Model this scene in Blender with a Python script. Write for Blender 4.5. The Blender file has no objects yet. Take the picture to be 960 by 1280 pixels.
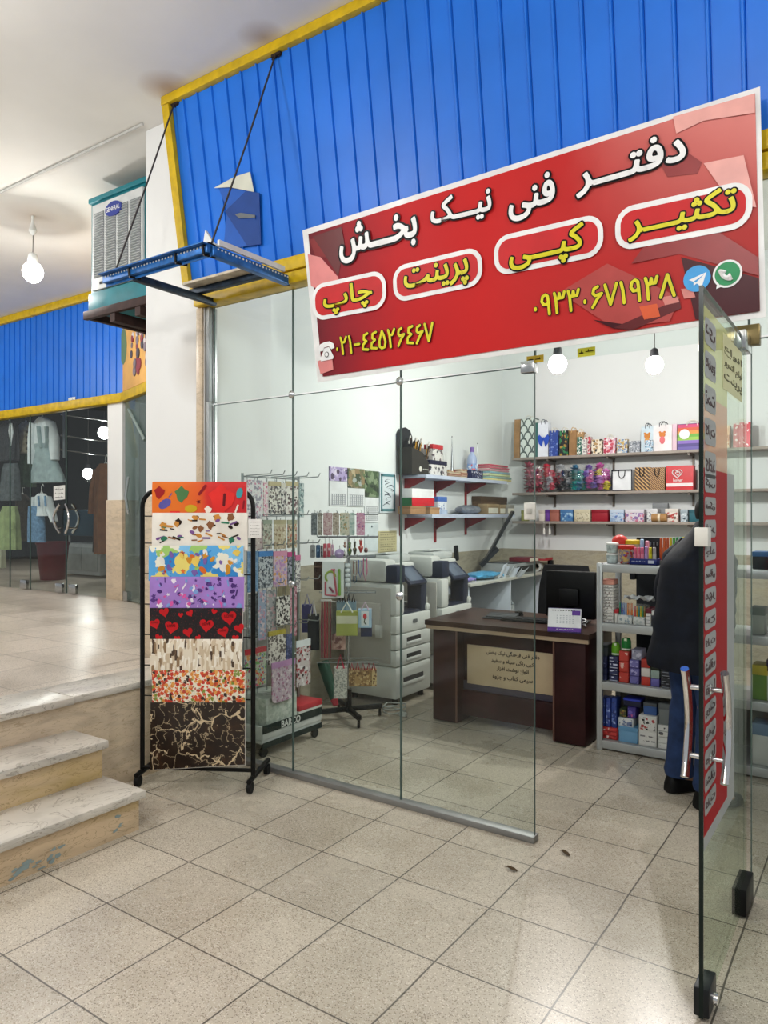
import bpy, bmesh, math, random
from mathutils import Vector, Matrix
random.seed(7)
SC = bpy.context.scene
COL = SC.collection
R = math.radians
# ------------------------------------------------------------------ camera, world, exposure
CAM_H = 1.5
FPX = 910.0
YAW = math.atan2(628.0, 910.0)
cd = bpy.data.cameras.new('camera'); cam = bpy.data.objects.new('camera', cd); COL.objects.link(cam)
cam.location = (0, 0, CAM_H); cam.rotation_euler = (R(90), 0, YAW)
cd.sensor_fit = 'VERTICAL'; cd.sensor_height = 24.0; cd.lens = 24.0 * FPX / 1280.0
cd.shift_y = 3.0 / 1280.0; cd.clip_start = 0.05; cd.clip_end = 100
SC.camera = cam
w = bpy.data.worlds.new('daylight'); SC.world = w; w.use_nodes = True
w.node_tree.nodes['Background'].inputs[0].default_value = (0.93, 0.97, 1.0, 1)
w.node_tree.nodes['Background'].inputs[1].default_value = 0.42
SC.view_settings.view_transform = 'Standard'; SC.view_settings.look = 'None'
SC.view_settings.gamma = 1.0; SC.view_settings.use_curve_mapping = False
SC.view_settings.exposure = -0.08
SC.cycles.use_denoising = True
SC.cycles.max_bounces = 10; SC.cycles.transparent_max_bounces = 24
SC.cycles.caustics_reflective = False; SC.cycles.caustics_refractive = False
def point_light(name, loc, power, size, col=(1, .97, .92)):
    l = bpy.data.lights.new(name, 'POINT'); l.energy = power; l.shadow_soft_size = size; l.color = col
    o = bpy.data.objects.new(name, l); COL.objects.link(o); o.location = loc; return o
# unseen point lights added behind and beside the camera to brighten the walkway
for i_, (p_, e_) in enumerate((((-.9, -.9, 3.3), 150), ((1.4, .9, 3.3), 110), ((-3.4, .6, 3.45), 95), ((-6.5, 1.6, 3.5), 90), ((-9.8, 2.6, 3.5), 90))):
    point_light('walkway_fill', p_, e_, .12, (1, .985, .96))
# ------------------------------------------------------------------ geometry of the place
XA = Vector((math.cos(YAW), math.sin(YAW), 0)); ZA = Vector((-math.sin(YAW), math.cos(YAW), 0)); UP = Vector((0, 0, 1))
CP = Vector((0, 0, CAM_H))
def ray(px, py): return ZA + XA * ((px - 480) / FPX) + UP * ((643 - py) / FPX)
def onplane(px, py, p0, n):
    d = ray(px, py); n = Vector(n); return CP + d * ((Vector(p0) - CP).dot(n) / d.dot(n))
def onx(px, py, x): return onplane(px, py, (x, 0, 0), (1, 0, 0))
def ony(px, py, y): return onplane(px, py, (0, y, 0), (0, 1, 0))
def onz(px, py, z): return onplane(px, py, (0, 0, z), (0, 0, 1))
def atZ(px, py, Z): return CP + ray(px, py) * Z
def srgb(h):
    if isinstance(h, (tuple, list)): return tuple(h[:3])
    h = h.lstrip('#'); o = []
    for i in (0, 2, 4):
        c = int(h[i:i + 2], 16) / 255.0
        o.append(c / 12.92 if c <= .04045 else ((c + .055) / 1.055) ** 2.4)
    return tuple(o)
# ------------------------------------------------------------------ materials
MC = {}
def newmat(name):
    m = bpy.data.materials.new(name); m.use_nodes = True; nt = m.node_tree
    return m, nt, nt.nodes['Principled BSDF']
def nd(nt, t, **k):
    n = nt.nodes.new(t)
    for a, b in k.items(): setattr(n, a, b)
    return n
def coords(nt, scale, space='Object', rnd=True):
    tc = nd(nt, 'ShaderNodeTexCoord')
    if space == 'World':
        g = nd(nt, 'ShaderNodeNewGeometry'); src = g.outputs['Position']
    else: src = tc.outputs['Object']
    mp = nd(nt, 'ShaderNodeVectorMath', operation='MULTIPLY')
    s = scale if isinstance(scale, (tuple, list)) else (scale,) * 3
    mp.inputs[1].default_value = s
    nt.links.new(src, mp.inputs[0]); out = mp.outputs[0]
    if rnd:
        oi = nd(nt, 'ShaderNodeObjectInfo'); a = nd(nt, 'ShaderNodeVectorMath', operation='SCALE')
        a.inputs[0].default_value = (37, 53, 71); nt.links.new(oi.outputs['Random'], a.inputs['Scale'])
        b = nd(nt, 'ShaderNodeVectorMath', operation='ADD'); nt.links.new(out, b.inputs[0]); nt.links.new(a.outputs[0], b.inputs[1]); out = b.outputs[0]
    return out
def ramp(nt, stops, interp='LINEAR'):
    r = nd(nt, 'ShaderNodeValToRGB'); cr = r.color_ramp; cr.interpolation = interp
    while len(cr.elements) < len(stops): cr.elements.new(.5)
    for e, (p, c) in zip(cr.elements, stops):
        e.position = p; e.color = (*srgb(c), 1)
    return r
def mix(nt, fac, a, b):
    m = nd(nt, 'ShaderNodeMix', data_type='RGBA')
    for s, v in ((0, fac), (6, a), (7, b)):
        if isinstance(v, (int, float)): m.inputs[s].default_value = v
        elif isinstance(v, (tuple, list, str)): m.inputs[s].default_value = (*srgb(v), 1)
        else: nt.links.new(v, m.inputs[s])
    return m.outputs[2]
def mth(nt, op, a, b=None, c=None):
    m = nd(nt, 'ShaderNodeMath', operation=op)
    for i, v in enumerate((a, b, c)):
        if v is None: continue
        if isinstance(v, (int, float)): m.inputs[i].default_value = v
        else: nt.links.new(v, m.inputs[i])
    return m.outputs[0]
def M(col, rough=.5, metal=0.0, var=.06, vs=9.0, bump=0.0, spec=None):
    """plain surface with faint procedural mottling"""
    key = ('M', str(col), rough, metal, var, vs, bump)
    if key in MC: return MC[key]
    m, nt, b = newmat('surface'); c = srgb(col)
    n = nd(nt, 'ShaderNodeTexNoise'); n.inputs['Scale'].default_value = 1.0; n.inputs['Detail'].default_value = 3
    nt.links.new(coords(nt, vs), n.inputs['Vector'])
    lo = tuple(max(0, x * (1 - var * 2)) for x in c); hi = tuple(min(1, x * (1 + var)) for x in c)
    r = ramp(nt, [(.3, lo), (.7, hi)]); nt.links.new(n.outputs['Fac'], r.inputs[0])
    nt.links.new(r.outputs[0], b.inputs['Base Color'])
    b.inputs['Roughness'].default_value = rough; b.inputs['Metallic'].default_value = metal
    if not metal: b.inputs['Specular IOR Level'].default_value = .2 if max(c) < .09 else .32
    if bump:
        bp = nd(nt, 'ShaderNodeBump'); bp.inputs['Strength'].default_value = bump; bp.inputs['Distance'].default_value = .01
        nt.links.new(n.outputs['Fac'], bp.inputs['Height']); nt.links.new(bp.outputs[0], b.inputs['Normal'])
    MC[key] = m; return m
def BL(bg, cols, scale=40, thr=.45, rough=.4, stretch=(1, 1, 1), rnd=True):
    """printed pattern: scattered coloured blobs on a ground"""
    key = ('B', str(bg), str(cols), scale, thr, rough, stretch)
    if key in MC: return MC[key]
    m, nt, b = newmat('print')
    co = coords(nt, tuple(scale * s for s in stretch), rnd=rnd)
    wn = nd(nt, 'ShaderNodeTexNoise'); wn.inputs['Scale'].default_value = 2.2; nt.links.new(co, wn.inputs['Vector'])
    ws = nd(nt, 'ShaderNodeVectorMath', operation='SCALE'); ws.inputs['Scale'].default_value = .9; nt.links.new(wn.outputs['Color'], ws.inputs[0])
    wa = nd(nt, 'ShaderNodeVectorMath', operation='ADD'); nt.links.new(co, wa.inputs[0]); nt.links.new(ws.outputs[0], wa.inputs[1])
    v = nd(nt, 'ShaderNodeTexVoronoi'); v.inputs['Scale'].default_value = 1.0; nt.links.new(wa.outputs[0], v.inputs['Vector'])
    sep = nd(nt, 'ShaderNodeSeparateColor'); nt.links.new(v.outputs['Color'], sep.inputs[0])
    r = ramp(nt, [(i / len(cols), c) for i, c in enumerate(cols)], 'CONSTANT'); nt.links.new(sep.outputs[0], r.inputs[0])
    t = mth(nt, 'MULTIPLY_ADD', sep.outputs[1], .3, thr - .15)
    k = mth(nt, 'LESS_THAN', v.outputs['Distance'], t)
    nt.links.new(mix(nt, k, bg, r.outputs[0]), b.inputs['Base Color'])
    b.inputs['Roughness'].default_value = rough; MC[key] = m; return m
def LN(bg, fg, scale=(0, 0, 60), thr=.35, noise=20, rough=.5):
    """lines of small writing: broken bars"""
    key = ('L', str(bg), str(fg), scale, thr, noise)
    if key in MC: return MC[key]
    m, nt, b = newmat('printed_lines')
    co = coords(nt, scale, rnd=False)
    sp = nd(nt, 'ShaderNodeSeparateXYZ'); nt.links.new(co, sp.inputs[0])
    s = mth(nt, 'FRACT', mth(nt, 'ADD', mth(nt, 'ADD', sp.outputs[0], sp.outputs[1]), sp.outputs[2]))
    l = mth(nt, 'LESS_THAN', s, thr)
    n = nd(nt, 'ShaderNodeTexNoise'); n.inputs['Scale'].default_value = 1; nt.links.new(coords(nt, noise), n.inputs['Vector'])
    k = mth(nt, 'MULTIPLY', l, mth(nt, 'GREATER_THAN', n.outputs['Fac'], .46))
    nt.links.new(mix(nt, k, bg, fg), b.inputs['Base Color']); b.inputs['Roughness'].default_value = rough
    MC[key] = m; return m
def EM(col, s):
    key = ('E', str(col), s)
    if key in MC: return MC[key]
    m, nt, b = newmat('lamp'); b.inputs['Base Color'].default_value = (*srgb(col), 1)
    b.inputs['Emission Color'].default_value = (*srgb(col), 1); b.inputs['Emission Strength'].default_value = s
    MC[key] = m; return m
def GL(tint=(.93, .97, .955), r0=.05, veil=0.0, veilcol=(.8, .85, .85)):
    key = ('G', tint, r0, veil, str(veilcol))
    if key in MC: return MC[key]
    m, nt, b = newmat('clear_glass'); nt.nodes.remove(b); out = nt.nodes['Material Output']
    t = nd(nt, 'ShaderNodeBsdfTransparent'); t.inputs[0].default_value = (*tint, 1)
    g = nd(nt, 'ShaderNodeBsdfGlossy'); g.inputs['Roughness'].default_value = .01; g.inputs[0].default_value = (1, 1, 1, 1)
    lw = nd(nt, 'ShaderNodeLayerWeight'); lw.inputs[0].default_value = .5
    f = mth(nt, 'MULTIPLY_ADD', mth(nt, 'POWER', lw.outputs['Facing'], 5.0), .3, r0)
    s = nd(nt, 'ShaderNodeMixShader'); nt.links.new(f, s.inputs[0]); nt.links.new(t.outputs[0], s.inputs[1]); nt.links.new(g.outputs[0], s.inputs[2])
    o = s.outputs[0]
    if veil:
        d = nd(nt, 'ShaderNodeBsdfDiffuse'); d.inputs[0].default_value = (*srgb(veilcol), 1)
        n = nd(nt, 'ShaderNodeTexNoise'); n.inputs['Scale'].default_value = 1; nt.links.new(coords(nt, (3, 3, 1)), n.inputs['Vector'])
        s2 = nd(nt, 'ShaderNodeMixShader'); nt.links.new(mth(nt, 'MULTIPLY', n.outputs['Fac'], veil * 2), s2.inputs[0])
        nt.links.new(o, s2.inputs[1]); nt.links.new(d.outputs[0], s2.inputs[2]); o = s2.outputs[0]
    nt.links.new(o, out.inputs[0]); MC[key] = m; return m
def FILM(col, op):
    """translucent printed film: mostly pigment, some see-through"""
    key = ('F', str(col), op)
    if key in MC: return MC[key]
    m, nt, b = newmat('film'); b.inputs['Base Color'].default_value = (*srgb(col), 1); b.inputs['Alpha'].default_value = op
    b.inputs['Roughness'].default_value = .5; b.inputs['Specular IOR Level'].default_value = .08; MC[key] = m; return m
WHITE = '#e4e6e6'
STEEL = M('#c4c6c6', .22, 1.0, .03); CHROME = M('#e2e2e2', .08, 1.0, .02); ALU = M('#a9adae', .38, .85, .05)
BLACK = M('#101011', .4); RUBBER = M('#161616', .7); DARKMETAL = M('#26292c', .4, .6)
# ------------------------------------------------------------------ mesh builder
class MB:
    def __init__(s): s.v = []; s.f = []; s.m = []
    def add(s, vs, fs, mi=0):
        b = len(s.v); s.v += [Vector(v) for v in vs]
        for f in fs: s.f.append([b + i for i in f]); s.m.append(mi)
        return s
    def bm(s, bm, mi=0):
        bm.verts.index_update(); s.add([v.co.copy() for v in bm.verts], [[v.index for v in f.verts] for f in bm.faces], mi); bm.free(); return s
    def box(s, a, b, mi=0, bev=0, rot=None, piv=None):
        a = Vector(a); b = Vector(b); c = (a + b) / 2; d = b - a
        bm = bmesh.new(); bmesh.ops.create_cube(bm, size=1)
        for v in bm.verts: v.co = Vector((v.co.x * d.x, v.co.y * d.y, v.co.z * d.z))
        if bev: bmesh.ops.bevel(bm, geom=list(bm.edges), offset=min(bev, min(map(abs, d)) * .45), segments=2, affect='EDGES', profile=.5)
        for v in bm.verts:
            v.co = v.co + c
            if rot is not None:
                p = Vector(piv) if piv is not None else c
                v.co = p + rot @ (v.co - p)
        return s.bm(bm, mi)
    def cyl(s, p0, p1, r0, r1=None, n=14, mi=0):
        p0 = Vector(p0); p1 = Vector(p1); r1 = r0 if r1 is None else r1
        q = (p1 - p0).to_track_quat('Z', 'Y').to_matrix(); vs = []
        for p, r in ((p0, r0), (p1, r1)):
            vs += [p + q @ Vector((r * math.cos(2 * math.pi * i / n), r * math.sin(2 * math.pi * i / n), 0)) for i in range(n)]
        fs = [[i, (i + 1) % n, n + (i + 1) % n, n + i] for i in range(n)] + [list(range(n))[::-1], list(range(n, 2 * n))]
        return s.add(vs, fs, mi)
    def tube(s, pts, r, n=8, mi=0, closed=False, flat=1.0):
        pts = [Vector(p) for p in pts]; k = len(pts); vs = []
        rr = r if isinstance(r, (list, tuple)) else [r] * k
        prev = None
        for i, p in enumerate(pts):
            if closed: t = (pts[(i + 1) % k] - pts[i - 1])
            else: t = pts[min(i + 1, k - 1)] - pts[max(i - 1, 0)]
            t.normalize()
            if prev is None:
                a = Vector((0, 0, 1)) if abs(t.z) < .9 else Vector((1, 0, 0))
                x = t.cross(a).normalized()
            else: x = (prev - t * prev.dot(t)).normalized()
            y = t.cross(x); prev = x
            vs += [p + (x * math.cos(2 * math.pi * j / n) + y * math.sin(2 * math.pi * j / n) * flat) * rr[i] for j in range(n)]
        fs = []
        for i in range(k if closed else k - 1):
            a = i * n; b = ((i + 1) % k) * n
            fs += [[a + j, a + (j + 1) % n, b + (j + 1) % n, b + j] for j in range(n)]
        if not closed: fs += [list(range(n))[::-1], list(range((k - 1) * n, k * n))]
        return s.add(vs, fs, mi)
    def lathe(s, prof, c=(0, 0, 0), n=20, mi=0, ax=None):
        c = Vector(c); vs = []; q = ax if ax is not None else Matrix.Identity(3)
        for r, z in prof: vs += [c + q @ Vector((r * math.cos(2 * math.pi * i / n), r * math.sin(2 * math.pi * i / n), z)) for i in range(n)]
        fs = []
        for k in range(len(prof) - 1):
            fs += [[k * n + i, k * n + (i + 1) % n, (k + 1) * n + (i + 1) % n, (k + 1) * n + i] for i in range(n)]
        fs += [list(range(n))[::-1], list(range((len(prof) - 1) * n, len(prof) * n))]
        return s.add(vs, fs, mi)
    def ball(s, c, r, n=14, m=9, mi=0):
        r = r if isinstance(r, (tuple, list)) else (r, r, r)
        pr = [(math.sin(math.pi * i / m), -math.cos(math.pi * i / m)) for i in range(m + 1)]
        pr[0] = (.02, -1); pr[-1] = (.02, 1); b = len(s.v); s.lathe(pr, (0, 0, 0), n, mi); c = Vector(c)
        for i in range(b, len(s.v)):
            v = s.v[i]; s.v[i] = c + Vector((v.x * r[0], v.y * r[1], v.z * r[2]))
        return s
    def prism(s, pts, o, e1, e2, d, mi=0):
        """outline pts in the plane (e1, e2) at o, pushed along d"""
        o = Vector(o); e1 = Vector(e1); e2 = Vector(e2); d = Vector(d); n = len(pts)
        A = [o + e1 * p[0] + e2 * p[1] for p in pts]; B = [p + d for p in A]
        return s.add(A + B, [list(range(n))[::-1], list(range(n, 2 * n))] + [[i, (i + 1) % n, n + (i + 1) % n, n + i] for i in range(n)], mi)
    def sheet(s, fn, nu, nv, th, mi=0):
        """fn(u,v)->point; solid thin sheet"""
        g = [[Vector(fn(i / nu, j / nv)) for i in range(nu + 1)] for j in range(nv + 1)]
        vs = []; W = nu + 1
        for j in range(nv + 1):
            for i in range(W): vs.append(g[j][i])
        for j in range(nv + 1):
            for i in range(W):
                a = g[j][min(i + 1, nu)] - g[j][max(i - 1, 0)]; b = g[min(j + 1, nv)][i] - g[max(j - 1, 0)][i]
                vs.append(g[j][i] - a.cross(b).normalized() * th)
        N = W * (nv + 1); fs = []
        for j in range(nv):
            for i in range(nu):
                q = [j * W + i, j * W + i + 1, (j + 1) * W + i + 1, (j + 1) * W + i]; fs.append(q); fs.append([N + k for k in q[::-1]])
        bd = [i for i in range(W)] + [j * W + nu for j in range(1, nv + 1)] + [nv * W + i for i in range(nu - 1, -1, -1)] + [j * W for j in range(nv - 1, 0, -1)]
        for k in range(len(bd)):
            a, b = bd[k], bd[(k + 1) % len(bd)]; fs.append([b, a, N + a, N + b])
        return s.add(vs, fs, mi)
    def rings(s, rg, mi=0, cap=True):
        n = len(rg[0]); vs = [p for r in rg for p in r]; fs = []
        for k in range(len(rg) - 1): fs += [[k * n + i, k * n + (i + 1) % n, (k + 1) * n + (i + 1) % n, (k + 1) * n + i] for i in range(n)]
        if cap: fs += [list(range(n))[::-1], list(range((len(rg) - 1) * n, len(rg) * n))]
        return s.add(vs, fs, mi)
def xf(root):
    if root is None: return Matrix.Identity(4)
    m = Matrix.Translation(root.location) @ Matrix.Rotation(root.rotation_euler.z, 4, 'Z')
    return m if root.parent is None else xf(root.parent) @ m
def mesh(name, mb, mats, parent=None, world=False, smooth=True, loc=None):
    me = bpy.data.meshes.new(name)
    vs = mb.v
    if parent is not None and world:
        inv = xf(parent).inverted(); vs = [inv @ v for v in vs]
    if loc is not None: vs = [v - Vector(loc) for v in vs]
    me.from_pydata([tuple(v) for v in vs], [], mb.f)
    mats = mats if isinstance(mats, (list, tuple)) else [mats]
    for m in mats: me.materials.append(m)
    for p, i in zip(me.polygons, mb.m): p.material_index = min(i, len(mats) - 1)
    bm = bmesh.new(); bm.from_mesh(me); bmesh.ops.recalc_face_normals(bm, faces=bm.faces); bm.to_mesh(me); bm.free()
    if smooth:
        me.shade_smooth(); me.set_sharp_from_angle(angle=R(38))
    o = bpy.data.objects.new(name, me); COL.objects.link(o)
    if parent is not None: o.parent = parent
    if loc is not None: o.location = loc
    return o
def tag(o, label, cat=None, group=None, kind=None):
    if label: o['label'] = label
    if cat: o['category'] = cat
    if group: o['group'] = group
    if kind: o['kind'] = kind
    return o
def T(name, label, cat, loc=(0, 0, 0), rz=0, group=None, kind=None):
    o = bpy.data.objects.new(name, None); COL.objects.link(o); o.location = loc; o.rotation_euler = (0, 0, rz)
    o.empty_display_size = .05
    return tag(o, label, cat, group, kind)
def P(name, mb, mats, parent, world=False, label=None, smooth=True):
    o = mesh(name, mb, mats, parent, world, smooth)
    if label: o['label'] = label
    return o
def S(name, label, cat, mb, mats, loc=None, group=None, kind=None, smooth=True):
    return tag(mesh(name, mb, mats, None, False, smooth, loc), label, cat, group, kind)
def ST(name, label, mb, mats, cat=None, smooth=True, loc=None):
    return tag(mesh(name, mb, mats, None, False, smooth, loc), label, cat or name.split('_')[0], None, 'structure')
# ------------------------------------------------------------------ writing
_A = {}
def _reg(ch, code, n):
    _A[ch] = [code + i for i in range(n)]
for ch, code, n in (('آ', 0xFE81, 2), ('ا', 0xFE8D, 2), ('ب', 0xFE8F, 4), ('ت', 0xFE95, 4), ('ث', 0xFE99, 4), ('ج', 0xFE9D, 4), ('ح', 0xFEA1, 4),
                    ('خ', 0xFEA5, 4), ('د', 0xFEA9, 2), ('ذ', 0xFEAB, 2), ('ر', 0xFEAD, 2), ('ز', 0xFEAF, 2), ('س', 0xFEB1, 4), ('ش', 0xFEB5, 4), ('ص', 0xFEB9, 4),
                    ('ض', 0xFEBD, 4), ('ط', 0xFEC1, 4), ('ع', 0xFEC9, 4), ('غ', 0xFECD, 4), ('ف', 0xFED1, 4), ('ق', 0xFED5, 4), ('ل', 0xFEDD, 4), ('م', 0xFEE1, 4),
                    ('ن', 0xFEE5, 4), ('ه', 0xFEE9, 4), ('و', 0xFEED, 2), ('پ', 0xFB56, 4), ('چ', 0xFB7A, 4), ('ک', 0xFB8E, 4), ('گ', 0xFB92, 4), ('ی', 0xFBFC, 4)):
    _reg(ch, code, n)
def shape(t):
    out = []
    for i, c in enumerate(t):
        if c not in _A: out.append(c); continue
        prev = t[i - 1] if i else ' '; nxt = t[i + 1] if i + 1 < len(t) else ' '
        pj = prev == 'ـ' or (prev in _A and len(_A[prev]) == 4); nj = (nxt in _A or nxt == 'ـ') and len(_A[c]) == 4
        f = (3 if nj else 1) if pj else (2 if nj else 0)
        out.append(chr(_A[c][f]))
    return ''.join(out)
def ar(t): return shape(t)[::-1]
def glyphs(body, bold=0.0, res=3):
    cu = bpy.data.curves.new('t', 'FONT'); cu.body = body; cu.offset = bold; cu.resolution_u = res; cu.fill_mode = 'BOTH'
    cu.extrude = .004
    o = bpy.data.objects.new('t', cu); COL.objects.link(o)
    dg = bpy.context.evaluated_depsgraph_get(); dg.update(); me = bpy.data.meshes.new_from_object(o.evaluated_get(dg))
    vs = [v.co.copy() for v in me.vertices]; fs = [list(p.vertices) for p in me.polygons]
    bpy.data.objects.remove(o); bpy.data.curves.remove(cu); bpy.data.meshes.remove(me)
    return vs, fs
def lettering(mb, body, PL, PR, h, n, bold=0.0, off=.002, mi=0, mirror=False, ref=None, th=.001, shift=(0, 0)):
    """writing whose box runs from PL (left middle) to PR (right middle), height h, facing n"""
    vs, fs = glyphs(body, bold); rv = vs
    if ref is not None: rv = glyphs(body, ref)[0]
    if not vs: return
    x0 = min(v.x for v in rv); x1 = max(v.x for v in rv); y0 = min(v.y for v in rv); y1 = max(v.y for v in rv)
    PL = Vector(PL); PR = Vector(PR); n = Vector(n).normalized(); e1 = (PR - PL); W = e1.length; e1.normalize(); e2 = n.cross(e1)
    out = []
    for v in vs:
        a = (v.x - x0) / (x1 - x0); b = (v.y - y0) / (y1 - y0) - .5
        if mirror: a = 1 - a
        out.append(PL + e1 * (a * W + shift[0]) + e2 * (b * h + shift[1]) + n * (off + (th if v.z > 0 else 0)))
    mb.add(out, fs, mi)
def rrect(w, h, r, n=5):
    pts = []
    for cx, cy, a0 in ((w / 2 - r, h / 2 - r, 0), (-w / 2 + r, h / 2 - r, 90), (-w / 2 + r, -h / 2 + r, 180), (w / 2 - r, -h / 2 + r, 270)):
        for i in range(n + 1):
            a = R(a0 + 90 * i / n); pts.append((cx + r * math.cos(a), cy + r * math.sin(a)))
    return pts

def scribble(mb, PL, PR, h, n, seed=0, off=.001, th=.0005, mi=0):
    """a line of marks too small to read"""
    rg_ = random.Random(seed); PL = Vector(PL); PR = Vector(PR); n = Vector(n).normalized(); e1 = PR - PL; W_ = e1.length; e1.normalize(); e2 = n.cross(e1); x = 0
    while x < W_ - h * .3:
        w_ = min(rg_.uniform(.5, 1.8) * h, W_ - x); y = rg_.uniform(-.2, .05) * h; t_ = h * rg_.uniform(.12, .2)
        mb.prism([(x, y), (x + w_, y + rg_.uniform(-.1, .1) * h), (x + w_, y + t_), (x + w_ * .5, y + t_ * 1.3), (x, y + t_)], PL + n * off, e1, e2, n * th, mi)
        if rg_.random() < .6: q = x + w_ * rg_.uniform(.2, .8); mb.prism([(q, y), (q + h * .12, y), (q + h * .16, y + h * .5), (q + h * .04, y + h * .5)], PL + n * off, e1, e2, n * th, mi)
        x += w_ + h * rg_.uniform(.2, .45)
# ------------------------------------------------------------------ the setting
GY = 3.14                       # shop front glass plane
CEIL = 4.06; PLAT = 0.55; LW = -3.75; BW = 7.9; RW = -0.28
def tile_mat(pitch, off, base, line, dark=1.0, spk=True, rough=.32):
    m, nt, b = newmat('terrazzo_tiles')
    g = nd(nt, 'ShaderNodeNewGeometry'); sp = nd(nt, 'ShaderNodeSeparateXYZ'); nt.links.new(g.outputs['Position'], sp.inputs[0])
    wn = nd(nt, 'ShaderNodeTexNoise'); wn.inputs['Scale'].default_value = 3; nt.links.new(g.outputs['Position'], wn.inputs['Vector'])
    wob = mth(nt, 'MULTIPLY_ADD', wn.outputs['Fac'], .010, -.005)
    u = mth(nt, 'DIVIDE', mth(nt, 'SUBTRACT', mth(nt, 'ADD', sp.outputs[0], wob), off[0]), pitch[0])
    v = mth(nt, 'DIVIDE', mth(nt, 'SUBTRACT', mth(nt, 'ADD', sp.outputs[1], wob), off[1]), pitch[1])
    def edge(t): return mth(nt, 'ABSOLUTE', mth(nt, 'SUBTRACT', mth(nt, 'FRACT', mth(nt, 'ADD', t, .5)), .5))
    e = mth(nt, 'MINIMUM', edge(u), edge(v))
    cb = nd(nt, 'ShaderNodeCombineXYZ'); nt.links.new(mth(nt, 'FLOOR', u), cb.inputs[0]); nt.links.new(mth(nt, 'FLOOR', v), cb.inputs[1])
    wh = nd(nt, 'ShaderNodeTexWhiteNoise'); nt.links.new(cb.outputs[0], wh.inputs['Vector'])
    c = srgb(base)
    tr = ramp(nt, [(0, tuple(x * .90 for x in c)), (.5, c), (1, tuple(min(1, x * 1.05) for x in c))]); nt.links.new(wh.outputs['Value'], tr.inputs[0])
    col = tr.outputs[0]
    if spk:
        vo = nd(nt, 'ShaderNodeTexVoronoi'); vo.inputs['Scale'].default_value = 205; nt.links.new(g.outputs['Position'], vo.inputs['Vector'])
        s2 = nd(nt, 'ShaderNodeSeparateColor'); nt.links.new(vo.outputs['Color'], s2.inputs[0])
        k = mth(nt, 'MULTIPLY', mth(nt, 'LESS_THAN', vo.outputs['Distance'], .5), mth(nt, 'GREATER_THAN', s2.outputs[0], .72))
        col = mix(nt, mth(nt, 'MULTIPLY', k, .62), col, '#665847')
        k2 = mth(nt, 'MULTIPLY', mth(nt, 'LESS_THAN', vo.outputs['Distance'], .45), mth(nt, 'LESS_THAN', s2.outputs[0], .2))
        col = mix(nt, mth(nt, 'MULTIPLY', k2, .45), col, '#efe9de')
    n = nd(nt, 'ShaderNodeTexNoise'); n.inputs['Scale'].default_value = 1.6; n.inputs['Detail'].default_value = 6; nt.links.new(g.outputs['Position'], n.inputs['Vector'])
    dr = ramp(nt, [(.32, (.62, .6, .56)), (.55, (1, 1, 1))]); nt.links.new(n.outputs['Fac'], dr.inputs[0])
    mm = nd(nt, 'ShaderNodeMix', data_type='RGBA', blend_type='MULTIPLY'); mm.inputs[0].default_value = .7
    nt.links.new(col, mm.inputs[6]); nt.links.new(dr.outputs[0], mm.inputs[7]); col = mm.outputs[2]
    gr = mth(nt, 'LESS_THAN', e, .0075)
    col = mix(nt, mth(nt, 'MULTIPLY', gr, .88), col, line)
    nt.links.new(col, b.inputs['Base Color'])
    nt.links.new(mth(nt, 'MULTIPLY_ADD', n.outputs['Fac'], .25, rough - .1), b.inputs['Roughness'])
    bp = nd(nt, 'ShaderNodeBump'); bp.inputs['Strength'].default_value = .35; bp.inputs['Distance'].default_value = .004
    nt.links.new(mth(nt, 'SUBTRACT', 1.0, gr), bp.inputs['Height']); nt.links.new(bp.outputs[0], b.inputs['Normal'])
    return m
FLOORM = tile_mat((.41, .403), (-.836, 2.51), '#bab0a0', '#443f38', rough=.25)
PLATM = tile_mat((.5, .5), (-3.9, 2.6), '#d6cabc', '#8d8276', spk=True, rough=.3)
def marble(base, vein, yel=.0, rough=.35, sc=5, name='travertine'):
    m, nt, b = newmat(name); co = coords(nt, (sc, sc * .6, sc * 2.5), 'World', False)
    n = nd(nt, 'ShaderNodeTexNoise'); n.inputs['Scale'].default_value = 1; n.inputs['Detail'].default_value = 8; n.inputs['Distortion'].default_value = 1.2; nt.links.new(co, n.inputs['Vector'])
    c = srgb(base); r = ramp(nt, [(.3, tuple(x * .78 for x in c)), (.5, c), (.75, tuple(min(1, x * 1.1) for x in c))]); nt.links.new(n.outputs['Fac'], r.inputs[0])
    n2 = nd(nt, 'ShaderNodeTexNoise'); n2.inputs['Scale'].default_value = 1.7; n2.inputs['Detail'].default_value = 6; n2.inputs['Distortion'].default_value = 2.5; nt.links.new(co, n2.inputs['Vector'])
    k = mth(nt, 'LESS_THAN', mth(nt, 'ABSOLUTE', mth(nt, 'SUBTRACT', n2.outputs['Fac'], .5)), .011)
    col = mix(nt, mth(nt, 'MULTIPLY', k, .6), r.outputs[0], vein)
    if yel:
        n3 = nd(nt, 'ShaderNodeTexNoise'); n3.inputs['Scale'].default_value = .5; n3.inputs['Detail'].default_value = 4; nt.links.new(co, n3.inputs['Vector'])
        r3 = ramp(nt, [(.5, (0, 0, 0)), (.68, (1, 1, 1))]); nt.links.new(n3.outputs['Fac'], r3.inputs[0])
        col = mix(nt, mth(nt, 'MULTIPLY', r3.outputs[0], yel), col, '#b39a4c')
    nt.links.new(col, b.inputs['Base Color']); b.inputs['Roughness'].default_value = rough; return m
TREADM = marble('#cbc5bb', '#7d7467', 0, .3, 4)
RISERM = marble('#cdb595', '#8a7452', .55, .45, 4)
CLADM = marble('#cdbba3', '#a08a6c', .08, .35, 5)
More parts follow.
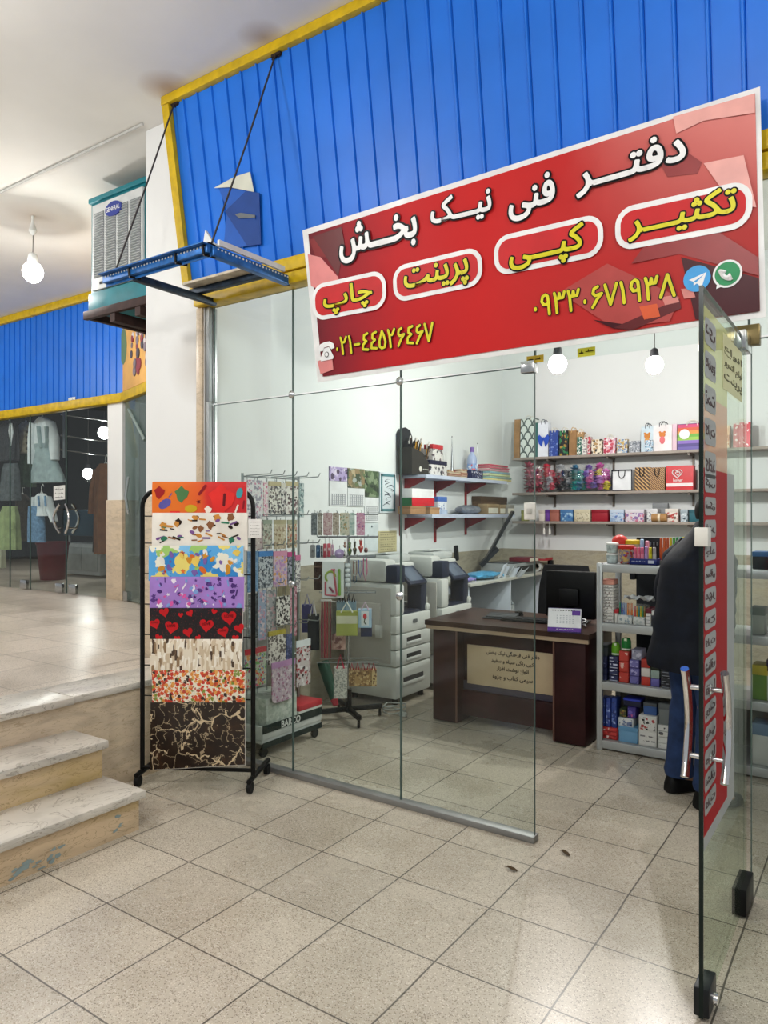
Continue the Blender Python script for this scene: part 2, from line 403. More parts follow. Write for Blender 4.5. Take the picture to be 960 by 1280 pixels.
def plaster(base, stains=(), rough=.75, name='plaster', dirt=.10):
    m, nt, b = newmat(name); g = nd(nt, 'ShaderNodeNewGeometry'); c = srgb(base)
    n = nd(nt, 'ShaderNodeTexNoise'); n.inputs['Scale'].default_value = 1.1; n.inputs['Detail'].default_value = 7; nt.links.new(g.outputs['Position'], n.inputs['Vector'])
    r = ramp(nt, [(.3, tuple(x * (1 - dirt) for x in c)), (.6, c)]); nt.links.new(n.outputs['Fac'], r.inputs[0]); col = r.outputs[0]
    for p, rad, sc, st in stains:
        d = nd(nt, 'ShaderNodeVectorMath', operation='DISTANCE'); nt.links.new(g.outputs['Position'], d.inputs[0]); d.inputs[1].default_value = p
        q = mth(nt, 'MULTIPLY_ADD', n.outputs['Fac'], rad * .9, mth(nt, 'SUBTRACT', d.outputs['Value'], rad * .45))
        rr = ramp(nt, [(0, (1, 1, 1)), (min(1, rad), (0, 0, 0))]); nt.links.new(q, rr.inputs[0])
        col = mix(nt, mth(nt, 'MULTIPLY', rr.outputs[0], st), col, sc)
    nt.links.new(col, b.inputs['Base Color']); b.inputs['Roughness'].default_value = rough; return m
LAMP_C = onz(42, 270, CEIL)
CEILM = plaster('#dedcd6', [((-3.55, 2.85, CEIL), .16, '#9a7a5c', .7), ((-2.75, 2.85, CEIL), .15, '#8a6a4c', .7), (tuple(LAMP_C), .34, '#9c8466', .45), ((-1.9, 2.6, CEIL), .2, '#b5a58c', .3)])
WALLM = plaster('#e0e3e2', dirt=.05); PILM = plaster('#e3e4e3', [((-3.58, 3.1, 2.45), .3, '#b0a69a', .6)], dirt=.06)
# floors
f = MB(); f.box((-16, -3, -.1), (3.5, 8.1, 0)); ST('floor', 'speckled beige terrazzo tile floor of the walkway and the shop', f, FLOORM, smooth=False)
f = MB(); f.box((-16, 2.6, .35), (-4.05, 9.6, PLAT)); f.box((-16, -3, .35), (-3.62, 2.6, PLAT)); f.box((-4.06, 2.6, .35), (-3.62, 3.095, PLAT))
ST('floor_upper', 'pale tiled raised walkway at the top of the steps', f, PLATM, 'floor', False)
f = MB(); f.box((-3.8, -3, PLAT - .035), (-3.46, 2.195, PLAT + .003), bev=.006); f.box((-3.8, 2.2, PLAT - .035), (-3.48, 3.095, PLAT + .003), bev=.006)
ST('trim_1', 'grey stone edge slab along the raised walkway', f, TREADM, 'trim')
f = MB(); f.box((-3.7, -3, 0), (-3.5, 3.1, PLAT - .03)); ST('wall_platform', 'travertine clad side of the raised walkway', f, CLADM, 'wall', False)
# steps
def step(x, ztop, y1, name, lab):
    r = T(name, lab, 'step', (x, 0, 0), 0, None, 'structure')
    b = MB(); b.box((x - .4, -3, 0 if ztop < .3 else .17), (x - .03, y1 - .02, ztop - .04)); P('riser', b, RISERM, r, True, 'stained yellowish travertine riser', False)
    b = MB(); b.box((x - .4, -3, ztop - .04), (x, y1, ztop), bev=.008); P('tread', b, TREADM, r, True, 'worn grey stone tread')
    return r
st1 = step(-2.9, .19, 2.21, 'step_lower', 'lowest stone step with blue paint smears on its riser')
step(-3.19, .375, 2.21, 'step_middle', 'middle stone step below the raised walkway')
b = MB(); rs_ = random.Random(12)
for i in range(26):
    px = rs_.choice([18, 28, 36, 44, 52, 60, 68, 74, 147]) + rs_.uniform(-5, 5); py = 1110 - .417 * px - 12 + rs_.uniform(-9, 9) - (8 if px > 100 else 0)
    q = onx(px, py, -2.929 + .0001 * i); wd = rs_.uniform(.008, .022); h = rs_.uniform(.004, .014)
    b.prism([(wd * rs_.uniform(.6, 1.2) * math.cos(k * .628), h * rs_.uniform(.5, 1.3) * math.sin(k * .628)) for k in range(10)], q, (0, 1, 0), (0, .35, .94), (.0006, 0, 0))
P('paint_smear', b, M('#8b9c9c', .7), st1, True, 'blue paint smears')
# ceiling
f = MB(); f.box((-16, -1.6, CEIL), (3.5, 9.6, CEIL + .12)); ST('ceiling', 'off white plaster ceiling with brown stains', f, CEILM, smooth=False)
a = ony(183, 165, 3.02); f = MB(); f.tube([(-9.5, 3.02, CEIL - .009), (-4.0, 3.02, CEIL - .009)], .009)
ST('trim_2', 'thin grey conduit running along the ceiling', f, M('#b9b9b5', .6), 'trim')
# pillar
r = T('wall_pillar', 'white plastered pillar between the two shop fronts', 'wall', (-3.8, 3.3, 0), 0, None, 'structure')
f = MB(); f.box((-4.07, 3.1, PLAT), (-3.5, 3.7, CEIL)); P('shaft', f, PILM, r, True, None, False)
f = MB(); f.box((-4.085, 3.085, PLAT), (-3.515, 3.3, 1.62), bev=.004); f.box((-3.56, 3.085, 1.62), (-3.505, 3.12, 2.79), bev=.003); P('stone_cladding', f, CLADM, r, True, 'beige stone lower cladding and edge strip')
# shop shell
f = MB(); f.box((LW - .12, 3.7, 0), (LW, BW + .1, CEIL)); ST('wall_left', 'white left wall of the copy shop', f, WALLM, smooth=False)
f = MB(); f.box((LW - .1, 3.2, 0), (-3.505, 3.7, CEIL)); ST('wall_return', 'white wall return behind the pillar inside the copy shop', f, WALLM, 'wall', False)
f = MB(); f.box((LW - .1, BW, 0), (RW + .1, BW + .12, CEIL)); ST('wall_back', 'white back wall of the copy shop', f, WALLM, smooth=False)
f = MB(); f.box((RW, 3.2, 0), (RW + .12, BW, CEIL)); ST('wall_right', 'white right wall of the copy shop', f, WALLM, smooth=False)
DADO = marble('#a8a18e', '#857d68', .1, .5, 8)
f = MB(); f.box((LW, 3.72, 0), (LW + .012, BW, 1.1)); ST('baseboard_left', 'beige mottled lower band of the left wall', f, DADO, 'baseboard', False)
f = MB(); f.box((LW, BW - .012, 0), (RW, BW, 1.1)); ST('baseboard_back', 'beige mottled lower band of the back wall', f, DADO, 'baseboard', False)
# ------------------------------------------------------------------ blue cladding
BLUE = M('#1f6fd6', .38, 0, .05, 3); BLUED = M('#1a5cb8', .38, 0, .05, 3); YEL = M('#c9a70e', .45, 0, .12, 14)
def clad_y(z): return 3.09 - .15 * (z - 2.95)
def clad(name, lab, x0, x1, z0, z1, yf, pitch=.122, org=(0, 0), dirx=(1, 0), mat=BLUE):
    """ribbed sheet; runs along dirx from org; yf(z) pushes it out along the normal"""
    prof = []; L = x1 - x0; x = 0; nx, ny = dirx[1], -dirx[0]
    while x < L - .001:
        for dx, o in ((0, 0), (pitch - .022, 0), (pitch - .016, .010), (pitch - .008, .010), (pitch - .004, -.006), (pitch - .001, 0)):
            if x + dx <= L: prof.append((x + dx, o))
        x += pitch
    prof.append((L, 0)); vs = []; n = len(prof)
    for z in (z0, z1):
        for s, o in prof:
            k = yf(z) + o; vs.append((org[0] + dirx[0] * (x0 + s) + nx * k, org[1] + dirx[1] * (x0 + s) + ny * k, z))
    m = MB(); m.add(vs, [[i, i + 1, n + i + 1, n + i] for i in range(n - 1)])
    return ST(name, lab, m, mat, 'wall', True)
c = clad('wall_front_cladding', 'blue ribbed metal cladding over the copy shop front', -3.605, 3.4, 2.93, CEIL - .02, lambda z: -(clad_y(z)))
b = MB(); p0 = Vector((0, clad_y(2.95) - .0, 2.95)); nn = Vector((0, -1, -.15)).normalized()
def on_clad(px, py, off=.012): return onplane(px, py, p0, nn) + nn * off
def flatpoly(mb, pts, mi=0, off=.012, th=.004, n=None):
    q = [on_clad(x, y, off) for x, y in pts] if n is None else pts
    k = len(q); t = nn * th if n is None else Vector(n) * th
    mb.add(list(q) + [v + t for v in q], [list(range(k))[::-1], list(range(k, 2 * k))] + [[i, (i + 1) % k, k + (i + 1) % k, k + i] for i in range(k)], mi)
flatpoly(b, [(275, 234), (321, 240), (328, 306), (282, 312), (286, 262)], 1)
flatpoly(b, [(284, 265), (310, 240), (327, 242), (329, 306), (312, 308)], 2, .016)
flatpoly(b, [(271, 236), (297, 222), (316, 216), (321, 241), (290, 235)], 0, .02)
flatpoly(b, [(286, 263), (322, 272), (323, 275), (286, 266)], 2, .02)
flatpoly(b, [(298, 269), (305, 267), (323, 270), (323, 273), (303, 274)], 3, .024)
o = P('torn_patch', b, [M('#c9cabb', .6), M('#1d57b0', .45), M('#123f88', .5), M('#6f7478', .4, .6)], None, False, 'torn cladding corner with cream underside')
o.parent = c
# yellow trims round the cladding
b = MB(); b.box((-3.66, clad_y(CEIL) - .03, CEIL - .056), (3.4, clad_y(CEIL) + .02, CEIL - .002), bev=.004)
ST('trim_3', 'yellow trim along the top of the blue cladding', b, YEL, 'trim')
b = MB(); b.prism([(-3.655, 2.95), (-3.655, 4.0), (-3.595, 4.0), (-3.595, 2.95)], (0, 0, 0), (1, 0, 0), (0, -.15, 1), (0, .03, 0)); 
bb = MB(); bb.v = [Vector((v.x, v.y + clad_y(0) - .035, v.z)) for v in b.v]; bb.f = b.f; bb.m = b.m
ST('trim_4', 'yellow upright trim at the left end of the blue cladding', bb, YEL, 'trim')
b = MB(); b.box((-3.6, 3.06, 2.87), (3.4, 3.16, 2.95), bev=.012); b.box((-3.55, 3.05, 2.79), (3.4, 3.16, 2.86), bev=.012)
ST('trim_5', 'yellow double tube beam above the shop window', b, YEL, 'trim')
b = MB(); b.box((-3.5, 3.1, 2.2), (-3.46, 3.17, 2.79), bev=.004); b.box((-3.5, 3.1, 0), (-3.46, 3.17, 2.2), bev=.004)
ST('trim_6', 'silver aluminium upright at the left edge of the shop window', b, ALU, 'trim')
b = MB(); b.box((-3.46, 3.11, 0), (-1.32, 3.17, .03), bev=.004); ST('trim_7', 'grey metal floor channel under the window panes', b, M('#8d8d8c', .45, .6), 'trim')
# ------------------------------------------------------------------ shop glass
PANE = GL((.935, .97, .958), .016, .006, '#c4d2d0'); EDGE = M('#4d5f5b', .3)
def pane(mb, x0, x1, z0, z1, y=GY, th=.01):
    mb.box((x0, y - th / 2, z0), (x1, y + th / 2, z1))
    # polished dark edges
    for a, c2 in (((x0 - .003, z0, x0 + .002, z1)), ((x1 - .002, z0, x1 + .003, z1))) if False else ():
        pass
    e = .0035
    mb.box((x0 - e, y - th / 2, z0), (x0, y + th / 2, z1), 1); mb.box((x1, y - th / 2, z0), (x1 + e, y + th / 2, z1), 1)
    mb.box((x0, y - th / 2, z1), (x1, y + th / 2, z1 + e), 1)
XS = [-3.455, -2.8, -2.06, -1.325]; TR = 2.185
k = 1
wins = {}
names = ['far left', 'second', 'third']
for i in range(3):
    b = MB(); pane(b, XS[i] + .004, XS[i + 1] - .004, .02, TR - .006)
    wins[i] = ST('window_%d' % k, 'tall clear glass pane of the shop front, %s from the pillar' % ['first', 'second', 'third'][i], b, [PANE, EDGE], 'window', False); k += 1
TX = [-3.455, -2.8, -2.06, -1.325, -.44, .5, 1.6]
for i in range(6):
    b = MB(); pane(b, TX[i] + .004, TX[i + 1] - .004, TR + .006, 2.79)
    wins[3 + i] = ST('window_%d' % k, 'short upper glass pane of the shop front, number %d from the pillar' % (i + 1), b, [PANE, EDGE], 'window', False); k += 1
b = MB(); pane(b, -.43, .5, .02, TR - .006); wins['r'] = ST('window_%d' % k, 'glass pane right of the open door hinge', b, [PANE, EDGE], 'window', False); k += 1
def clamp(x, z, par):
    m = MB(); m.lathe([(.018, 0), (.022, .004), (.022, .012), (.012, .02), (.004, .022)], (x, GY - .006, z), 14, 0, Matrix.Rotation(R(90), 3, 'X'))
    P('glass_clamp', m, STEEL, wins[par], True, 'round steel clamp')
clamp(-2.8, TR, 0); clamp(-2.06, TR, 1); clamp(-2.06, 1.08, 1); clamp(-2.8, 1.1, 0)
m = MB(); m.box((-1.39, GY - .02, TR - .035), (-1.322, GY + .02, TR + .02), bev=.004); P('patch_fitting', m, STEEL, wins[2], True, 'steel corner fitting')
m = MB(); m.box((-.62, GY - .022, TR - .03), (-.40, GY + .022, TR + .05), bev=.004); P('patch_fitting', m, M('#8b7a52', .3, .8), wins['r'], True, 'brass coloured pivot fitting')
# small stickers on the glass
def sticker(px, py, wpx, hpx, body, mat, lab, cat='sticker'):
    p = ony(px, py, GY - .007); Z = (p - CP).dot(ZA); wd = wpx * Z / FPX / .8; h = hpx * Z / FPX
    t = T('yellow_sticker' if 'yellow' in lab else 'wall_switch', lab, cat, p)
    m = MB(); m.box((-wd / 2, -.002, -h / 2), (wd / 2, 0, h / 2)); P('film', m, mat, t)
    if body:
        m = MB(); scribble(m, p + Vector((-wd * .4, -.002, 0)), p + Vector((wd * .4, -.002, 0)), h * .6, (0, -1, 0), len(body), .0006); P('lettering', m, M('#3a2c10', .6), t, True)
sticker(669, 449, 18, 9, 'تحویل فوری', M('#d9b637', .5), 'orange yellow sticker on the corner fitting of the glass', 'sticker')
sticker(733, 440, 18, 11, 'ورود', M('#d8d23a', .5), 'lemon yellow sticker hanging at the transom of the doorway', 'sticker')
# ------------------------------------------------------------------ open glass door
d = T('door_1', 'frameless glass shop door standing open at right', 'door', (-.45, GY, 0), 0, None, 'structure')
DG = GL((.84, .90, .84), .03, .02, '#a9b0a0')
b = MB(); DY0, DY1 = 2.3, 3.115
b.box((-.455, DY0 + .004, .012), (-.445, DY1, 2.172)); b.box((-.456, DY0 - .001, .012), (-.444, DY0 + .004, 2.175), 1); b.box((-.455, DY0, 2.172), (-.445, DY1, 2.176), 1)
P('glass_leaf', b, [DG, M('#16201d', .25)], d, True, 'greenish glass leaf with dark edge', False)
for sx in (-1, 1):
    m = MB(); pts = []
    for i in range(13):
        t = i / 12; z = .70 + .33 * t; bow = .055 * (1 - (2 * t - 1) ** 2)
        pts.append((-.45 + sx * .056, 2.345 + bow, z))
    m.tube(pts, .0125, 12); hd = P('handle', m, CHROME, d, True, 'chrome bow handle')
    m = MB(); 
    for z in (.76, .97): m.cyl((-.45 + sx * .006, 2.378, z), (-.45 + sx * .056, 2.378, z), .008); m.cyl((-.45 + sx * .006, 2.378, z), (-.45 + sx * .012, 2.378, z), .016)
    s = P('standoff', m, CHROME, d, True)
m = MB(); m.box((-.472, DY0 + .0, .015), (-.428, DY0 + .11, .10), bev=.004); pf = P('patch_fitting', m, DARKMETAL, d, True, 'bottom lock fitting')
m = MB(); m.cyl((-.428, DY0 + .05, .055), (-.412, DY0 + .05, .055), .018, n=20); P('lock_cylinder', m, CHROME, d, True)
m = MB(); m.box((-.475, 2.97, .01), (-.425, DY1 + .03, .11), bev=.004); P('pivot_fitting', m, BLACK, d, True, 'black bottom pivot')
m = MB(); m.box((-.47, 2.99, 2.12), (-.43, DY1 + .02, 2.19), bev=.004); P('pivot_fitting', m, STEEL, d, True, 'top pivot')
m = MB(); q = onx(870, 672, -.45); m.box((-.468, DY0 - .006, q.z - .028), (-.43, DY0 + .04, q.z + .028), bev=.003); P('strike_box', m, M('#dcdad2', .4), d, True, 'cream latch box')
# ------------------------------------------------------------------ neighbouring clothes shop
FY = 5.0
clad('wall_neighbour_cladding', 'blue ribbed metal cladding over the clothes shop front', 0, 8.3, 2.84, CEIL - .01, lambda z: 0.0, .125, (-15.2, FY), (1, 0), BLUE)
AD = Vector((.947, -.321, 0)); AN = Vector((-.321, -.947, 0)); A0 = Vector((-6.95, 5.0, 0))
def ang(s, z, off=0): return A0 + AD * s + AN * off + UP * z
b = MB(); b.box((-15.2, FY - .05, CEIL - .09), (-6.92, FY + .02, CEIL - .003), bev=.004); ST('trim_8', 'yellow trim along the top of the neighbouring cladding', b, YEL, 'trim')
b = MB(); b.box((-15.2, FY - .06, 2.74), (-6.92, FY + .05, 2.84), bev=.006)
rt = Matrix.Rotation(math.atan2(AD.y, AD.x), 3, 'Z'); b.box((-6.95, 4.95, 2.74), (-4.2, 5.05, 2.84), bev=.006, rot=rt, piv=(-6.95, 5.0, 2.8)); ST('trim_9', 'yellow beam over the clothes shop glass', b, YEL, 'trim')
b = MB(); b.box((-6.95, 5.0, 2.84), (-4.2, 5.06, CEIL), rot=rt, piv=(-6.95, 5.0, 2.8)); ST('wall_angled', 'slanting fascia wall beside the clothes shop', b, M('#c9a05c', .6), smooth=False)
r = T('wall_post', 'narrow white post with beige stone foot beside the clothes shop door', 'wall', (-7.09, FY, PLAT), 0, None, 'structure')
b = MB(); b.box((-7.225, FY - .015, 1.66), (-6.955, FY + .2, 2.76)); P('shaft', b, PILM, r, True, None, False)
b = MB(); b.box((-7.235, FY - .03, PLAT), (-6.945, FY + .2, 1.66), bev=.004); P('stone_cladding', b, CLADM, r, True, 'beige stone foot')
DK = M('#262a2b', .7); NG = GL((.93, .96, .95), .035, .0, '#9aa5a4')
b = MB(); b.box((-15.2, 8.5, PLAT), (-4.3, 8.6, CEIL)); b.box((-4.4, 4.6, PLAT), (-4.3, 8.5, CEIL)); b.box((-15.3, FY, PLAT), (-15.2, 8.6, CEIL)); b.box((-15.2, FY + .05, 3.6), (-4.3, 8.5, 3.65))
ST('wall_clothes_shop', 'dark walls and ceiling inside the clothes shop', b, DK, 'wall', False)
xs = [-14, -11.5, ony(0, 640, FY).x + .25, ony(38, 640, FY).x, ony(83, 640, FY).x, -7.235]; zt = 2.74
nm = ['outermost', 'second', 'clothes display', 'left leaf', 'right leaf']
doors = []
for i in range(5):
    nmx = ('door_%d' % (i - 1)) if i >= 3 else 'window_%d' % (12 + i)
    lab = ['glass pane of the clothes shop far to the left', 'glass pane of the clothes shop beside the hanging trousers', 'glass pane of the clothes shop in front of the dungaree dress', 'left leaf of the double glass door of the clothes shop', 'right leaf of the double glass door of the clothes shop'][i]
    r = T(nmx, lab, 'door' if i >= 3 else 'window', (xs[i], FY, PLAT), 0, None, 'structure')
    b = MB(); pane(b, xs[i] + .008, xs[i + 1] - .008, PLAT + .01, zt, FY); P('glass_leaf', b, [NG, EDGE], r, True, None, False)
    m = MB(); x = xs[i + 1] - .1
    if i >= 2:
        for xx in ((xs[i + 1] - .14,) if i != 4 else (xs[i] + .14,)):
            m.box((xx - .07, FY - .02, PLAT + .01), (xx + .07, FY + .02, PLAT + .12), bev=.004)
        P('patch_fitting', m, STEEL, r, True)
    if i >= 3:
        hx = xs[4] + (-.06 if i == 3 else .06)
        for sy in (-1,) if i == 3 else (-1, 1):
            m = MB(); pts = [(hx + (.10 if i == 4 else -.10) * math.sin(math.pi * t / 10) * 1 + (0 if sy < 0 else -.02), FY + sy * (.05 + .02 * math.sin(math.pi * t / 10)), 1.28 - .0 + .034 * t - .0) for t in range(11)]
            m.tube(pts, .014, 8)
            for z in (1.34, 1.56): m.cyl((hx + (.06 if i == 4 else -.06), FY, z), (hx + (.06 if i == 4 else -.06), FY + sy * .06, z), .01)
            P('handle', m, CHROME, r, True, 'chrome bow handle')
# angled glass door between the post and the pillar
r = T('door_4', 'angled glass door between the white post and the big pillar', 'door', ang(.05, PLAT), 0, None, 'structure')
b = MB(); q = [(.08, .0), (1.0, 0), (1.0, .012), (.08, .012)]
b.prism(q, A0 + UP * (PLAT + .02), AD, AN, UP * 2.16); b.prism([(1.06, .0), (2.6, 0), (2.6, .012), (1.06, .012)], A0 + UP * (PLAT + .02), AD, AN, UP * 2.16); P('glass_leaf', b, GL((.7, .78, .76), .08, .12, '#9fb0ad'), r, True, None, False)
m = MB(); m.tube([ang(.35, PLAT + .95, .06), ang(.35, PLAT + 1.15, .09), ang(.35, PLAT + 1.35, .06)], .014); P('handle', m, CHROME, r, True)
m = MB(); m.prism([(.08, -.02), (.22, -.02), (.22, .035), (.08, .035)], A0 + UP * (PLAT + .01), AD, AN, UP * .1); P('patch_fitting', m, STEEL, r, True)
m = MB(); m.tube([onplane(161, 512, A0 + AN * .03, AN), onplane(181, 550, A0 + AN * .03, AN)], .016); P('closer_arm', m, M('#7c8a86', .5), r, True, 'slanted door closer arm')
# cosmetics poster on the slanting fascia (plain shapes)
t = T('poster', 'orange fascia poster with grey round pots on the slanting wall', 'poster', ang(.9, 2.9))
b = MB(); b.prism([(.0, 2.86), (2.2, 2.86), (2.2, 3.95), (.0, 3.95)], A0 + AN * .004, AD, UP, AN * .01); P('sheet', b, M('#d4a35a', .5, 0, .12, 3), t, True, None, False)
b = MB(); random.seed(3)
for i in range(46):
    s = random.uniform(.3, 1.1); z = random.uniform(3.0, 3.5) ; rr = random.uniform(.022, .05)
    q = ang(s, z, .016); b.prism([(rr * math.cos(a * .524), rr * 1.25 * math.sin(a * .524)) for a in range(12)], q, AD, UP, AN * (.002 + i * .0003), random.randrange(4))
b.prism([(.12 * math.cos(a * .524) , .2 * math.sin(a * .524)) for a in range(12)], ang(.03, 3.35, .014), AD, UP, AN * .002, 4)
P('printed_picture', b, [M('#4d4a55', .5), M('#c9c4c6', .5), M('#7a6f77', .5), M('#8c3f45', .5), M('#5f7a58', .5)], t, True)
# clothes behind the clothes shop glass
def garment(name, lab, cat, rows, y, mat, sleeves=(), th=.07, ripple=.012, hanger=True, extra=None, group='clothes hanging in the neighbouring shop window'):
    """rows: (py, pxl, pxr) outline in the picture read on the plane y -> real widths"""
    pts = [(ony(a, py, y), ony(c, py, y)) for py, a, c in rows]
    top = (pts[0][0] + pts[0][1]) / 2
    t = T(name, lab, cat, top, 0, group)
    n = 28; rg = []; k = random.uniform(0, 6)
    for j, (a, c) in enumerate(pts):
        cx = (a.x + c.x) / 2; hw = abs(c.x - a.x) / 2; ring = []; fl = j / max(1, len(pts) - 1)
        for i in range(n):
            an = 2 * math.pi * i / n; rp = ripple * math.sin(an * 7 + k) * (.3 + fl)
            ring.append(Vector((cx + (hw + rp * .4) * math.cos(an), y + (th * (.6 + .5 * fl) + rp) * math.sin(an), a.z)))
        rg.append(ring)
    m = MB(); m.rings(rg); P('body', m, mat, t, True)
    for s in sleeves:
        q = [ony(px, py, y - .01) for px, py in s[0]]; m = MB(); m.tube(q, s[1], 10, 0, False, .7); P('sleeve', m, s[2] if len(s) > 2 else mat, t, True)
    if hanger:
        m = MB(); w2 = abs(pts[0][1].x - pts[0][0].x) * .5
        m.tube([top + Vector((-w2, 0, -.04)), top + Vector((0, 0, .03)), top + Vector((w2, 0, -.04))], .008, 6)
        m.tube([top + Vector((0, 0, .03)), top + Vector((.0, 0, .09)), top + Vector((.03, 0, .12)), top + Vector((.05, 0, .09))], .005, 6); P('hanger', m, M('#d8d8d4', .4), t, True)
    if extra: extra(t)
    return t
GYC = 5.22
DEN = M('#6f93b8', .8, 0, .18, 30); WSH = M('#dfe5ea', .8, 0, .05, 12); GREYD = M('#9fb0b4', .8, 0, .10, 14)
def pinafore(t):
    m = MB(); a = [(48, 533), (50, 552), (52, 560)]; c = [(58, 533), (59, 552), (58, 560)]
    for l in (a, c): m.tube([ony(px, py, GYC - .10) for px, py in l], .03, 6, 0, False, .4)
    P('strap', m, GREYD, t, True)
    rg = []; rows = [(556, 47, 64), (565, 48, 66), (580, 44, 70), (595, 41, 77), (604, 40, 80)]
    n = 28
    for j, (py, l, rr) in enumerate(rows):
        A = ony(l, py, GYC); B = ony(rr, py, GYC); cx = (A.x + B.x) / 2; hw = (B.x - A.x) / 2
        rg.append([Vector((cx + hw * math.cos(6.283 * i / n), GYC + (.11 + .02 * j * math.sin(6.283 * i / n * 6) * .3) * math.sin(6.283 * i / n), A.z)) for i in range(n)])
    m = MB(); m.rings(rg); P('skirt', m, GREYD, t, True, 'grey pinafore skirt')
def buttons(xp, ys, y, col):
    def go(t):
        m = MB()
        for py in ys: q = ony(xp, py, y); m.cyl(q, q + Vector((0, -.012, 0)), .018, n=10)
        P('buttons', m, M(col, .4), t, True)
    return go
garment('dungaree_dress', 'white shirt under a pale grey pinafore dress hanging in the window', 'dress', [(522, 50, 56), (527, 45, 62), (540, 45, 64), (560, 46, 65), (580, 47, 66)], GYC, WSH,
        [([(45, 529), (42, 548), (40, 580)], [.09, .08, .06]), ([(61, 529), (67, 548), (69, 575)], [.09, .08, .06])], .08, extra=pinafore)
garment('vest_top', 'beige buttoned top hanging left of the white shirt', 'top', [(528, 30, 35), (533, 24, 40), (550, 25, 39), (567, 25, 38)], GYC + .24, M('#b7ad96', .8, 0, .15, 25), [([(24, 534), (23, 548), (25, 556)], [.07, .06, .05])], .08, extra=buttons(34, (540, 547, 554, 561), GYC + .14, '#5b5247'))
garment('pleated_skirt', 'dark green pleated skirt hanging under the beige top', 'skirt', [(569, 26, 38), (580, 25, 38), (609, 24, 40)], GYC + .24, M('#3f5340', .85, 0, .15, 20), (), .08, .03, False)
garment('dark_jacket', 'charcoal jacket over a white shirt at the left of the window', 'jacket', [(527, 9, 15), (532, 1, 21), (555, 1, 21), (577, 2, 20)], GYC, M('#3b3d42', .8, 0, .2, 40), [([(2, 533), (-3, 555), (-4, 576)], [.09, .08, .06])], .09,
        extra=lambda t: P('shirt_front', MB().prism([(-.03, 0), (.03, 0), (.06, -.12), (0, -.3), (-.05, -.1)], ony(13, 529, GYC - .10), (1, 0, 0), UP, (0, .01, 0)), WSH, t, True, 'white shirt front'))
garment('grey_trousers', 'washed grey trousers hanging under the charcoal jacket', 'trousers', [(580, 6, 21), (590, 5, 22), (626, 3, 23)], GYC + .02, M('#5f6569', .85, 0, .2, 20), (), .08, .02, False)
garment('cargo_trousers', 'light green cargo trousers hanging low in the window', 'trousers', [(633, 4, 20), (645, 2, 21), (686, 0, 22)], GYC, M('#9fae7c', .85, 0, .1, 12), (), .09, .03, False,
        extra=lambda t: P('pocket', MB().box(tuple(ony(11, 662, GYC - .12)), tuple(ony(19, 653, GYC - .09)), bev=.01), M('#93a371', .85), t, True))
garment('cream_trousers', 'cream trouser leg hanging at the left edge of the window', 'trousers', [(640, -10, 2), (680, -10, 3), (709, -10, 3)], GYC + .26, M('#c9ccb2', .85), (), .08, .02, False)
garment('brown_jacket', 'dark brown jacket hanging behind the green trousers', 'jacket', [(618, 25, 31), (624, 21, 35), (650, 21, 36), (676, 22, 36)], GYC + .44, M('#41392f', .85, 0, .2, 20), [([(35, 626), (37, 650), (37, 672)], [.07, .06, .05])], .08)
def overall(t):
    m = MB(); rg = []; n = 24
    for py, l, rr in [(633, 47, 59), (645, 46, 61), (660, 45, 63), (677, 45, 64)]:
        A = ony(l, py, GYC); B = ony(rr, py, GYC); cx = (A.x + B.x) / 2; hw = (B.x - A.x) / 2
        rg.append([Vector((cx + hw * math.cos(6.283 * i / n), GYC - .09 + .08 * math.sin(6.283 * i / n), A.z)) for i in range(n)])
    m.rings(rg); P('denim_skirt', m, DEN, t, True, 'blue denim skirt')
    m = MB()
    for l in ([(48, 620), (49, 633)], [(56, 620), (57, 633)]): m.tube([ony(px, py, GYC - .17) for px, py in l], .015, 6)
    P('strap', m, DEN, t, True)
garment('denim_dress', 'small white shirt with a blue denim dungaree skirt on a hanger', 'dress', [(617, 49, 55), (621, 45, 59), (635, 46, 60), (645, 46, 60)], GYC - .09, WSH, [([(45, 622), (43, 636), (43, 650)], [.06, .06, .05]), ([(59, 622), (63, 636), (68, 652)], [.06, .06, .05])], .06, extra=overall)
GYD = 5.8
garment('brown_coat', 'long rust brown coat hanging beside the clothes shop door', 'coat', [(580, 128, 136), (586, 124, 138), (620, 122, 139), (692, 124, 140)], GYD, M('#7a5136', .85, 0, .12, 12), [([(124, 588), (119, 610), (116, 642)], [.09, .08, .07])], .12)
garment('dark_coat', 'dark brown long coat hanging behind the rust coat', 'coat', [(590, 126, 136), (600, 122, 138), (690, 121, 138)], GYD + .5, M('#3c3029', .85), (), .12)
# inside furniture of the clothes shop
t = T('sale_bin', 'dark red bin on the floor of the clothes shop', 'bin', (ony(66, 713, 6.0).x, 6.0, PLAT))
m = MB(); m.lathe([(.17, 0), (.22, .50), (.235, .52), (.235, .55), (.2, .54), (.16, .03)], (0, 0, 0), 20); P('tub', m, M('#6d1220', .5), t)
t = T('display_counter', 'blue fronted counter with white drawers inside the clothes shop', 'counter', (ony(103, 700, 6.6).x, 6.6, PLAT))
m = MB(); m.box((-.45, 0, .02), (.45, .5, .5), bev=.01); P('body', m, M('#cfd3d4', .5), t)
m = MB(); m.box((-.48, -.02, .62), (.48, .5, 1.02), bev=.01); P('upper_shelf', m, M('#1b4257', .5), t, False, 'dark blue upper part')
m = MB(); [m.cyl((sx, .04, .5), (sx, .04, .63), .02) for sx in (-.4, .4)]; P('post', m, ALU, t)
m = MB(); m.box((-.40, -.012, .08), (-.02, 0, .44), bev=.005); m.box((.02, -.012, .08), (.4, 0, .44), bev=.005); P('drawer', m, M('#b9bfbf', .4), t)
t = T('sale_notice', 'white paper notice taped to the clothes shop door', 'notice', ony(74, 616, FY - .012))
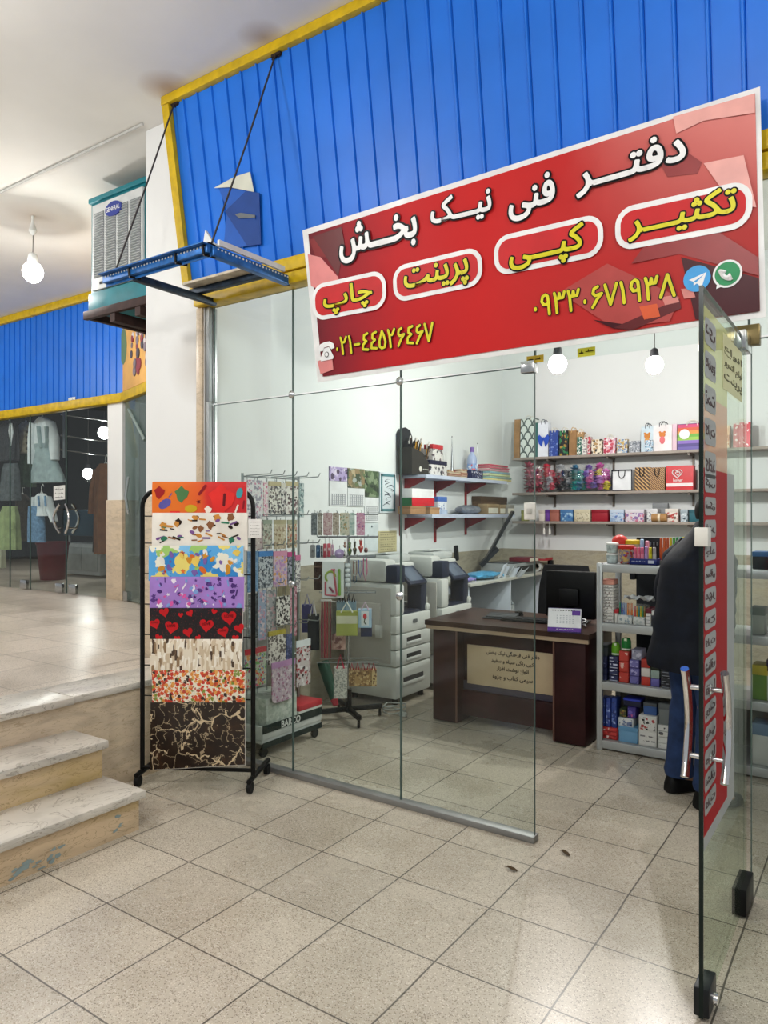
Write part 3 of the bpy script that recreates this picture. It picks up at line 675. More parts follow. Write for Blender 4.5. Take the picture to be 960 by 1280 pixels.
m = MB(); m.prism([(0, 0), (1, 0), (1, 1), (0, 1)], ony(67, 625.5, FY - .012), ony(81, 624, FY - .012) - ony(67, 625.5, FY - .012), ony(67, 608, FY - .012) - ony(67, 625.5, FY - .012), (0, .003, 0)); P('paper', m, M('#dfe0dc', .7), t, True, None, False)
m = MB()
for i in range(3): scribble(m, ony(69, 612 + 5 * i, FY - .012), ony(80, 611.5 + 5 * i, FY - .012), .03, (0, -1, 0), i)
P('lettering', m, M('#303030', .6), t, True)
t = T('door_sticker', 'small green and white sticker on the neighbouring cladding', 'sticker', ony(90, 502, FY - .014))
m = MB(); q = ony(90, 502, FY - .016); m.box(q + Vector((-.07, -.004, -.05)), q + Vector((.07, 0, .05)), bev=.002); P('plate', m, M('#e7e8e2', .5), t, True)
m = MB(); scribble(m, q + Vector((-.055, -.006, .012)), q + Vector((.055, -.006, .012)), .04, (0, -1, 0), 4); P('lettering', m, M('#2f6b46', .5), t, True)
# steel roof trusses of the clothes shop
for kk, (xa, za) in enumerate(((-8.9, 3.45), (-8.0, 3.45))):
    t = T('roof_truss', ['steel lattice truss under the clothes shop roof, nearer the dungaree dress', 'steel lattice truss under the clothes shop roof, nearer the lamp globe'][kk], 'truss', (xa, 6.5, za)); m = MB()
    for z in (za, za - .35): m.tube([(xa, 5.3, z), (xa + .3, 8.3, z)], .02, 6)
    P('chord', m, M('#8b9092', .5, .5), t, True); m = MB()
    for i in range(8): m.tube([(xa + .0375 * i, 5.3 + .375 * i, za if i % 2 else za - .35), (xa + .0375 * (i + 1), 5.675 + .375 * i, za - .35 if i % 2 else za)], .012, 6)
    P('lattice', m, M('#8b9092', .5, .5), t, True)
t = T('clothes_rail', 'steel grid rails crossing the upper part of the clothes shop', 'rail', (-8.3, 5.7, 2.5)); m = MB()
for py in (522, 548, 566): a = ony(76, py - 4, 5.7); c = ony(137, py + 4, 6.4); m.tube([a, c], .012, 6)
P('rail', m, STEEL, t, True); m = MB(); m.tube([ony(81, 505, 5.7), ony(81, 572, 5.7)], .03, 6); P('post', m, M('#7c8284', .5, .5), t, True)
q = ony(130, 541, 6.8)
def bulb(name, lab, c, r, cord_top, em, power, cone=True, col='#ffffff'):
    t = T(name, lab, 'lamp', c, 0)
    m = MB(); m.ball((0, 0, 0), (r, r, r * 1.05), 18, 12); P('bulb', m, EM(col, em), t)
    m = MB(); m.lathe([(r * .45, r * .9), (r * .5, r * 1.1), (r * .42, r * 1.75), (r * .15, r * 1.95)], (0, 0, 0), 14); P('socket', m, M('#2a2a2c' if not cone else '#d9d9d6', .5), t)
    m = MB(); h = cord_top - c.z; m.tube([(0, 0, r * 1.9), (.006, 0, h * .6), (0, 0, h)], .004, 6); P('cord', m, M('#55524d' , .6), t)
    if cone: m = MB(); m.lathe([(.006, h - .17), (.035, h - .13), (.012, h - .05), (.012, h)], (0, 0, 0), 14); P('ceiling_rose', m, M('#d8d8d4', .5), t)
    if power:
        l = point_light(name + '_light', c + Vector((0, 0, 0)), power, r * 1.15); 
        l.location = (0, 0, -r * 1.4); l.parent = t
        l.data.shadow_soft_size = r * .3
    return t
bulb('globe_lamp', 'lit globe lamp inside the clothes shop', q, .09, 3.6, 30, 38, False)
bulb('globe_lamp', 'second globe lamp added as fill light deep inside the clothes shop', ony(110, 592, 7.4), .09, 3.6, 30, 32, False)  # extra lamp, added to brighten the clothes behind the glass
# ------------------------------------------------------------------ air cooler beside the pillar
CX0, CX1, CY, CZ0, CZ1 = -5.12, -4.42, 3.385, 3.10, 3.95
t = T('air_cooler', 'teal evaporative air cooler with white louvred front beside the pillar', 'air cooler', ((CX0 + CX1) / 2, CY, CZ0))
TEAL = M('#1f7a86', .5, 0, .1, 8)
m = MB(); m.box((CX0, CY, CZ0), (CX1, CY + .62, CZ1), bev=.01); m.box((CX0 - .01, CY - .02, CZ1 - .03), (CX1 + .01, CY + .64, CZ1 + .01), bev=.008); m.box((CX0 - .01, CY - .02, CZ0 - .02), (CX1 + .01, CY + .64, CZ0 + .12), bev=.008); P('case', m, TEAL, t, True)
fx0, fx1, fz0, fz1 = CX0 + .05, CX1 - .035, CZ0 + .13, CZ1 - .06
m = MB(); m.box((fx0, CY - .025, fz0), (fx1, CY, fz1), bev=.006); P('front_panel', m, M('#d3d6d6', .5), t, True, 'white front panel')
m = MB()
for c_ in range(4):
    x0 = fx0 + .035 + c_ * .148
    for i in range(25):
        z = fz0 + .10 + i * .0195
        m.box((x0, CY - .036, z), (x0 + .118, CY - .022, z + .008), 0, 0, Matrix.Rotation(R(-25), 3, 'X'))
P('louvres', m, M('#aeb3b4', .5), t, True)
m = MB()
for c_ in range(4):
    x0 = fx0 + .035 + c_ * .148; m.box((x0 - .002, CY - .027, fz0 + .09), (x0 + .12, CY - .0255, fz0 + .59))
P('louvre_slots', m, M('#787d7f', .6), t, True)
m = MB(); lc = Vector(((fx0 + fx1) / 2 - .02, CY - .04, fz1 - .09)); m.prism([(.10 * math.cos(a * .314), .055 * math.sin(a * .314)) for a in range(20)], lc, (1, 0, 0), UP, (0, .012, 0)); P('badge', m, M('#2c3c93', .4), t, True, 'blue oval badge')
m = MB(); lettering(m, 'GENERAL', lc + Vector((-.085, -.002, 0)), lc + Vector((.085, -.002, .0)), .035, (0, -1, 0), .01, .001); P('lettering', m, M('#e6e8ee', .5), t, True)
m = MB(); 
for sx in (.12, .5): m.box((fx0 + sx - .02, CY - .03, fz0 + .035), (fx0 + sx + .03, CY - .024, fz0 + .055), bev=.003)
P('latch', m, BLACK, t, True)
t = T('cooler_stand', 'rusty brown steel bracket carrying the air cooler', 'bracket', ((CX0 + CX1) / 2, CY, CZ0 - .1))
m = MB(); m.box((CX0 - .03, CY - .05, CZ0 - .085), (CX1 + .36, CY - .01, CZ0 - .022), bev=.004); m.box((CX0 - .03, CY + .5, CZ0 - .085), (CX1 + .36, CY + .54, CZ0 - .022), bev=.004); m.box((CX0 + .3, CY - .04, CZ0 - .15), (CX0 + .36, CY + .6, CZ0 - .08)); m.box((CX1 - .1, CY - .04, CZ0 - .15), (CX1 - .04, CY + .6, CZ0 - .08)); m.box((CX0 - .02, CY, CZ0 - .08), (CX0 + .02, CY + .5, CZ0 - .025))
P('angle_frame', m, M('#3a2420', .7, .2, .2, 20), t, True)
# lamp bulb hanging over the walkway
q = onz(43, 270, CEIL); Z = (q - CP).dot(ZA); q2 = atZ(41, 340, Z)
bulb('hanging_bulb', 'bright bare bulb hanging over the raised walkway at left', q2, .085, CEIL, 18, 55)
# ------------------------------------------------------------------ awning frame held by rods
t = T('awning_frame', 'blue perforated angle iron frame sticking out above the shop window', 'frame', (-3.1, 2.8, 2.8))
FB = M('#1c62a8', .45, .3, .2, 25); FD = M('#203040', .5, .5, .3, 25)
def angle(mb, p0, p1, sz=.045, up=UP, mi=0, side=None):
    p0 = Vector(p0); p1 = Vector(p1); d = (p1 - p0).normalized(); s = side or d.cross(UP).normalized()
    mb.prism([(0, 0), (sz, 0), (sz, .006), (.006, .006), (.006, sz), (0, sz)], p0, s, -UP, p1 - p0, mi)
m = MB(); angle(m, (-3.63, 2.5, 2.845), (-2.77, 2.5, 2.845), .06); m.box((-3.63, 2.47, 2.80), (-2.77, 2.52, 2.846), bev=.004); P('front_beam', m, FB, t, True)
m = MB(); m.box((-2.80, 2.5, 2.79), (-2.755, 3.08, 2.84), bev=.004); P('side_arm', m, FB, t, True)
m = MB(); m.box((-3.40, 2.5, 2.775), (-3.365, 3.08, 2.815), bev=.004); P('side_arm', m, FD, t, True)
m = MB(); m.box((-3.44, 2.93, 2.815), (-2.8, 2.97, 2.85), bev=.004); P('inner_beam', m, FD, t, True)
m = MB(); m.box((-3.42, 2.86, 2.852), (-2.82, 2.95, 2.868), bev=.003); P('wooden_batten', m, M('#c2b8a4', .7, 0, .15, 20), t, True, 'pale timber batten')
m = MB(); m.box((-3.5, 2.53, 2.847), (-2.77, 2.56, 2.862), bev=.003); m.box((-2.75, 2.52, 2.842), (-2.735, 3.0, 2.87)); m.prism([(0, 0), (.09, .0), (.02, .09)], (-2.86, 2.52, 2.85), (1, 0, 0), UP, (0, .015, 0)); P('white_edging', m, M('#d7d9d6', .6), t, True, 'white edge strip')
m = MB(); random.seed(5)
for i in range(34): x = -3.6 + i * .0245; m.cyl((x, 2.4695, 2.832), (x, 2.4685, 2.832), .0055, n=8)
for i in range(22): y = 2.53 + i * .0245; m.cyl((-2.7545, y, 2.828), (-2.7535, y, 2.828), .0055, n=8)
P('perforations', m, M('#d8dcdc', .6), t, True)
m = MB()
for x in (-3.38, -3.0, -2.79): m.tube([(x, 2.465, 2.795), (x, 2.46, 2.83), (x + .01, 2.49, 2.852), (x + .015, 2.525, 2.85), (x + .015, 2.525, 2.79), (x, 2.465, 2.79)], .007, 6)
P('wire_ties', m, BLACK, t, True)
for i, (a, c_) in enumerate((((-3.56, 2.5, 2.85), (220, 123)), ((-2.78, 2.51, 2.86), (347, 60)))):
    top = onz(c_[0], c_[1], CEIL - .02)
    t = T('tie_rod', ['thin dark tie rod from the left corner of the awning frame to the ceiling', 'thin dark tie rod from the right corner of the awning frame to the ceiling'][i], 'rod', a)
    m = MB(); m.tube([a, Vector(a).lerp(top, .5) + Vector((.004, 0, -.008)), top], .0055, 6); P('rod', m, M('#3d3733', .6, .4), t, True)
    m = MB(); random.seed(i)
    for k in range(5): m.tube([top + Vector((random.uniform(-.04, .04), -.01, random.uniform(-.06, .0))) for _ in range(4)], .005, 5)
    m.box(top + Vector((-.035, -.02, -.05)), top + Vector((.035, .02, .015)), bev=.008); P('wire_knot', m, M('#2b2320', .8), t, True, 'rusty wire knot')
# ------------------------------------------------------------------ banner
BN = Vector((0, -1, -.075)).normalized(); BP0 = Vector((-1.5, 3.04, 2.25))
def onb(px, py, off=0): return onplane(px, py, BP0, BN) + BN * off
bt = T('shop_banner', 'large red vinyl banner with white border and Persian lettering above the shop', 'banner', onb(397, 478))
tl, bl, tr_, br = onb(378, 288), onb(397, 478), onb(950, 108), onb(957.5, 396)
def quadsheet(a, b_, c_, d_, off, th, wav=.004):
    def fn(u, v):
        return (a.lerp(b_, u)).lerp(d_.lerp(c_, u), v) + BN * (off + wav * math.sin(u * 23) * math.sin(v * 3))
    return fn
m = MB(); m.sheet(quadsheet(bl, br, tr_, tl, 0, .003), 40, 8, .003); P('vinyl_sheet', m, M('#e3e3e2', .35), bt, True, 'white border of the banner')
i_ = [onb(386, 293), onb(404, 471), onb(944, 117), onb(950, 389)]
def banner_red():
    m, nt, b = newmat('banner_print'); co = coords(nt, 1, rnd=False); sp = nd(nt, 'ShaderNodeSeparateXYZ'); nt.links.new(co, sp.inputs[0]); Wb = (br - bl).x
    n = nd(nt, 'ShaderNodeTexNoise'); n.inputs['Scale'].default_value = 2.5; nt.links.new(co, n.inputs['Vector'])
    x = mth(nt, 'MULTIPLY_ADD', n.outputs['Fac'], .12, mth(nt, 'DIVIDE', sp.outputs[0], Wb))
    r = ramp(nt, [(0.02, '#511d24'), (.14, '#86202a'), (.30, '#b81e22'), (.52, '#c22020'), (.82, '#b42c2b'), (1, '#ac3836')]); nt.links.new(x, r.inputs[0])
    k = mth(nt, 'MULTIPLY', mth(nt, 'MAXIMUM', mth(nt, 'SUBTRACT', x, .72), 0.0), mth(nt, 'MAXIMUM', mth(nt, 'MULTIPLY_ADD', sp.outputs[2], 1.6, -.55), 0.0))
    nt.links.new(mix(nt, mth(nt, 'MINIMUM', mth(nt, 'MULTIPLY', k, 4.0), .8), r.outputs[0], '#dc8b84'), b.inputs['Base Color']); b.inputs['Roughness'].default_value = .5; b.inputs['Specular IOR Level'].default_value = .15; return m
RED = banner_red()
m = MB(); m.sheet(quadsheet(i_[1], i_[3], i_[2], i_[0], .004, .001), 40, 8, .001); P('red_print', m, RED, bt, True, 'red printed ground')
def bpoly(mb, pts, mi=0, off=.006, th=.0006):
    q = [onb(x, y, off + .004) for x, y in pts]; k = len(q); mb.add(q + [v + BN * th for v in q], [list(range(k))[::-1], list(range(k, 2 * k))] + [[i, (i + 1) % k, k + (i + 1) % k, k + i] for i in range(k)], mi)
m = MB()
for pts, mi, of in (([(388, 300), (404, 296), (414, 322), (396, 322)], 0, .004), ([(386, 318), (402, 322), (425, 348), (408, 365), (390, 358)], 2, .0045), ([(392, 296), (428, 284), (432, 306), (424, 346), (408, 320)], 1, .0042), ([(398, 452), (416, 444), (418, 462), (402, 468)], 2, .0045),
                    ([(842, 147), (944, 118), (944, 142), (880, 152), (846, 168)], 5, .005), ([(880, 205), (930, 195), (946, 260), (915, 255)], 5, .005), ([(826, 205), (858, 190), (878, 204), (872, 218), (835, 222)], 6, .005),
                    ([(790, 330), (812, 300), (870, 272), (948, 322), (949, 345), (850, 318)], 6, .0045), ([(852, 322), (949, 348), (950, 389), (870, 400)], 3, .0042), ([(700, 366), (760, 330), (850, 372), (838, 402), (768, 410)], 7, .0048), ([(768, 410), (850, 374), (852, 386), (792, 413)], 1, .005), ([(742, 400), (768, 411), (792, 413), (790, 407)], 3, .0049),
                    ([(800, 384), (822, 380), (826, 396), (806, 400)], 8, .006), ([(828, 372), (846, 369), (850, 378), (832, 382)], 9, .006), ([(852, 362), (866, 360), (870, 372), (856, 374)], 9, .006)):
    bpoly(m, pts, mi, of)
P('printed_picture', m, [M('#7d1418', .35), M('#5e1216', .35), M('#d98583', .35), M('#44121a', .35), M('#d2605a', .35), M('#e2a29a', .35), M('#8f2c2c', .35), M('#b04440', .35), M('#d65a2e', .35), M('#d08078', .35)], bt, True, 'dark and pink picture shapes printed on the banner', False)
INK = M('#141318', .4); YTX = M('#d8cf1c', .4); WTX = M('#ececec', .4); PILL = M('#c41c20', .5)
LT = {'o': MB(), 'w': MB(), 'y': MB()}
def bword(s, PL, PR, h, key, bold, out, rtl=True, off=.012):
    a, c_ = onb(*PL), onb(*PR); Z = ((a + c_) / 2 - CP).dot(ZA); hh = h * Z / FPX
    body = ar(s) if rtl else s
    rf, ro = hh * bold, hh * out
    for k in range(12): lettering(LT['o'], body, a, c_, hh, BN, 0, off, shift=(ro * math.cos(k * .524), ro * math.sin(k * .524)))
    for k in range(8): lettering(LT[key], body, a, c_, hh, BN, 0, off + .0022 + .00003 * k, shift=(rf * math.cos(k * .785), rf * math.sin(k * .785)))
bword('دفتـــر', (722, 226), (857, 187), 46, 'w', .028, .082)
bword('فنی', (638, 256), (694, 239), 46, 'w', .028, .082)
bword('نیـــک', (541, 270), (615, 252), 36, 'w', .028, .082)
bword('بخـــش', (427, 308), (522, 283), 46, 'w', .028, .082)
m = MB(); m2 = MB()
for (PL, PR, h) in (((770, 289), (941, 254), 55), ((619, 322), (755, 293), 50), ((493, 357), (604, 332), 46), ((392, 380), (484, 361), 46)):
    a, c_ = onb(*PL), onb(*PR); Z = ((a + c_) / 2 - CP).dot(ZA); hh = h * Z / FPX; e1 = (c_ - a); W = e1.length; e1.normalize(); e2 = BN.cross(e1)
    m.prism(rrect(W, hh, hh * .42, 8), (a + c_) / 2 + BN * .010, e1, e2, BN * .001); g = .022; m2.prism(rrect(W - 2 * g, hh - 2 * g, hh * .42 - g, 8), (a + c_) / 2 + BN * .0115, e1, e2, BN * .001)
P('pill_border', m, WTX, bt, True, 'white rounded outlines'); P('pill_fill', m2, PILL, bt, True, 'red rounded fills')
bword('تکثیـــر', (787, 284), (921, 254), 40, 'y', .022, .07, off=.014)
bword('کپـــی', (639, 322), (731, 301), 42, 'y', .022, .07, off=.014)
bword('پرینت', (508, 357), (587, 337), 34, 'y', .022, .07, off=.014)
bword('چاپ', (407, 380), (467, 366), 32, 'y', .022, .07, off=.014)
DG_ = {'0': (.55, [[(.5, .30), (.5, .38)]]), '9': (.95, [[(.72, .62), (.6, .5), (.3, .5), (.12, .68), (.2, .92), (.45, 1), (.66, .9), (.72, .62), (.8, .0)]]), '3': (1, [[(.08, 1), (.2, .72), (.3, .0)], [(.2, .72), (.42, .7), (.5, .95), (.56, .72), (.8, .72), (.92, 1)]]),
       '6': (.95, [[(.62, .98), (.3, .9), (.22, .68), (.42, .56), (.95, .62), (.55, .35), (.2, 0)]]), '7': (1, [[(.05, 1), (.48, .02), (.95, 1)]]), '1': (.6, [[(.2, 1), (.45, .6), (.6, 0)]]), '8': (1, [[(.02, 0), (.5, 1), (.98, 0)]]), '2': (.95, [[(.08, 1), (.25, .7), (.38, 0)], [(.25, .7), (.6, .7), (.88, 1)]]),
       '4': (.95, [[(.85, 1), (.4, .92), (.35, .68), (.7, .55), (.25, .38), (.2, .1), (.9, .04)]]), '5': (1, [[(.45, 1), (.12, .45), (.12, .12), (.4, 0), (.75, .05), (.88, .35), (.7, .7), (.45, 1)]]), '-': (.8, [[(.1, .45), (.85, .45)]])}
def stroke(mb, pts, r_, o, e1, e2, n, off, th, mi=0):
    for a_, b_ in zip(pts, pts[1:]):
        a_ = Vector(a_); b_ = Vector(b_); d_ = (b_ - a_); L_ = d_.length or 1e-6; an_ = math.atan2(d_.y, d_.x); out = []
        for k in range(7): q = an_ + math.pi / 2 + math.pi * k / 6; out.append((a_.x + r_ * math.cos(q), a_.y + r_ * math.sin(q)))
        for k in range(7): q = an_ - math.pi / 2 + math.pi * k / 6; out.append((b_.x + r_ * math.cos(q), b_.y + r_ * math.sin(q)))
        mb.prism(out, o + n * off, e1, e2, n * th, mi); off += .00004
def phone(s, PL, PR, h):
    a, c_ = onb(*PL), onb(*PR); Z = ((a + c_) / 2 - CP).dot(ZA); hh = h * Z / FPX; e1 = (c_ - a); W_ = e1.length; e1.normalize(); e2 = BN.cross(e1)
    tot = sum(DG_[c][0] + .16 for c in s); k = W_ / tot; x = 0
    for c in s:
        wd, sts = DG_[c]
        for st in sts:
            pts = [((x + p[0] * wd) * k, (p[1] - .5) * hh) for p in st]
            stroke(LT['o'], pts, hh * .115, a, e1, e2, BN, .012, .0006); stroke(LT['y'], pts, hh * .075, a, e1, e2, BN, .0145, .0006)
        x += wd + .16
phone('09330671938', (667, 384), (847, 356), 25); phone('021-44526467', (421, 434), (545, 415), 21)
for s, PL, PR, h in () if True else (('۰۹۳۳۰۶۷۱۹۳۸', (667, 384), (847, 356), 26), ('۰۲۱-۴۴۵۲۶۴۶۷', (421, 434), (545, 415), 22)): bword(s, PL, PR, h, 'y', .016, .03, False)
P('lettering_outline', LT['o'], INK, bt, True, 'black outlines of the lettering', False)
P('lettering', LT['w'], WTX, bt, True, 'white headline lettering', False); P('lettering', LT['y'], YTX, bt, True, 'yellow lettering and phone numbers', False)
def bdisc(mb, px, py, rpx, off, mi=0, n=24, sx=1.0):
    c_ = onb(px, py); Z = (c_ - CP).dot(ZA); r_ = rpx * Z / FPX; e1 = (br - bl).normalized(); e2 = BN.cross(e1)
    mb.prism([(r_ * sx * math.cos(6.283 * i / n), r_ * math.sin(6.283 * i / n)) for i in range(n)], c_ + BN * off, e1, e2, BN * .0008, mi); return c_, r_, e1, e2
m = MB(); bdisc(m, 872, 349, 16, .0125, 0); bdisc(m, 910, 343, 17, .0125, 1); bdisc(m, 910, 343, 14.5, .0137, 2)
bpoly(m, [(896, 362), (899, 347), (908, 357)], 1, .0085); bpoly(m, [(900, 357), (901, 349), (907, 355)], 2, .0098)
bpoly(m, [(862, 351), (884, 341), (878, 360), (872, 355), (868, 358), (868, 353)], 1, .010); bpoly(m, [(868, 353), (881, 344), (871, 354)], 0, .011)
c_, r_, e1, e2 = bdisc(MB(), 910, 343, 14, 0)
pts = []
for i in range(9): a = R(150 + 150 * i / 8); pts.append(c_ + BN * .0155 + (e1 * math.cos(a) + e2 * math.sin(a)) * r_ * .5 + e1 * r_ * .1 + e2 * r_ * .12)
m.tube(pts, [.014, .016, .011, .009, .009, .009, .011, .016, .014], 6, 1)
bpoly(m, [(400, 437), (402, 431), (408, 428), (414, 427), (419, 430), (420, 435), (416, 437), (413, 433), (407, 435), (406, 439), (401, 440)], 1, .0095); bpoly(m, [(406, 440), (407, 436), (413, 434), (415, 438), (419, 446), (418, 449), (403, 452), (402, 449)], 1, .0088); bdisc(m, 410.5, 443.5, 3.4, .0145, 3); bdisc(m, 410.5, 443.5, 2.6, .0155, 1)
P('icons', m, [M('#3f9fe0', .4), WTX, M('#1f8c55', .4), INK], bt, True, 'blue paper plane, green handset and white telephone icons')
# ------------------------------------------------------------------ sign reflected in the door glass, painted as film on the open door
pt = T('door_poster', 'tall red sign reflection with grey rounded boxes of mirrored writing painted on the open door', 'poster', (-.452, 2.5, .5))
def ondoor(px, py, x=-.4535): return onx(px, py, x)
def dpoly(mb, pts, mi=0, x=-.4535, th=.0006): 
    q = [ondoor(a, c_, -.4535) + Vector((x + .4535, 0, 0)) for a, c_ in pts]; k = len(q); mb.add(q + [v - Vector((th, 0, 0)) for v in q], [list(range(k))[::-1], list(range(k, 2 * k))] + [[i, (i + 1) % k, k + (i + 1) % k, k + i] for i in range(k)], mi)
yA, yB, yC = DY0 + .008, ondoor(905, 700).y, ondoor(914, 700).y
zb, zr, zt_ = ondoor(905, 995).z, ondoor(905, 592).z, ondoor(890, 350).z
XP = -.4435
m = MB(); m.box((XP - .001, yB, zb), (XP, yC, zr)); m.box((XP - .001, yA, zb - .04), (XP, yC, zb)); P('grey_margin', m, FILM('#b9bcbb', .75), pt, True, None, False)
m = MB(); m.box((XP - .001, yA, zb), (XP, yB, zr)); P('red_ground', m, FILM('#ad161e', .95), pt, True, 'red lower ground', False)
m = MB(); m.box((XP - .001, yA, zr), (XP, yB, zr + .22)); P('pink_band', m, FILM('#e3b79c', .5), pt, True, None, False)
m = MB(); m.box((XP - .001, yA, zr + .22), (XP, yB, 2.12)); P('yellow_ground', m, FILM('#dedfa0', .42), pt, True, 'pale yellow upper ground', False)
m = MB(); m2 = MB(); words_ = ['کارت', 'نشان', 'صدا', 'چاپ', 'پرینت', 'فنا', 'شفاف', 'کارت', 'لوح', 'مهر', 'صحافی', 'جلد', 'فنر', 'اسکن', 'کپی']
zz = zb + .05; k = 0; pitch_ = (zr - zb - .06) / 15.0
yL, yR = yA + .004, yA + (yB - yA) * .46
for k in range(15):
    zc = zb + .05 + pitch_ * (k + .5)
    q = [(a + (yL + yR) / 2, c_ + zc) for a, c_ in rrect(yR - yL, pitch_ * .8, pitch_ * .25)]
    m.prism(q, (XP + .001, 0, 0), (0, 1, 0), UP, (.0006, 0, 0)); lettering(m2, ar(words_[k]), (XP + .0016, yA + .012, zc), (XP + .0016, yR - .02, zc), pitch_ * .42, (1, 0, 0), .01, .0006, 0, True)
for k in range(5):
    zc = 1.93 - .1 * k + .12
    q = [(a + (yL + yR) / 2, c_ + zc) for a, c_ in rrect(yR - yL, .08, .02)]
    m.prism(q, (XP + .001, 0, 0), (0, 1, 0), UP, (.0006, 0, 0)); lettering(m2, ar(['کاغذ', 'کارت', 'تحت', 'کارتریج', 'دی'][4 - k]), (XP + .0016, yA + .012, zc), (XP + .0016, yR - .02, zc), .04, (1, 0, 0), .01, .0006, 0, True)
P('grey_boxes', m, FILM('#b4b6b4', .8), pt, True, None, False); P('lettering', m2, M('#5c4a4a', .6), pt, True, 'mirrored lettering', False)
t = T('door_notice', 'pale yellow paper notice taped high on the open door', 'notice', onx(893, 455, -.44))
a0, a1 = onx(904, 415, -.4425), onx(926, 505, -.4425); y0_, y1_ = onx(903, 450, -.4425).y, onx(927, 450, -.4425).y
m = MB(); m.box((-.4415, y0_, onx(903, 485, -.4425).z), (-.4405, y1_, onx(903, 415, -.4425).z)); P('paper', m, FILM('#e6e3b4', .75), t, True, None, False)
m = MB()
for i, s in enumerate(('انواع', 'لوازم التحریر', 'پرینت')):
    zz = onx(903, 434 + 18 * i, -.4425).z; lettering(m, ar(s), (-.4405, y0_ + .015, zz), (-.4405, y1_ - .015, zz), .035, (1, 0, 0), .008, .0006)
P('lettering', m, M('#6d684c', .6), t, True)
# ------------------------------------------------------------------ wrapping paper rack
RA = math.atan2(.28, .58); RC = Vector((-3.13, 2.72, 0))
rk = T('paper_display_rack', 'black tubular wire rack on castors holding gift wrap sheets', 'rack', RC, RA)
hw = .322; PB = M('#121212', .35)
m = MB(); pts = [(-hw, 0, .06), (-hw, 0, 1.54)] + [(-hw + .08 - .08 * math.cos(a * .2618), 0, 1.54 + .09 * math.sin(a * .2618)) for a in range(1, 7)] + [(hw - .08 + .08 * math.sin(a * .2618), 0, 1.54 + .09 * math.cos(a * .2618)) for a in range(0, 7)] + [(hw, 0, .06)]
m.tube(pts, .013, 10); m.cyl((-hw, 0, .09), (hw, 0, .105), .011); P('tube_frame', m, PB, rk)
for s in (-1, 1):
    m = MB(); m.tube([(s * hw, -.07, .065), (s * hw, .26, .075)], .015, 8); P('foot', m, PB, rk)
    for y in (-.05, .24):
        m = MB(); m.cyl((s * hw - .012, y, .03), (s * hw + .012, y, .03), .03, n=18); P('castor', m, RUBBER, rk)
zs = [1.52, 1.37, 1.2, 1.03, .86, .69, .52]
m = MB()
for z in zs: m.tube([(-hw, 0, z - .03), (hw, 0, z - .03)], .0035, 6)
P('cross_wires', m, PB, rk)
def sheet_w(i, lab, px0, px1, py0, py1, mat, extra=None, lean=0.0):
    Zr = 4.0
    d0 = -.025 - .013 * i
    n = Vector((math.sin(RA), -math.cos(RA), 0))     # facing out
    p0 = RC + n * (-d0)
    def on(px, py): return onplane(px, py, p0, n)
    A, B, C_, D = on(px0, py1), on(px1, py1 - lean), on(px1, py0), on(px0, py0)
    t = T('gift_wrap_sheet', lab, 'gift wrap', (A + B) / 2, RA, 'gift wrap sheets on the black rack')
    def fn(u, v):
        q = A.lerp(B, u).lerp(D.lerp(C_, u), v)
        curl = .005 * (max(0, v - .75) / .25) ** 2 if py1 - py0 < 60 else .004 * max(0, v - .9)
        return q - n * curl + n * (.003 * math.sin(u * 5 + i) * (1 - v))
    m = MB(); m.sheet(fn, 24, 10, .0015); P('paper', m, mat, t, True)
    m = MB(); bx = A.lerp(B, 1) ; m.sheet(lambda u, v: (fn(u * .985 + .02, v) - n * .0035 - UP * .004), 8, 4, .001); P('underside_sheets', m, M('#e6e2da', .6), t, True)
    if extra: extra(t, fn, n)
    return t
def deco(shapes, mats, name='printed_picture'):
    def go(t, fn, n):
        m = MB()
        for u, v, kind, sz, an, mi in shapes:
            q = fn(u, v) + n * .0014; e1 = (fn(min(1, u + .05), v) - fn(u - .05, v)).normalized(); e2 = n.cross(e1); e2 = e2 if e2.z > 0 else -e2
            ca, sa = math.cos(an), math.sin(an); a1 = e1 * ca + e2 * sa; a2 = e2 * ca - e1 * sa
            if kind == 'heart':
                pts = [(16 * math.sin(k * .2618) ** 3 / 17 * sz, (13 * math.cos(k * .2618) - 5 * math.cos(k * .5236) - 2 * math.cos(k * .7854) - math.cos(k * 1.047)) / 17 * sz) for k in range(24)]
            elif kind == 'oval': pts = [(sz * math.cos(k * .524), sz * .6 * math.sin(k * .524)) for k in range(12)]
            elif kind == 'bar': pts = rrect(sz * 2.4, sz * .5, sz * .24, 3)
            elif kind == 'star': pts = [((sz if k % 2 else sz * .45) * math.cos(k * .628), (sz if k % 2 else sz * .45) * math.sin(k * .628)) for k in range(10)]
            else: pts = [(sz * (1 + .3 * math.sin(k * 1.7)) * math.cos(k * .524), sz * (1 + .25 * math.cos(k * 2.1)) * math.sin(k * .524)) for k in range(12)]
            m.prism(pts, q + n * (.0002 * mi), a1, a2, n * .0004, mi)
        P(name, m, mats, t, True, None, False)
    return go
rng = random.Random(11)
hearts = [(.06, .55, 'heart', .032, .3, 0), (.24, .45, 'heart', .042, -.2, 0), (.42, .3, 'heart', .03, .2, 0), (.44, .85, 'heart', .022, .5, 0), (.62, .5, 'heart', .043, -.1, 0), (.8, .3, 'heart', .034, .3, 0), (.86, .72, 'heart', .045, .1, 0), (.1, .15, 'heart', .024, -.4, 0), (.97, .4, 'heart', .03, .3, 0), (.34, .8, 'heart', .016, 0, 0), (.53, .14, 'heart', .018, .4, 0), (.7, .9, 'heart', .018, -.3, 0), (.16, .88, 'heart', .03, .2, 0), (.93, .12, 'heart', .02, 0, 0), (.3, .12, 'heart', .02, 0, 0)]
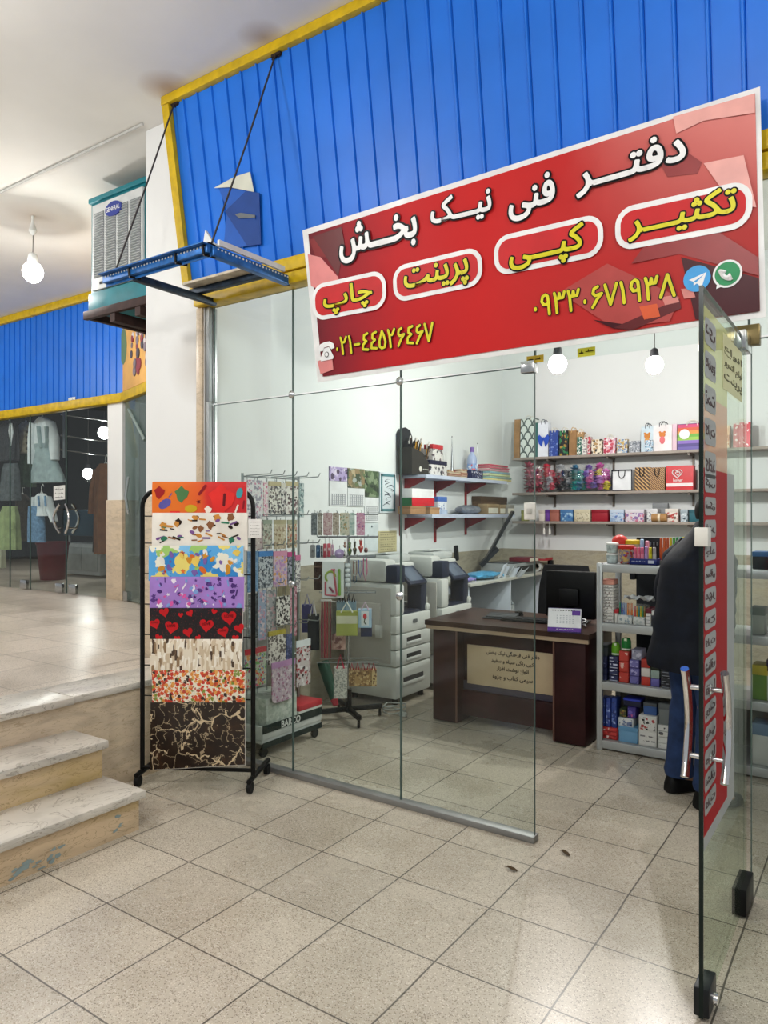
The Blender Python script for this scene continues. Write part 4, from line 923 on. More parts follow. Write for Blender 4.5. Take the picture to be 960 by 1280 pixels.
def love(t, fn, n):
    deco(hearts, [M('#c4151d', .35)])(t, fn, n); m = MB()
    for u, v, k, sz, an, mi in hearts:
        if sz > .03:
            q = fn(u, v) + n * .003 + UP * .008; e1 = (fn(min(1, u + .05), v) - fn(max(0, u - .05), v)).normalized(); lettering(m, 'LOVE', q - e1 * sz * .55, q + e1 * sz * .55, sz * .35, n, .01, .001)
    P('lettering', m, M('#5c0a10', .4), t, True)
dogs = [(rng.uniform(.05, .95), rng.uniform(.25, .9), rng.choice(['bar', 'bar', 'blob', 'oval']), rng.uniform(.011, .021), rng.uniform(-.5, .5), rng.randrange(5)) for _ in range(48)]
toys = [(rng.uniform(.06, .94), rng.uniform(.2, .84), rng.choice(['blob', 'oval', 'oval', 'star']), rng.uniform(.010, .026), rng.uniform(-2, 2), rng.randrange(6)) for _ in range(34)]
cute = [(rng.uniform(.03, .97), rng.uniform(.14, .94), rng.choice(['blob', 'bar', 'star', 'oval']), rng.uniform(.007, .017), rng.uniform(-2, 2), rng.randrange(5)) for _ in range(90)]
cars = [(.08, .68, 'blob', .03, 0, 0), (.14, .35, 'oval', .04, .5, 1), (.32, .62, 'blob', .038, 0, 2), (.42, .2, 'oval', .036, 0, 3), (.54, .75, 'bar', .03, .9, 4), (.74, .45, 'blob', .072, 0, 5), (.77, .45, 'bar', .03, 1.5, 6), (.93, .65, 'oval', .03, 1.3, 7), (.2, .6, 'bar', .012, .9, 1), (.25, .1, 'bar', .025, 0, 5), (.5, .4, 'star', .015, 0, 6), (.6, .15, 'blob', .02, 0, 8), (.9, .18, 'bar', .02, 1.2, 8), (.97, .3, 'bar', .02, 1.4, 4)]
def orange_red():
    m, nt, b = newmat('wrap_orange'); co = coords(nt, 1, rnd=False); sp = nd(nt, 'ShaderNodeSeparateXYZ'); nt.links.new(co, sp.inputs[0])
    n = nd(nt, 'ShaderNodeTexNoise'); n.inputs['Scale'].default_value = 5; nt.links.new(co, n.inputs['Vector'])
    r = ramp(nt, [(.30, '#e0701c'), (.52, '#dd5a22'), (.58, '#d02c25'), (1, '#c9202a')]); nt.links.new(mth(nt, 'ADD', mth(nt, 'MULTIPLY_ADD', sp.outputs[0], 1.4, .45), mth(nt, 'MULTIPLY', n.outputs['Fac'], .12)), r.inputs[0])
    nt.links.new(r.outputs[0], b.inputs['Base Color']); b.inputs['Roughness'].default_value = .3; return m
def marble_black():
    m, nt, b = newmat('wrap_marble'); co = coords(nt, (8, 8, 8), rnd=False)
    n = nd(nt, 'ShaderNodeTexNoise'); n.inputs['Scale'].default_value = 1.5; n.inputs['Detail'].default_value = 6; nt.links.new(co, n.inputs['Vector'])
    a = nd(nt, 'ShaderNodeVectorMath', operation='ADD'); nt.links.new(co, a.inputs[0]); nt.links.new(n.outputs['Color'], a.inputs[1])
    def crack(sc, w_, seed):
        v = nd(nt, 'ShaderNodeTexVoronoi', feature='DISTANCE_TO_EDGE'); v.inputs['Scale'].default_value = sc; nt.links.new(a.outputs[0], v.inputs['Vector'])
        g = nd(nt, 'ShaderNodeTexNoise'); g.inputs['Scale'].default_value = .9 + seed; nt.links.new(co, g.inputs['Vector'])
        return mth(nt, 'MULTIPLY', mth(nt, 'LESS_THAN', v.outputs['Distance'], w_), mth(nt, 'GREATER_THAN', g.outputs['Fac'], .47))
    k = mth(nt, 'MAXIMUM', crack(.8, .022, .3), mth(nt, 'MULTIPLY', crack(2.1, .03, 1.1), .55))
    base = ramp(nt, [(.35, '#1c1411'), (.6, '#2b1d15'), (.75, '#4a2f1d')]); nt.links.new(n.outputs['Fac'], base.inputs[0])
    nt.links.new(mix(nt, k, base.outputs[0], '#cbb896'), b.inputs['Base Color']); b.inputs['Roughness'].default_value = .3; return m
def bark():
    m, nt, b = newmat('wrap_bark'); co = coords(nt, (75, 75, 22), rnd=False)
    v = nd(nt, 'ShaderNodeTexVoronoi', distance='CHEBYCHEV'); v.inputs['Scale'].default_value = 1; nt.links.new(co, v.inputs['Vector'])
    s = nd(nt, 'ShaderNodeSeparateColor'); nt.links.new(v.outputs['Color'], s.inputs[0])
    r = ramp(nt, [(0, '#e3d8c4'), (.35, '#cbb89c'), (.6, '#efe8da'), (.82, '#8f7556'), (.93, '#4a3626')], 'CONSTANT'); nt.links.new(s.outputs[0], r.inputs[0])
    nt.links.new(r.outputs[0], b.inputs['Base Color']); b.inputs['Roughness'].default_value = .4; return m
W = [('gift wrap sheet in orange and red with car shapes, topmost on the rack', 190, 308, 602, 645, orange_red(), deco(cars, [M(c, .35) for c in ('#a02022', '#5c56a0', '#4e7a4a', '#c9a61e', '#8c1a22', '#e0302a', '#601018', '#3e97a0', '#efe3d6')])),
     ('white gift wrap sheet with brown long dogs and small figures', 190, 309, 641, 690, M('#e9e4da', .35), deco(dogs, [M(c, .4) for c in ('#2a1c14', '#8a5a36', '#7a5290', '#c98a3a', '#2f7a5c')])),
     ('blue and yellow gift wrap sheet with orange and white badges', 186, 304, 682, 726, BL('#56a5de', ['#e6d574', '#9cc66a', '#7fc0ea', '#2f86cc', '#e9e7d5'], 11, .62, .32), deco(toys, [M(c, .35) for c in ('#e8e6e0', '#d0902c', '#d86a28', '#b8402c', '#7a60a8', '#e8c860')])),
     ('lilac gift wrap sheet with small pink, white and purple prints', 187, 305, 721, 766, M('#a47fcb', .32), deco(cute, [M(c, .35) for c in ('#4a2c74', '#ebe3f0', '#d65aa4', '#7fa0d8', '#5c3a86')])),
     ('black gift wrap sheet covered with red hearts', 187, 303, 760, 804, BL('#151012', ['#3a1a1c', '#2c2426', '#56181c'], 90, .35, .3), love),
     ('beige gift wrap sheet printed with upright bark strips', 187, 302, 799, 844, bark(), None),
     ('white gift wrap sheet with dense orange, red and green leaves', 190, 306, 838, 884, BL('#e8e0cc', ['#d2562a', '#c23320', '#d98a3a', '#7d8c34', '#b8402a', '#e0a050', '#d24a24', '#39251c'], 62, .62, .35), None),
     ('black gift wrap sheet with cream marble veins, lowest on the rack', 188, 306, 878, 962, marble_black(), None)]
for i, (lab, a, b_, c_, d_, mt, ex) in enumerate(W): sheet_w(i, lab, a, b_, c_, d_, mt, ex, 6 if i == 7 else 2)
n_ = Vector((math.sin(RA), -math.cos(RA), 0)); q = onplane(318, 661, RC + n_ * .03, n_)
t = T('price_card', 'small white price card clipped to the right post of the rack', 'card', q, RA)
m = MB(); m.box((-.038, 0, -.05), (.038, .002, .052), bev=.001); P('card', m, M('#e8e6e2', .6), t)
m = MB()
for i in range(5): scribble(m, (q + Vector((-.025 * math.cos(RA), -.025 * math.sin(RA), .035 - .017 * i))), (q + Vector((.03 * math.cos(RA), .03 * math.sin(RA), .035 - .017 * i))), .008, n_, i, .0005, .0004)
P('lettering', m, M('#7a706c', .6), t, True)
# ------------------------------------------------------------------ inside the copy shop
bulb('shop_bulb', 'glowing bulb inside the shop beside the corner fitting of the glass', atZ(697, 455, 5.6), .07, CEIL, 25, 78, False)
bulb('shop_bulb', 'glowing bulb on a black socket inside the shop above the gift bags', atZ(818, 456, 5.57), .066, CEIL, 25, 78, False)
def carton(name, lab, cat, lo, hi, mat, lidmat=None, labmat=None, group=None, rz=0, face='y', text=None, tmat=None, lid=.28):
    """small closed box: body, lid band, printed label on the front"""
    lo = Vector(lo); hi = Vector(hi); lo.z += .0008; c = (lo + hi) / 2; c.z = lo.z; d = hi - lo
    t = T(name, lab, cat, c, rz, group); w_, dp, h = d.x / 2, d.y / 2, d.z
    m = MB(); m.box((-w_, -dp, 0), (w_, dp, h), bev=min(.004, h * .1)); P('body', m, mat, t)
    if lidmat is not None: m = MB(); m.box((-w_ - .0015, -dp - .0015, h * (1 - lid)), (w_ + .0015, dp + .0015, h + .001), bev=min(.003, h * .08)); P('lid', m, lidmat, t)
    if labmat is not None:
        m = MB(); z0, z1 = (h * .12, h * (.9 - lid if lidmat is not None else .88))
        if face == 'y': m.box((-w_ * .82, -dp - .0022, z0), (w_ * .82, -dp - .0008, z1))
        else: m.box((w_ + .0008, -dp * .82, z0), (w_ + .0022, dp * .82, z1))
        P('printed_label', m, labmat, t, False, None, False)
    if text:
        m = MB(); zc = h * .45
        vs = MB(); lettering(vs, text if text.isascii() else ar(text), Vector((-w_ * .6, -dp - .0022, zc)), Vector((w_ * .6, -dp - .0022, zc)), h * .25, (0, -1, 0), .01, .0006); P('lettering', vs, tmat or M('#303040'), t)
    return t
def gift_bag(name, lab, lo, w_, dp, h, mat, hm, side=None, rz=0, group='paper gift bags on the back shelves', extra=None, handle=True, hh=.09):
    t = T(name, lab, 'gift bag', lo, rz, group); a, b_ = w_ / 2, dp / 2
    m = MB(); n = 6
    def ring(z, s, g): return [Vector(p) for p in ((-a * s, -b_ * g, z), (a * s, -b_ * g, z), (a * s * .96, 0, z), (a * s, b_ * g, z), (-a * s, b_ * g, z), (-a * s * .96, 0, z))]
    m.rings([ring(0, 1, 1), ring(h * .5, 1, .95), ring(h, 1.0, .72), ring(h, .985, .66), ring(h * .6, .97, .8)], 0, True); P('body', m, mat, t)
    if handle:
        for sy in (-1, 1):
            m = MB(); m.tube([(-a * .35, sy * b_ * .7, h - .02), (-a * .34, sy * b_ * .7, h + hh * .5), (-a * .15, sy * b_ * .6, h + hh * .95), (a * .15, sy * b_ * .6, h + hh * .95), (a * .34, sy * b_ * .7, h + hh * .5), (a * .35, sy * b_ * .7, h - .02)] if hh > 0 else [(-a * .3, -b_ * .97 - .006, h * .95), (-a * .28, -b_ - .01, h * .72), (-a * .1, -b_ - .012, h * .6), (a * .1, -b_ - .012, h * .6), (a * .28, -b_ - .01, h * .72), (a * .3, -b_ * .97 - .006, h * .95)], .0045, 6)
            P('handle', m, hm, t)
            if hh <= 0: break
    if extra: extra(t, a, b_, h)
    return t
# --- back wall shelves
YS = BW - .26
SZ = [ony(757, 567, YS).z, ony(757, 614, YS).z, ony(757, 652, YS).z]
SHM = M('#9b9188', .6, 0, .08, 12)
SX0 = ony(640, 570, YS).x; SX1 = RW - .02
for i, z in enumerate(SZ):
    t = T('wall_shelf', ['top back wall shelf holding the tall gift bags', 'middle back wall shelf holding the wrapped ribbon bows', 'lowest back wall shelf holding the small gift boxes'][i], 'shelf', (SX0, YS, z), 0, 'back wall shelves')
    m = MB(); m.box((SX0, YS, z - .028), (SX1, BW - .013 if z < 1.1 else BW, z), bev=.003); P('board', m, SHM, t, True)
    m = MB()
    for px in (683, 758, 860): x = ony(px, 570, YS).x; m.box((x - .01, YS + .02, z - .05), (x + .01, BW, z - .028)); m.box((x - .01, BW - .02, z - .16), (x + .01, BW, z - .03))
    P('bracket', m, M('#6a625a', .5, .4), t, True)
def bx(px, y=YS): return ony(px, 600, y).x
def hpx(px0, px1, Z=8.25): return abs(px1 - px0) * Z / FPX
def onshelf(px0, px1, pyt, zi, yy=.03):
    """x range and top height of a thing standing on shelf zi, front at YS+yy"""
    y = YS + yy; return ony(px0, pyt, y).x, ony(px1, pyt, y).x, ony((px0 + px1) / 2, pyt, y).z - SZ[zi], y
def bagon(lab, px0, px1, pyt, zi, mat, hm=M('#d8d4c8', .6), dp=.10, extra=None, handle=True, hh=.035, yy=.03):
    a, b_, h, y = onshelf(px0, px1, pyt, zi, yy); return gift_bag('gift_bag', lab, ((a + b_) / 2, y + dp / 2, SZ[zi]), (b_ - a) * .97, dp, h, mat, hm, extra=extra, handle=handle, hh=hh)
def scal():
    m, nt, b = newmat('scallop_print'); co = coords(nt, (1, 1, 1), rnd=False); sp = nd(nt, 'ShaderNodeSeparateXYZ'); nt.links.new(co, sp.inputs[0])
    row = mth(nt, 'DIVIDE', sp.outputs[2], .075); fr = mth(nt, 'FRACT', row); odd = mth(nt, 'MULTIPLY', mth(nt, 'FLOOR', mth(nt, 'MODULO', row, 2.0)), .5)
    u = mth(nt, 'SUBTRACT', mth(nt, 'FRACT', mth(nt, 'ADD', mth(nt, 'DIVIDE', sp.outputs[0], .1), odd)), .5)
    d = mth(nt, 'SQRT', mth(nt, 'ADD', mth(nt, 'POWER', mth(nt, 'MULTIPLY', mth(nt, 'ABSOLUTE', u), 2.0), 2.0), mth(nt, 'POWER', fr, 2.0)))
    k = mth(nt, 'GREATER_THAN', mth(nt, 'SUBTRACT', .14, mth(nt, 'ABSOLUTE', mth(nt, 'SUBTRACT', d, .88))), 0.0)
    nt.links.new(mix(nt, k, '#d5dcd6', '#4f5c5a'), b.inputs['Base Color']); return m
def bow(col):
    def go(t, a, b_, h):
        m = MB(); 
        for s in (-1, 1): m.prism([(0, 0), (s * .05, .05), (s * .07, .02), (s * .055, -.05), (s * .02, -.09)], (.01, -b_ - .004, h * .52), (1, 0, 0), UP, (0, -.003, 0))
        m.ball((.01, -b_ - .008, h * .52), (.014, .006, .02)); P('printed_bow', m, M(col, .4), t)
    return go
def bears(cols, n=1):
    def go(t, a, b_, h):
        m = MB()
        for i in range(n):
            x = (i - (n - 1) / 2) * a
            m.prism([(.03 * math.cos(k * .524), .028 * math.sin(k * .524)) for k in range(12)], (x, -b_ - .002, h * .62), (1, 0, 0), UP, (0, -.002, 0), 0)
            m.prism([(.026 * math.cos(k * .524), .04 * math.sin(k * .524)) for k in range(12)], (x, -b_ - .0025, h * .42), (1, 0, 0), UP, (0, -.002, 0), 1)
            for s in (-1, 1): m.prism([(.012 * math.cos(k * .785), .012 * math.sin(k * .785)) for k in range(8)], (x + s * .022, -b_ - .003, h * .62 + .026), (1, 0, 0), UP, (0, -.002, 0), 0)
        P('printed_picture', m, [M(c, .5) for c in cols], t)
    return go
KRAFT = M('#9c7750', .7, 0, .1, 15)
bagon('brown kraft bag edge behind the scallop bag at the shelf end', 642, 649.5, 524, 0, KRAFT, dp=.16, handle=False)
bagon('large pale gift bag with grey fish scale print', 650, 669, 523, 0, scal(), dp=.14)
bagon('slim teal green gift bag beside the scallop bag', 668, 672, 528, 0, M('#3f6a66', .5), dp=.12, handle=False)
bagon('white gift bag with a large blue bow', 672, 685, 528, 0, M('#dfe4ec', .5), M('#6a6f7a', .5), extra=bow('#2a4fb5'))
bagon('royal blue gift bag with pale speckles', 686, 697, 538, 0, BL('#26418f', ['#7f95cc', '#3c5ab0'], 45, .32))
bagon('black gift bag with green and gold leaves', 699, 710, 538, 0, BL('#17181a', ['#2e7a4a', '#a88538', '#1f5c3c'], 22, .5))
bagon('tall plain kraft bag right of the black bag', 711, 720, 538, 0, KRAFT, M('#c9a874', .6))
bagon('kraft brown bag with pale string handle', 720, 729, 540, 0, M('#a8855c', .7, 0, .1, 15), M('#e2d6c0', .6))
bagon('narrow dark green and white striped bag', 721, 727, 546, 0, BL('#1f5f50', ['#e0e4da'], 60, .4), dp=.06, handle=False, yy=.005)
bagon('small white bag with grey print, left of the red flowered bag', 727, 733, 549, 0, BL('#dcdcd4', ['#77707a', '#b4a0a8'], 70, .5), dp=.06, handle=False, yy=.01)
bagon('red and white flowered small gift bag', 727, 738, 546, 0, BL('#e6dcd8', ['#b02a42', '#93203a', '#cc5060'], 40, .6), dp=.08, yy=.05)
bagon('cream small bag with black foot and brown print', 739, 752, 549, 0, BL('#e0d6c2', ['#7a6248', '#2a221c', '#b08c5c'], 40, .45), dp=.08, handle=False)
bagon('pink and white flowered small gift bag', 754, 769, 547, 0, BL('#e4d8d8', ['#c24a5c', '#d99aa4', '#a83048', '#c8a0b4'], 34, .62), dp=.08)
bagon('small gift bag with blue and ochre toy pictures', 771, 784, 549, 0, BL('#cfd0cc', ['#5c7aa8', '#c2a050', '#7a5a4a', '#8fa0b0'], 50, .6), dp=.08, handle=False)
bagon('low silver grey sequin gift bag', 786, 800, 551, 0, BL('#9a9ea4', ['#6a7078', '#c9ccd0', '#84888f'], 80, .6, .25), dp=.08, handle=False)
bagon('pale blue gift bag with an orange animal picture', 801, 817, 533, 0, M('#c3d3dc', .5), M('#555a60', .5), extra=bears(('#c47a2c', '#d2903c')))
bagon('small spotted gift bag in front of the pale blue bag', 806, 816, 550, 0, BL('#c4ccd4', ['#5f7a9c', '#2f4050', '#8fb0c4'], 55, .55), dp=.05, handle=False, yy=-.0)
bagon('wide white gift bag with a standing orange bear picture', 816, 840, 531, 0, M('#e4dede', .5), M('#4a4a50', .5), extra=bears(('#c8762e', '#d66a70')))
bagon('tall pink and white gift bag behind the bear bag', 838, 846, 530, 0, M('#e0c4d0', .5), dp=.06, handle=False, yy=.06)
def stripes():
    m, nt, b = newmat('rainbow_stripes'); co = coords(nt, (1, 1, 1), rnd=False); sp = nd(nt, 'ShaderNodeSeparateXYZ'); nt.links.new(co, sp.inputs[0])
    r = ramp(nt, [(i / 10, c) for i, c in enumerate(['#5a4a9a', '#3f2c7a', '#7a5ab0', '#8ab83a', '#5fa32e', '#d08a2e', '#c8502c', '#c43c6c', '#6a2a70', '#2a2160'])], 'CONSTANT')
    nt.links.new(mth(nt, 'DIVIDE', sp.outputs[2], .32), r.inputs[0]); nt.links.new(r.outputs[0], b.inputs['Base Color']); return m
def seal(t, a, b_, h):
    m = MB(); m.prism([(.05 * math.cos(k * .393), .05 * math.sin(k * .393)) for k in range(16)], (-a * .5, -b_ - .002, h * .6), (1, 0, 0), UP, (0, -.002, 0)); P('seal', m, M('#e6e6e6', .5), t, False, 'white round seal')
bagon('large gift bag with rainbow stripes and a white seal', 846, 884, 529, 0, stripes(), dp=.12, extra=seal)
bagon('orange gift box bag with cartoon bear band beyond the striped bag', 886, 912, 532, 0, BL('#d9a27a', ['#b0642e', '#e0c0a0'], 20, .5), dp=.12, handle=False)
bagon('red gift bag with white script beyond the door glass', 916, 938, 528, 0, BL('#b32632', ['#e0c8c8'], 26, .3), dp=.12)
# middle shelf: bags of ribbon bows in clear film
def bowbag(lab, px0, px1, pyt, cols, seed):
    rg = random.Random(seed); a, b_, h, y = onshelf(px0, px1, pyt, 1, .02); w_ = (b_ - a) * .93
    t = T('ribbon_bow_pack', lab, 'ribbon pack', ((a + b_) / 2, y + .09, SZ[1]), 0, 'clear bags of ribbon bows on the middle shelf')
    nb = 10
    for i in range(nb):
        cx = -w_ * .2 + w_ * .4 * ((i % 3) / 2) + rg.uniform(-.01, .01); cz = .07 + (i // 3) * h * .21; cy = rg.uniform(-.045, .02); col = cols[i % len(cols)]; m = MB(); r_ = min(.07, w_ * .29)
        for k in range(9):
            an = k * .698; el = rg.uniform(-.3, .7); d_ = Vector((math.cos(an) * math.cos(el), -.5 * abs(math.sin(el)) - .2, math.sin(an) * math.cos(el)))
            c_ = Vector((cx, cy, cz)); pts = [c_, c_ + d_ * r_ * .7 + Vector((0, -.012, 0)), c_ + d_ * r_, c_ + d_ * r_ * .6 + Vector((0, .014, 0)), c_]
            m.tube(pts, .016, 6, 0, False, .3)
        P('ribbon_bow', m, M(col, .3, .15, .1, 20), t)
    m = MB()
    def pt(u, v):
        an = 2 * math.pi * u; f = math.sin(math.pi * min(1, max(0, v))) ** .35
        return Vector((w_ / 2 * math.cos(an) * (.85 + .15 * f) + .008 * math.sin(v * 23 + u * 30), .09 * math.sin(an) * f + .006 * math.sin(v * 31 + u * 17), .012 + h * v + .01 * math.sin(u * 12)))
    rgs = [[pt(i / 24, j / 8) for i in range(24)] for j in range(9)]; m.rings(rgs); P('clear_bag', m, GL((.97, .97, .97), .09), t)
bowbag('clear bag of dusty red ribbon bows, first on the middle shelf', 651, 678, 578, ['#8a3a48', '#a0485a', '#7a3440', '#9a5a6a'], 1)
bowbag('clear bag of red and silver ribbon bows', 676, 692, 578, ['#c23c4c', '#a8a8b0', '#c05060'], 2)
bowbag('clear bag of charcoal and silver ribbon bows', 691, 711, 580, ['#2c3038', '#c4c8cc', '#4a5058', '#a04a58'], 3)
bowbag('clear bag of teal and blue ribbon bows', 711, 731, 582, ['#2f8f8c', '#3f6f8c', '#2a7a74', '#5a5f66'], 4)
bowbag('clear bag of violet ribbon bows', 728, 744, 580, ['#8a6fc0', '#c060a0', '#6f5fa0'], 5)
bowbag('clear bag of pink and yellow ribbon bows, last of the bags', 741, 762, 579, ['#d070b8', '#c85fa8', '#d8cc50', '#b87fc8'], 6)
def rim(t, a, b_, h):
    m = MB()
    for lo, hi in (((-a, 0), (-a + .012, h)), ((a - .012, 0), (a, h)), ((-a, h - .012), (a, h)), ((-a, 0), (a, .012))): m.box((lo[0], -b_ - .004, lo[1]), (hi[0], -b_ - .001, hi[1]))
    P('border', m, M('#1b1f2c', .4), t, False, 'dark navy border')
BLKC = M('#1f1f22', .5)
bagon('white carrier bag with dark border and black cord', 764, 791, 587, 1, M('#e4e6e8', .45), BLKC, .10, rim, True, -1)
def diag(c1, c2, sc=42):
    m, nt, b = newmat('diagonal_stripes'); co = coords(nt, (1, 1, 1), rnd=False); sp = nd(nt, 'ShaderNodeSeparateXYZ'); nt.links.new(co, sp.inputs[0])
    k = mth(nt, 'LESS_THAN', mth(nt, 'FRACT', mth(nt, 'MULTIPLY', mth(nt, 'ADD', mth(nt, 'ADD', sp.outputs[0], mth(nt, 'MULTIPLY', sp.outputs[1], .6)), sp.outputs[2]), sc)), .42)
    nt.links.new(mix(nt, k, c1, c2), b.inputs['Base Color']); return m
bagon('brown carrier bag with gold diagonal stripes, left of its pair', 793, 812, 584, 1, diag('#4a3220', '#c29a60', 26), BLKC, .1, None, True, -1)
bagon('brown carrier bag with fine checked stripes, right of its pair', 812, 831, 584, 1, diag('#5a3c24', '#b88f5a', 45), BLKC, .1, None, True, -1)
def heartlogo(t, a, b_, h):
    m = MB(); pts = [Vector((16 * math.sin(k * .2618) ** 3 / 17 * .05 - .02, -b_ - .006, h * .68 + (13 * math.cos(k * .2618) - 5 * math.cos(k * .5236) - 2 * math.cos(k * .7854) - math.cos(k * 1.047)) / 17 * .05)) for k in range(24)]
    m.tube(pts, .005, 5, 0, True); pts2 = [Vector((p.x * .45 - .005, p.y - .001, h * .68 + (p.z - h * .68) * .45)) for p in pts]; m.tube(pts2, .004, 5, 0, True); lettering(m, 'Forever', (-a * .45, -b_ - .004, h * .40), (a * .25, -b_ - .004, h * .40), .04, (0, -1, 0), .01, .001)
    m.box((-a * .98, -b_ - .003, h * .15), (a * .98, -b_ - .001, h * .28)); P('printed_heart', m, M('#e8dcdc', .5), t, False, 'white double heart and band')
bagon('big red bag with a white double heart and white band', 832, 867, 582, 1, M('#c4242c', .4), BLKC, .12, heartlogo, False)
bagon('tall grey bag beyond the red heart bag', 872, 900, 580, 1, M('#a7a4a0', .5), BLKC, .1)
# lowest shelf: small boxes
def boxon(lab, px0, px1, pyt, mat, lidm=None, zi=2, dp=.12, name='gift_box', group='small gift boxes on the lowest back shelf', yy=.03, labm=None):
    a, b_, h, y = onshelf(px0, px1, pyt, zi, yy); return carton(name, lab, 'box', (a + .004, y, SZ[zi]), (b_ - .004, y + dp, SZ[zi] + h), mat, lidm, labm, group)
boxon('olive green small box at the left end of the lowest shelf', 651, 657, 638, M('#8f9050', .5), M('#7d7f45', .5))
boxon('cream pouch box with hanging white tassels', 673, 681, 638, M('#d8cfc4', .6), M('#cabfb2', .6))
boxon('narrow purple gift box', 681, 687, 637, M('#6a3f92', .5), M('#5a3382', .5))
boxon('dull salmon gift box right of the purple one', 687, 699, 637, M('#a5675a', .5), M('#955a4f', .5))
boxon('blue gift box with pale cloud print', 700, 716, 637, BL('#4f7fb0', ['#9fc0d8', '#2f5f98'], 36, .5), M('#4a76a6', .5))
boxon('beige dotted gift box beside the dark red box', 717, 738, 637, BL('#d0c8ae', ['#8a8268', '#b4a88a'], 50, .35), M('#cdc4a8', .5))
boxon('dark red gift box with a small tag', 739, 760, 637, M('#98202e', .4), M('#8a1a28', .4), labm=None)
boxon('pale blue gift box with a castle print', 762, 780, 637, BL('#b8c8dc', ['#5c7ab4', '#c86a70', '#8fa8c8'], 36, .5), M('#c0cee0', .5))
boxon('white gift box with purple and pink figures', 781, 805, 637, BL('#d8d0d8', ['#8a6aa0', '#c87a90', '#6a5a80'], 34, .5), M('#d9d2da', .5))
boxon('white gift box with dark dots behind the rolled box', 808, 822, 636, BL('#dcdcdc', ['#4a4f60', '#8a90a0'], 40, .4), M('#d8d8da', .5))
boxon('grey upright card box at the back of the lowest shelf', 815, 835, 629, M('#8d9092', .5), M('#85888a', .5), dp=.05, yy=.16)
t = boxon('white gift box with red and brown mushrooms', 831, 848, 636, BL('#e0d8d0', ['#b03a34', '#6a4a3a', '#c85a50'], 40, .55), M('#ddd4ca', .5))
boxon('small blue grey patterned gift box beside the door', 850, 860, 637, BL('#a8b4bc', ['#3f4f5c', '#d0d8dc'], 45, .5), M('#a0acb4', .5))
boxon('dark teal gift box half hidden by the door edge', 861, 874, 637, M('#2f6470', .5), M('#2a5862', .5))
a, b_, h, y = onshelf(817, 832, 640, 2, .02); t = T('paper_roll', 'golden brown paper roll lying between the white gift boxes', 'roll', ((a + b_) / 2, y, SZ[2]))
m = MB(); m.lathe([(.018, -.075), (.042, -.073), (.042, .073), (.018, .075)], (0, 0, .043), 16, 0, Matrix.Rotation(R(90), 3, 'Y')); P('roll', m, M('#a87f50', .5), t); m = MB(); m.lathe([(.0445, -.01), (.0445, .012)], (0, 0, .043), 16, 0, Matrix.Rotation(R(90), 3, 'Y')); P('band', m, M('#e0d2b8', .5), t)
t = T('tassel_pair', 'two white tassels hanging below the lowest shelf', 'tassel', ony(682, 652, YS - .004)); 
for px in (680, 687):
    m = MB(); q = ony(px, 652, YS - .006); m.tube([q, ony(px, 663, YS - .01)], .003, 5); m.lathe([(.004, .0), (.012, -.01), (.014, -.07), (.003, -.072)], ony(px, 660, YS - .01), 8); P('tassel', m, M('#d9d6d0', .8), t, True)
t = T('wall_phone_box', 'white wall switch box on the glass panel edge', 'switch', onx(664, 640, -1.32) if False else ony(664, 639, GY - .02))
m = MB(); q = ony(664, 639, GY); m.box(q + Vector((-.028, -.022, -.04)), q + Vector((.028, -.006, .04)), bev=.005); P('case', m, M('#dcdad4', .4), t, True)
m = MB(); m.box(q + Vector((-.012, -.027, -.012)), q + Vector((.012, -.021, .012)), bev=.003); P('latch', m, M('#b9b6b0', .4), t, True)
# --- left wall shelves with red brackets
LSM = M('#bcc4d6', .5, 0, .04, 6); REDM = M('#8e1f26', .5, 0, .1, 12)
LZ = [1.868, 1.50]
for i, z in enumerate(LZ):
    t = T('side_shelf', ['upper white left wall shelf carrying the brush holder', 'lower white left wall shelf carrying red and green cartons'][i], 'shelf', (LW, 6.6, z), 0, 'white shelves on the left wall')
    y0, y1 = (5.72, 7.45) if i == 0 else (5.82, 7.66)
    m = MB(); m.box((LW + .001, y0, z - .03), (LW + .27, y1, z), bev=.003); m.box((LW + .27, y0, z - .032), (LW + .274, y1, z + .001)); P('board', m, LSM, t, True)
    for yb in (5.76, 6.35, 7.0):
        m = MB(); m.prism([(0, 0), (.22, 0), (.22, -.02), (.03, -.10), (.0, -.12)], (LW + .012, yb - .006, z - .031), (1, 0, 0), UP, (0, .012, 0)); P('bracket', m, REDM, t, True)
for i, (yb, z0, z1) in enumerate(((5.70, 1.30, 2.0), (6.33, 1.22, 1.86), (6.98, 1.28, 1.86))):
    t = T('shelf_upright', ['red slotted wall upright at the left end of the white shelves', 'red slotted wall upright behind the middle of the white shelves', 'red slotted wall upright near the room corner'][i], 'upright', (LW, yb, z0)); m = MB(); m.box((LW + .001, yb - .02, z0), (LW + .012, yb + .02, z1), bev=.002); P('channel', m, REDM, t, True)
    m = MB(); [m.box((LW + .011, yb - .004, z0 + .04 + .05 * k), (LW + .0125, yb + .004, z0 + .06 + .05 * k)) for k in range(int((z1 - z0) / .05) - 1)]; P('slots', m, M('#3c1012', .7), t, True)
def oll(px, py, xo=.2): return onx(px, py, LW + xo)
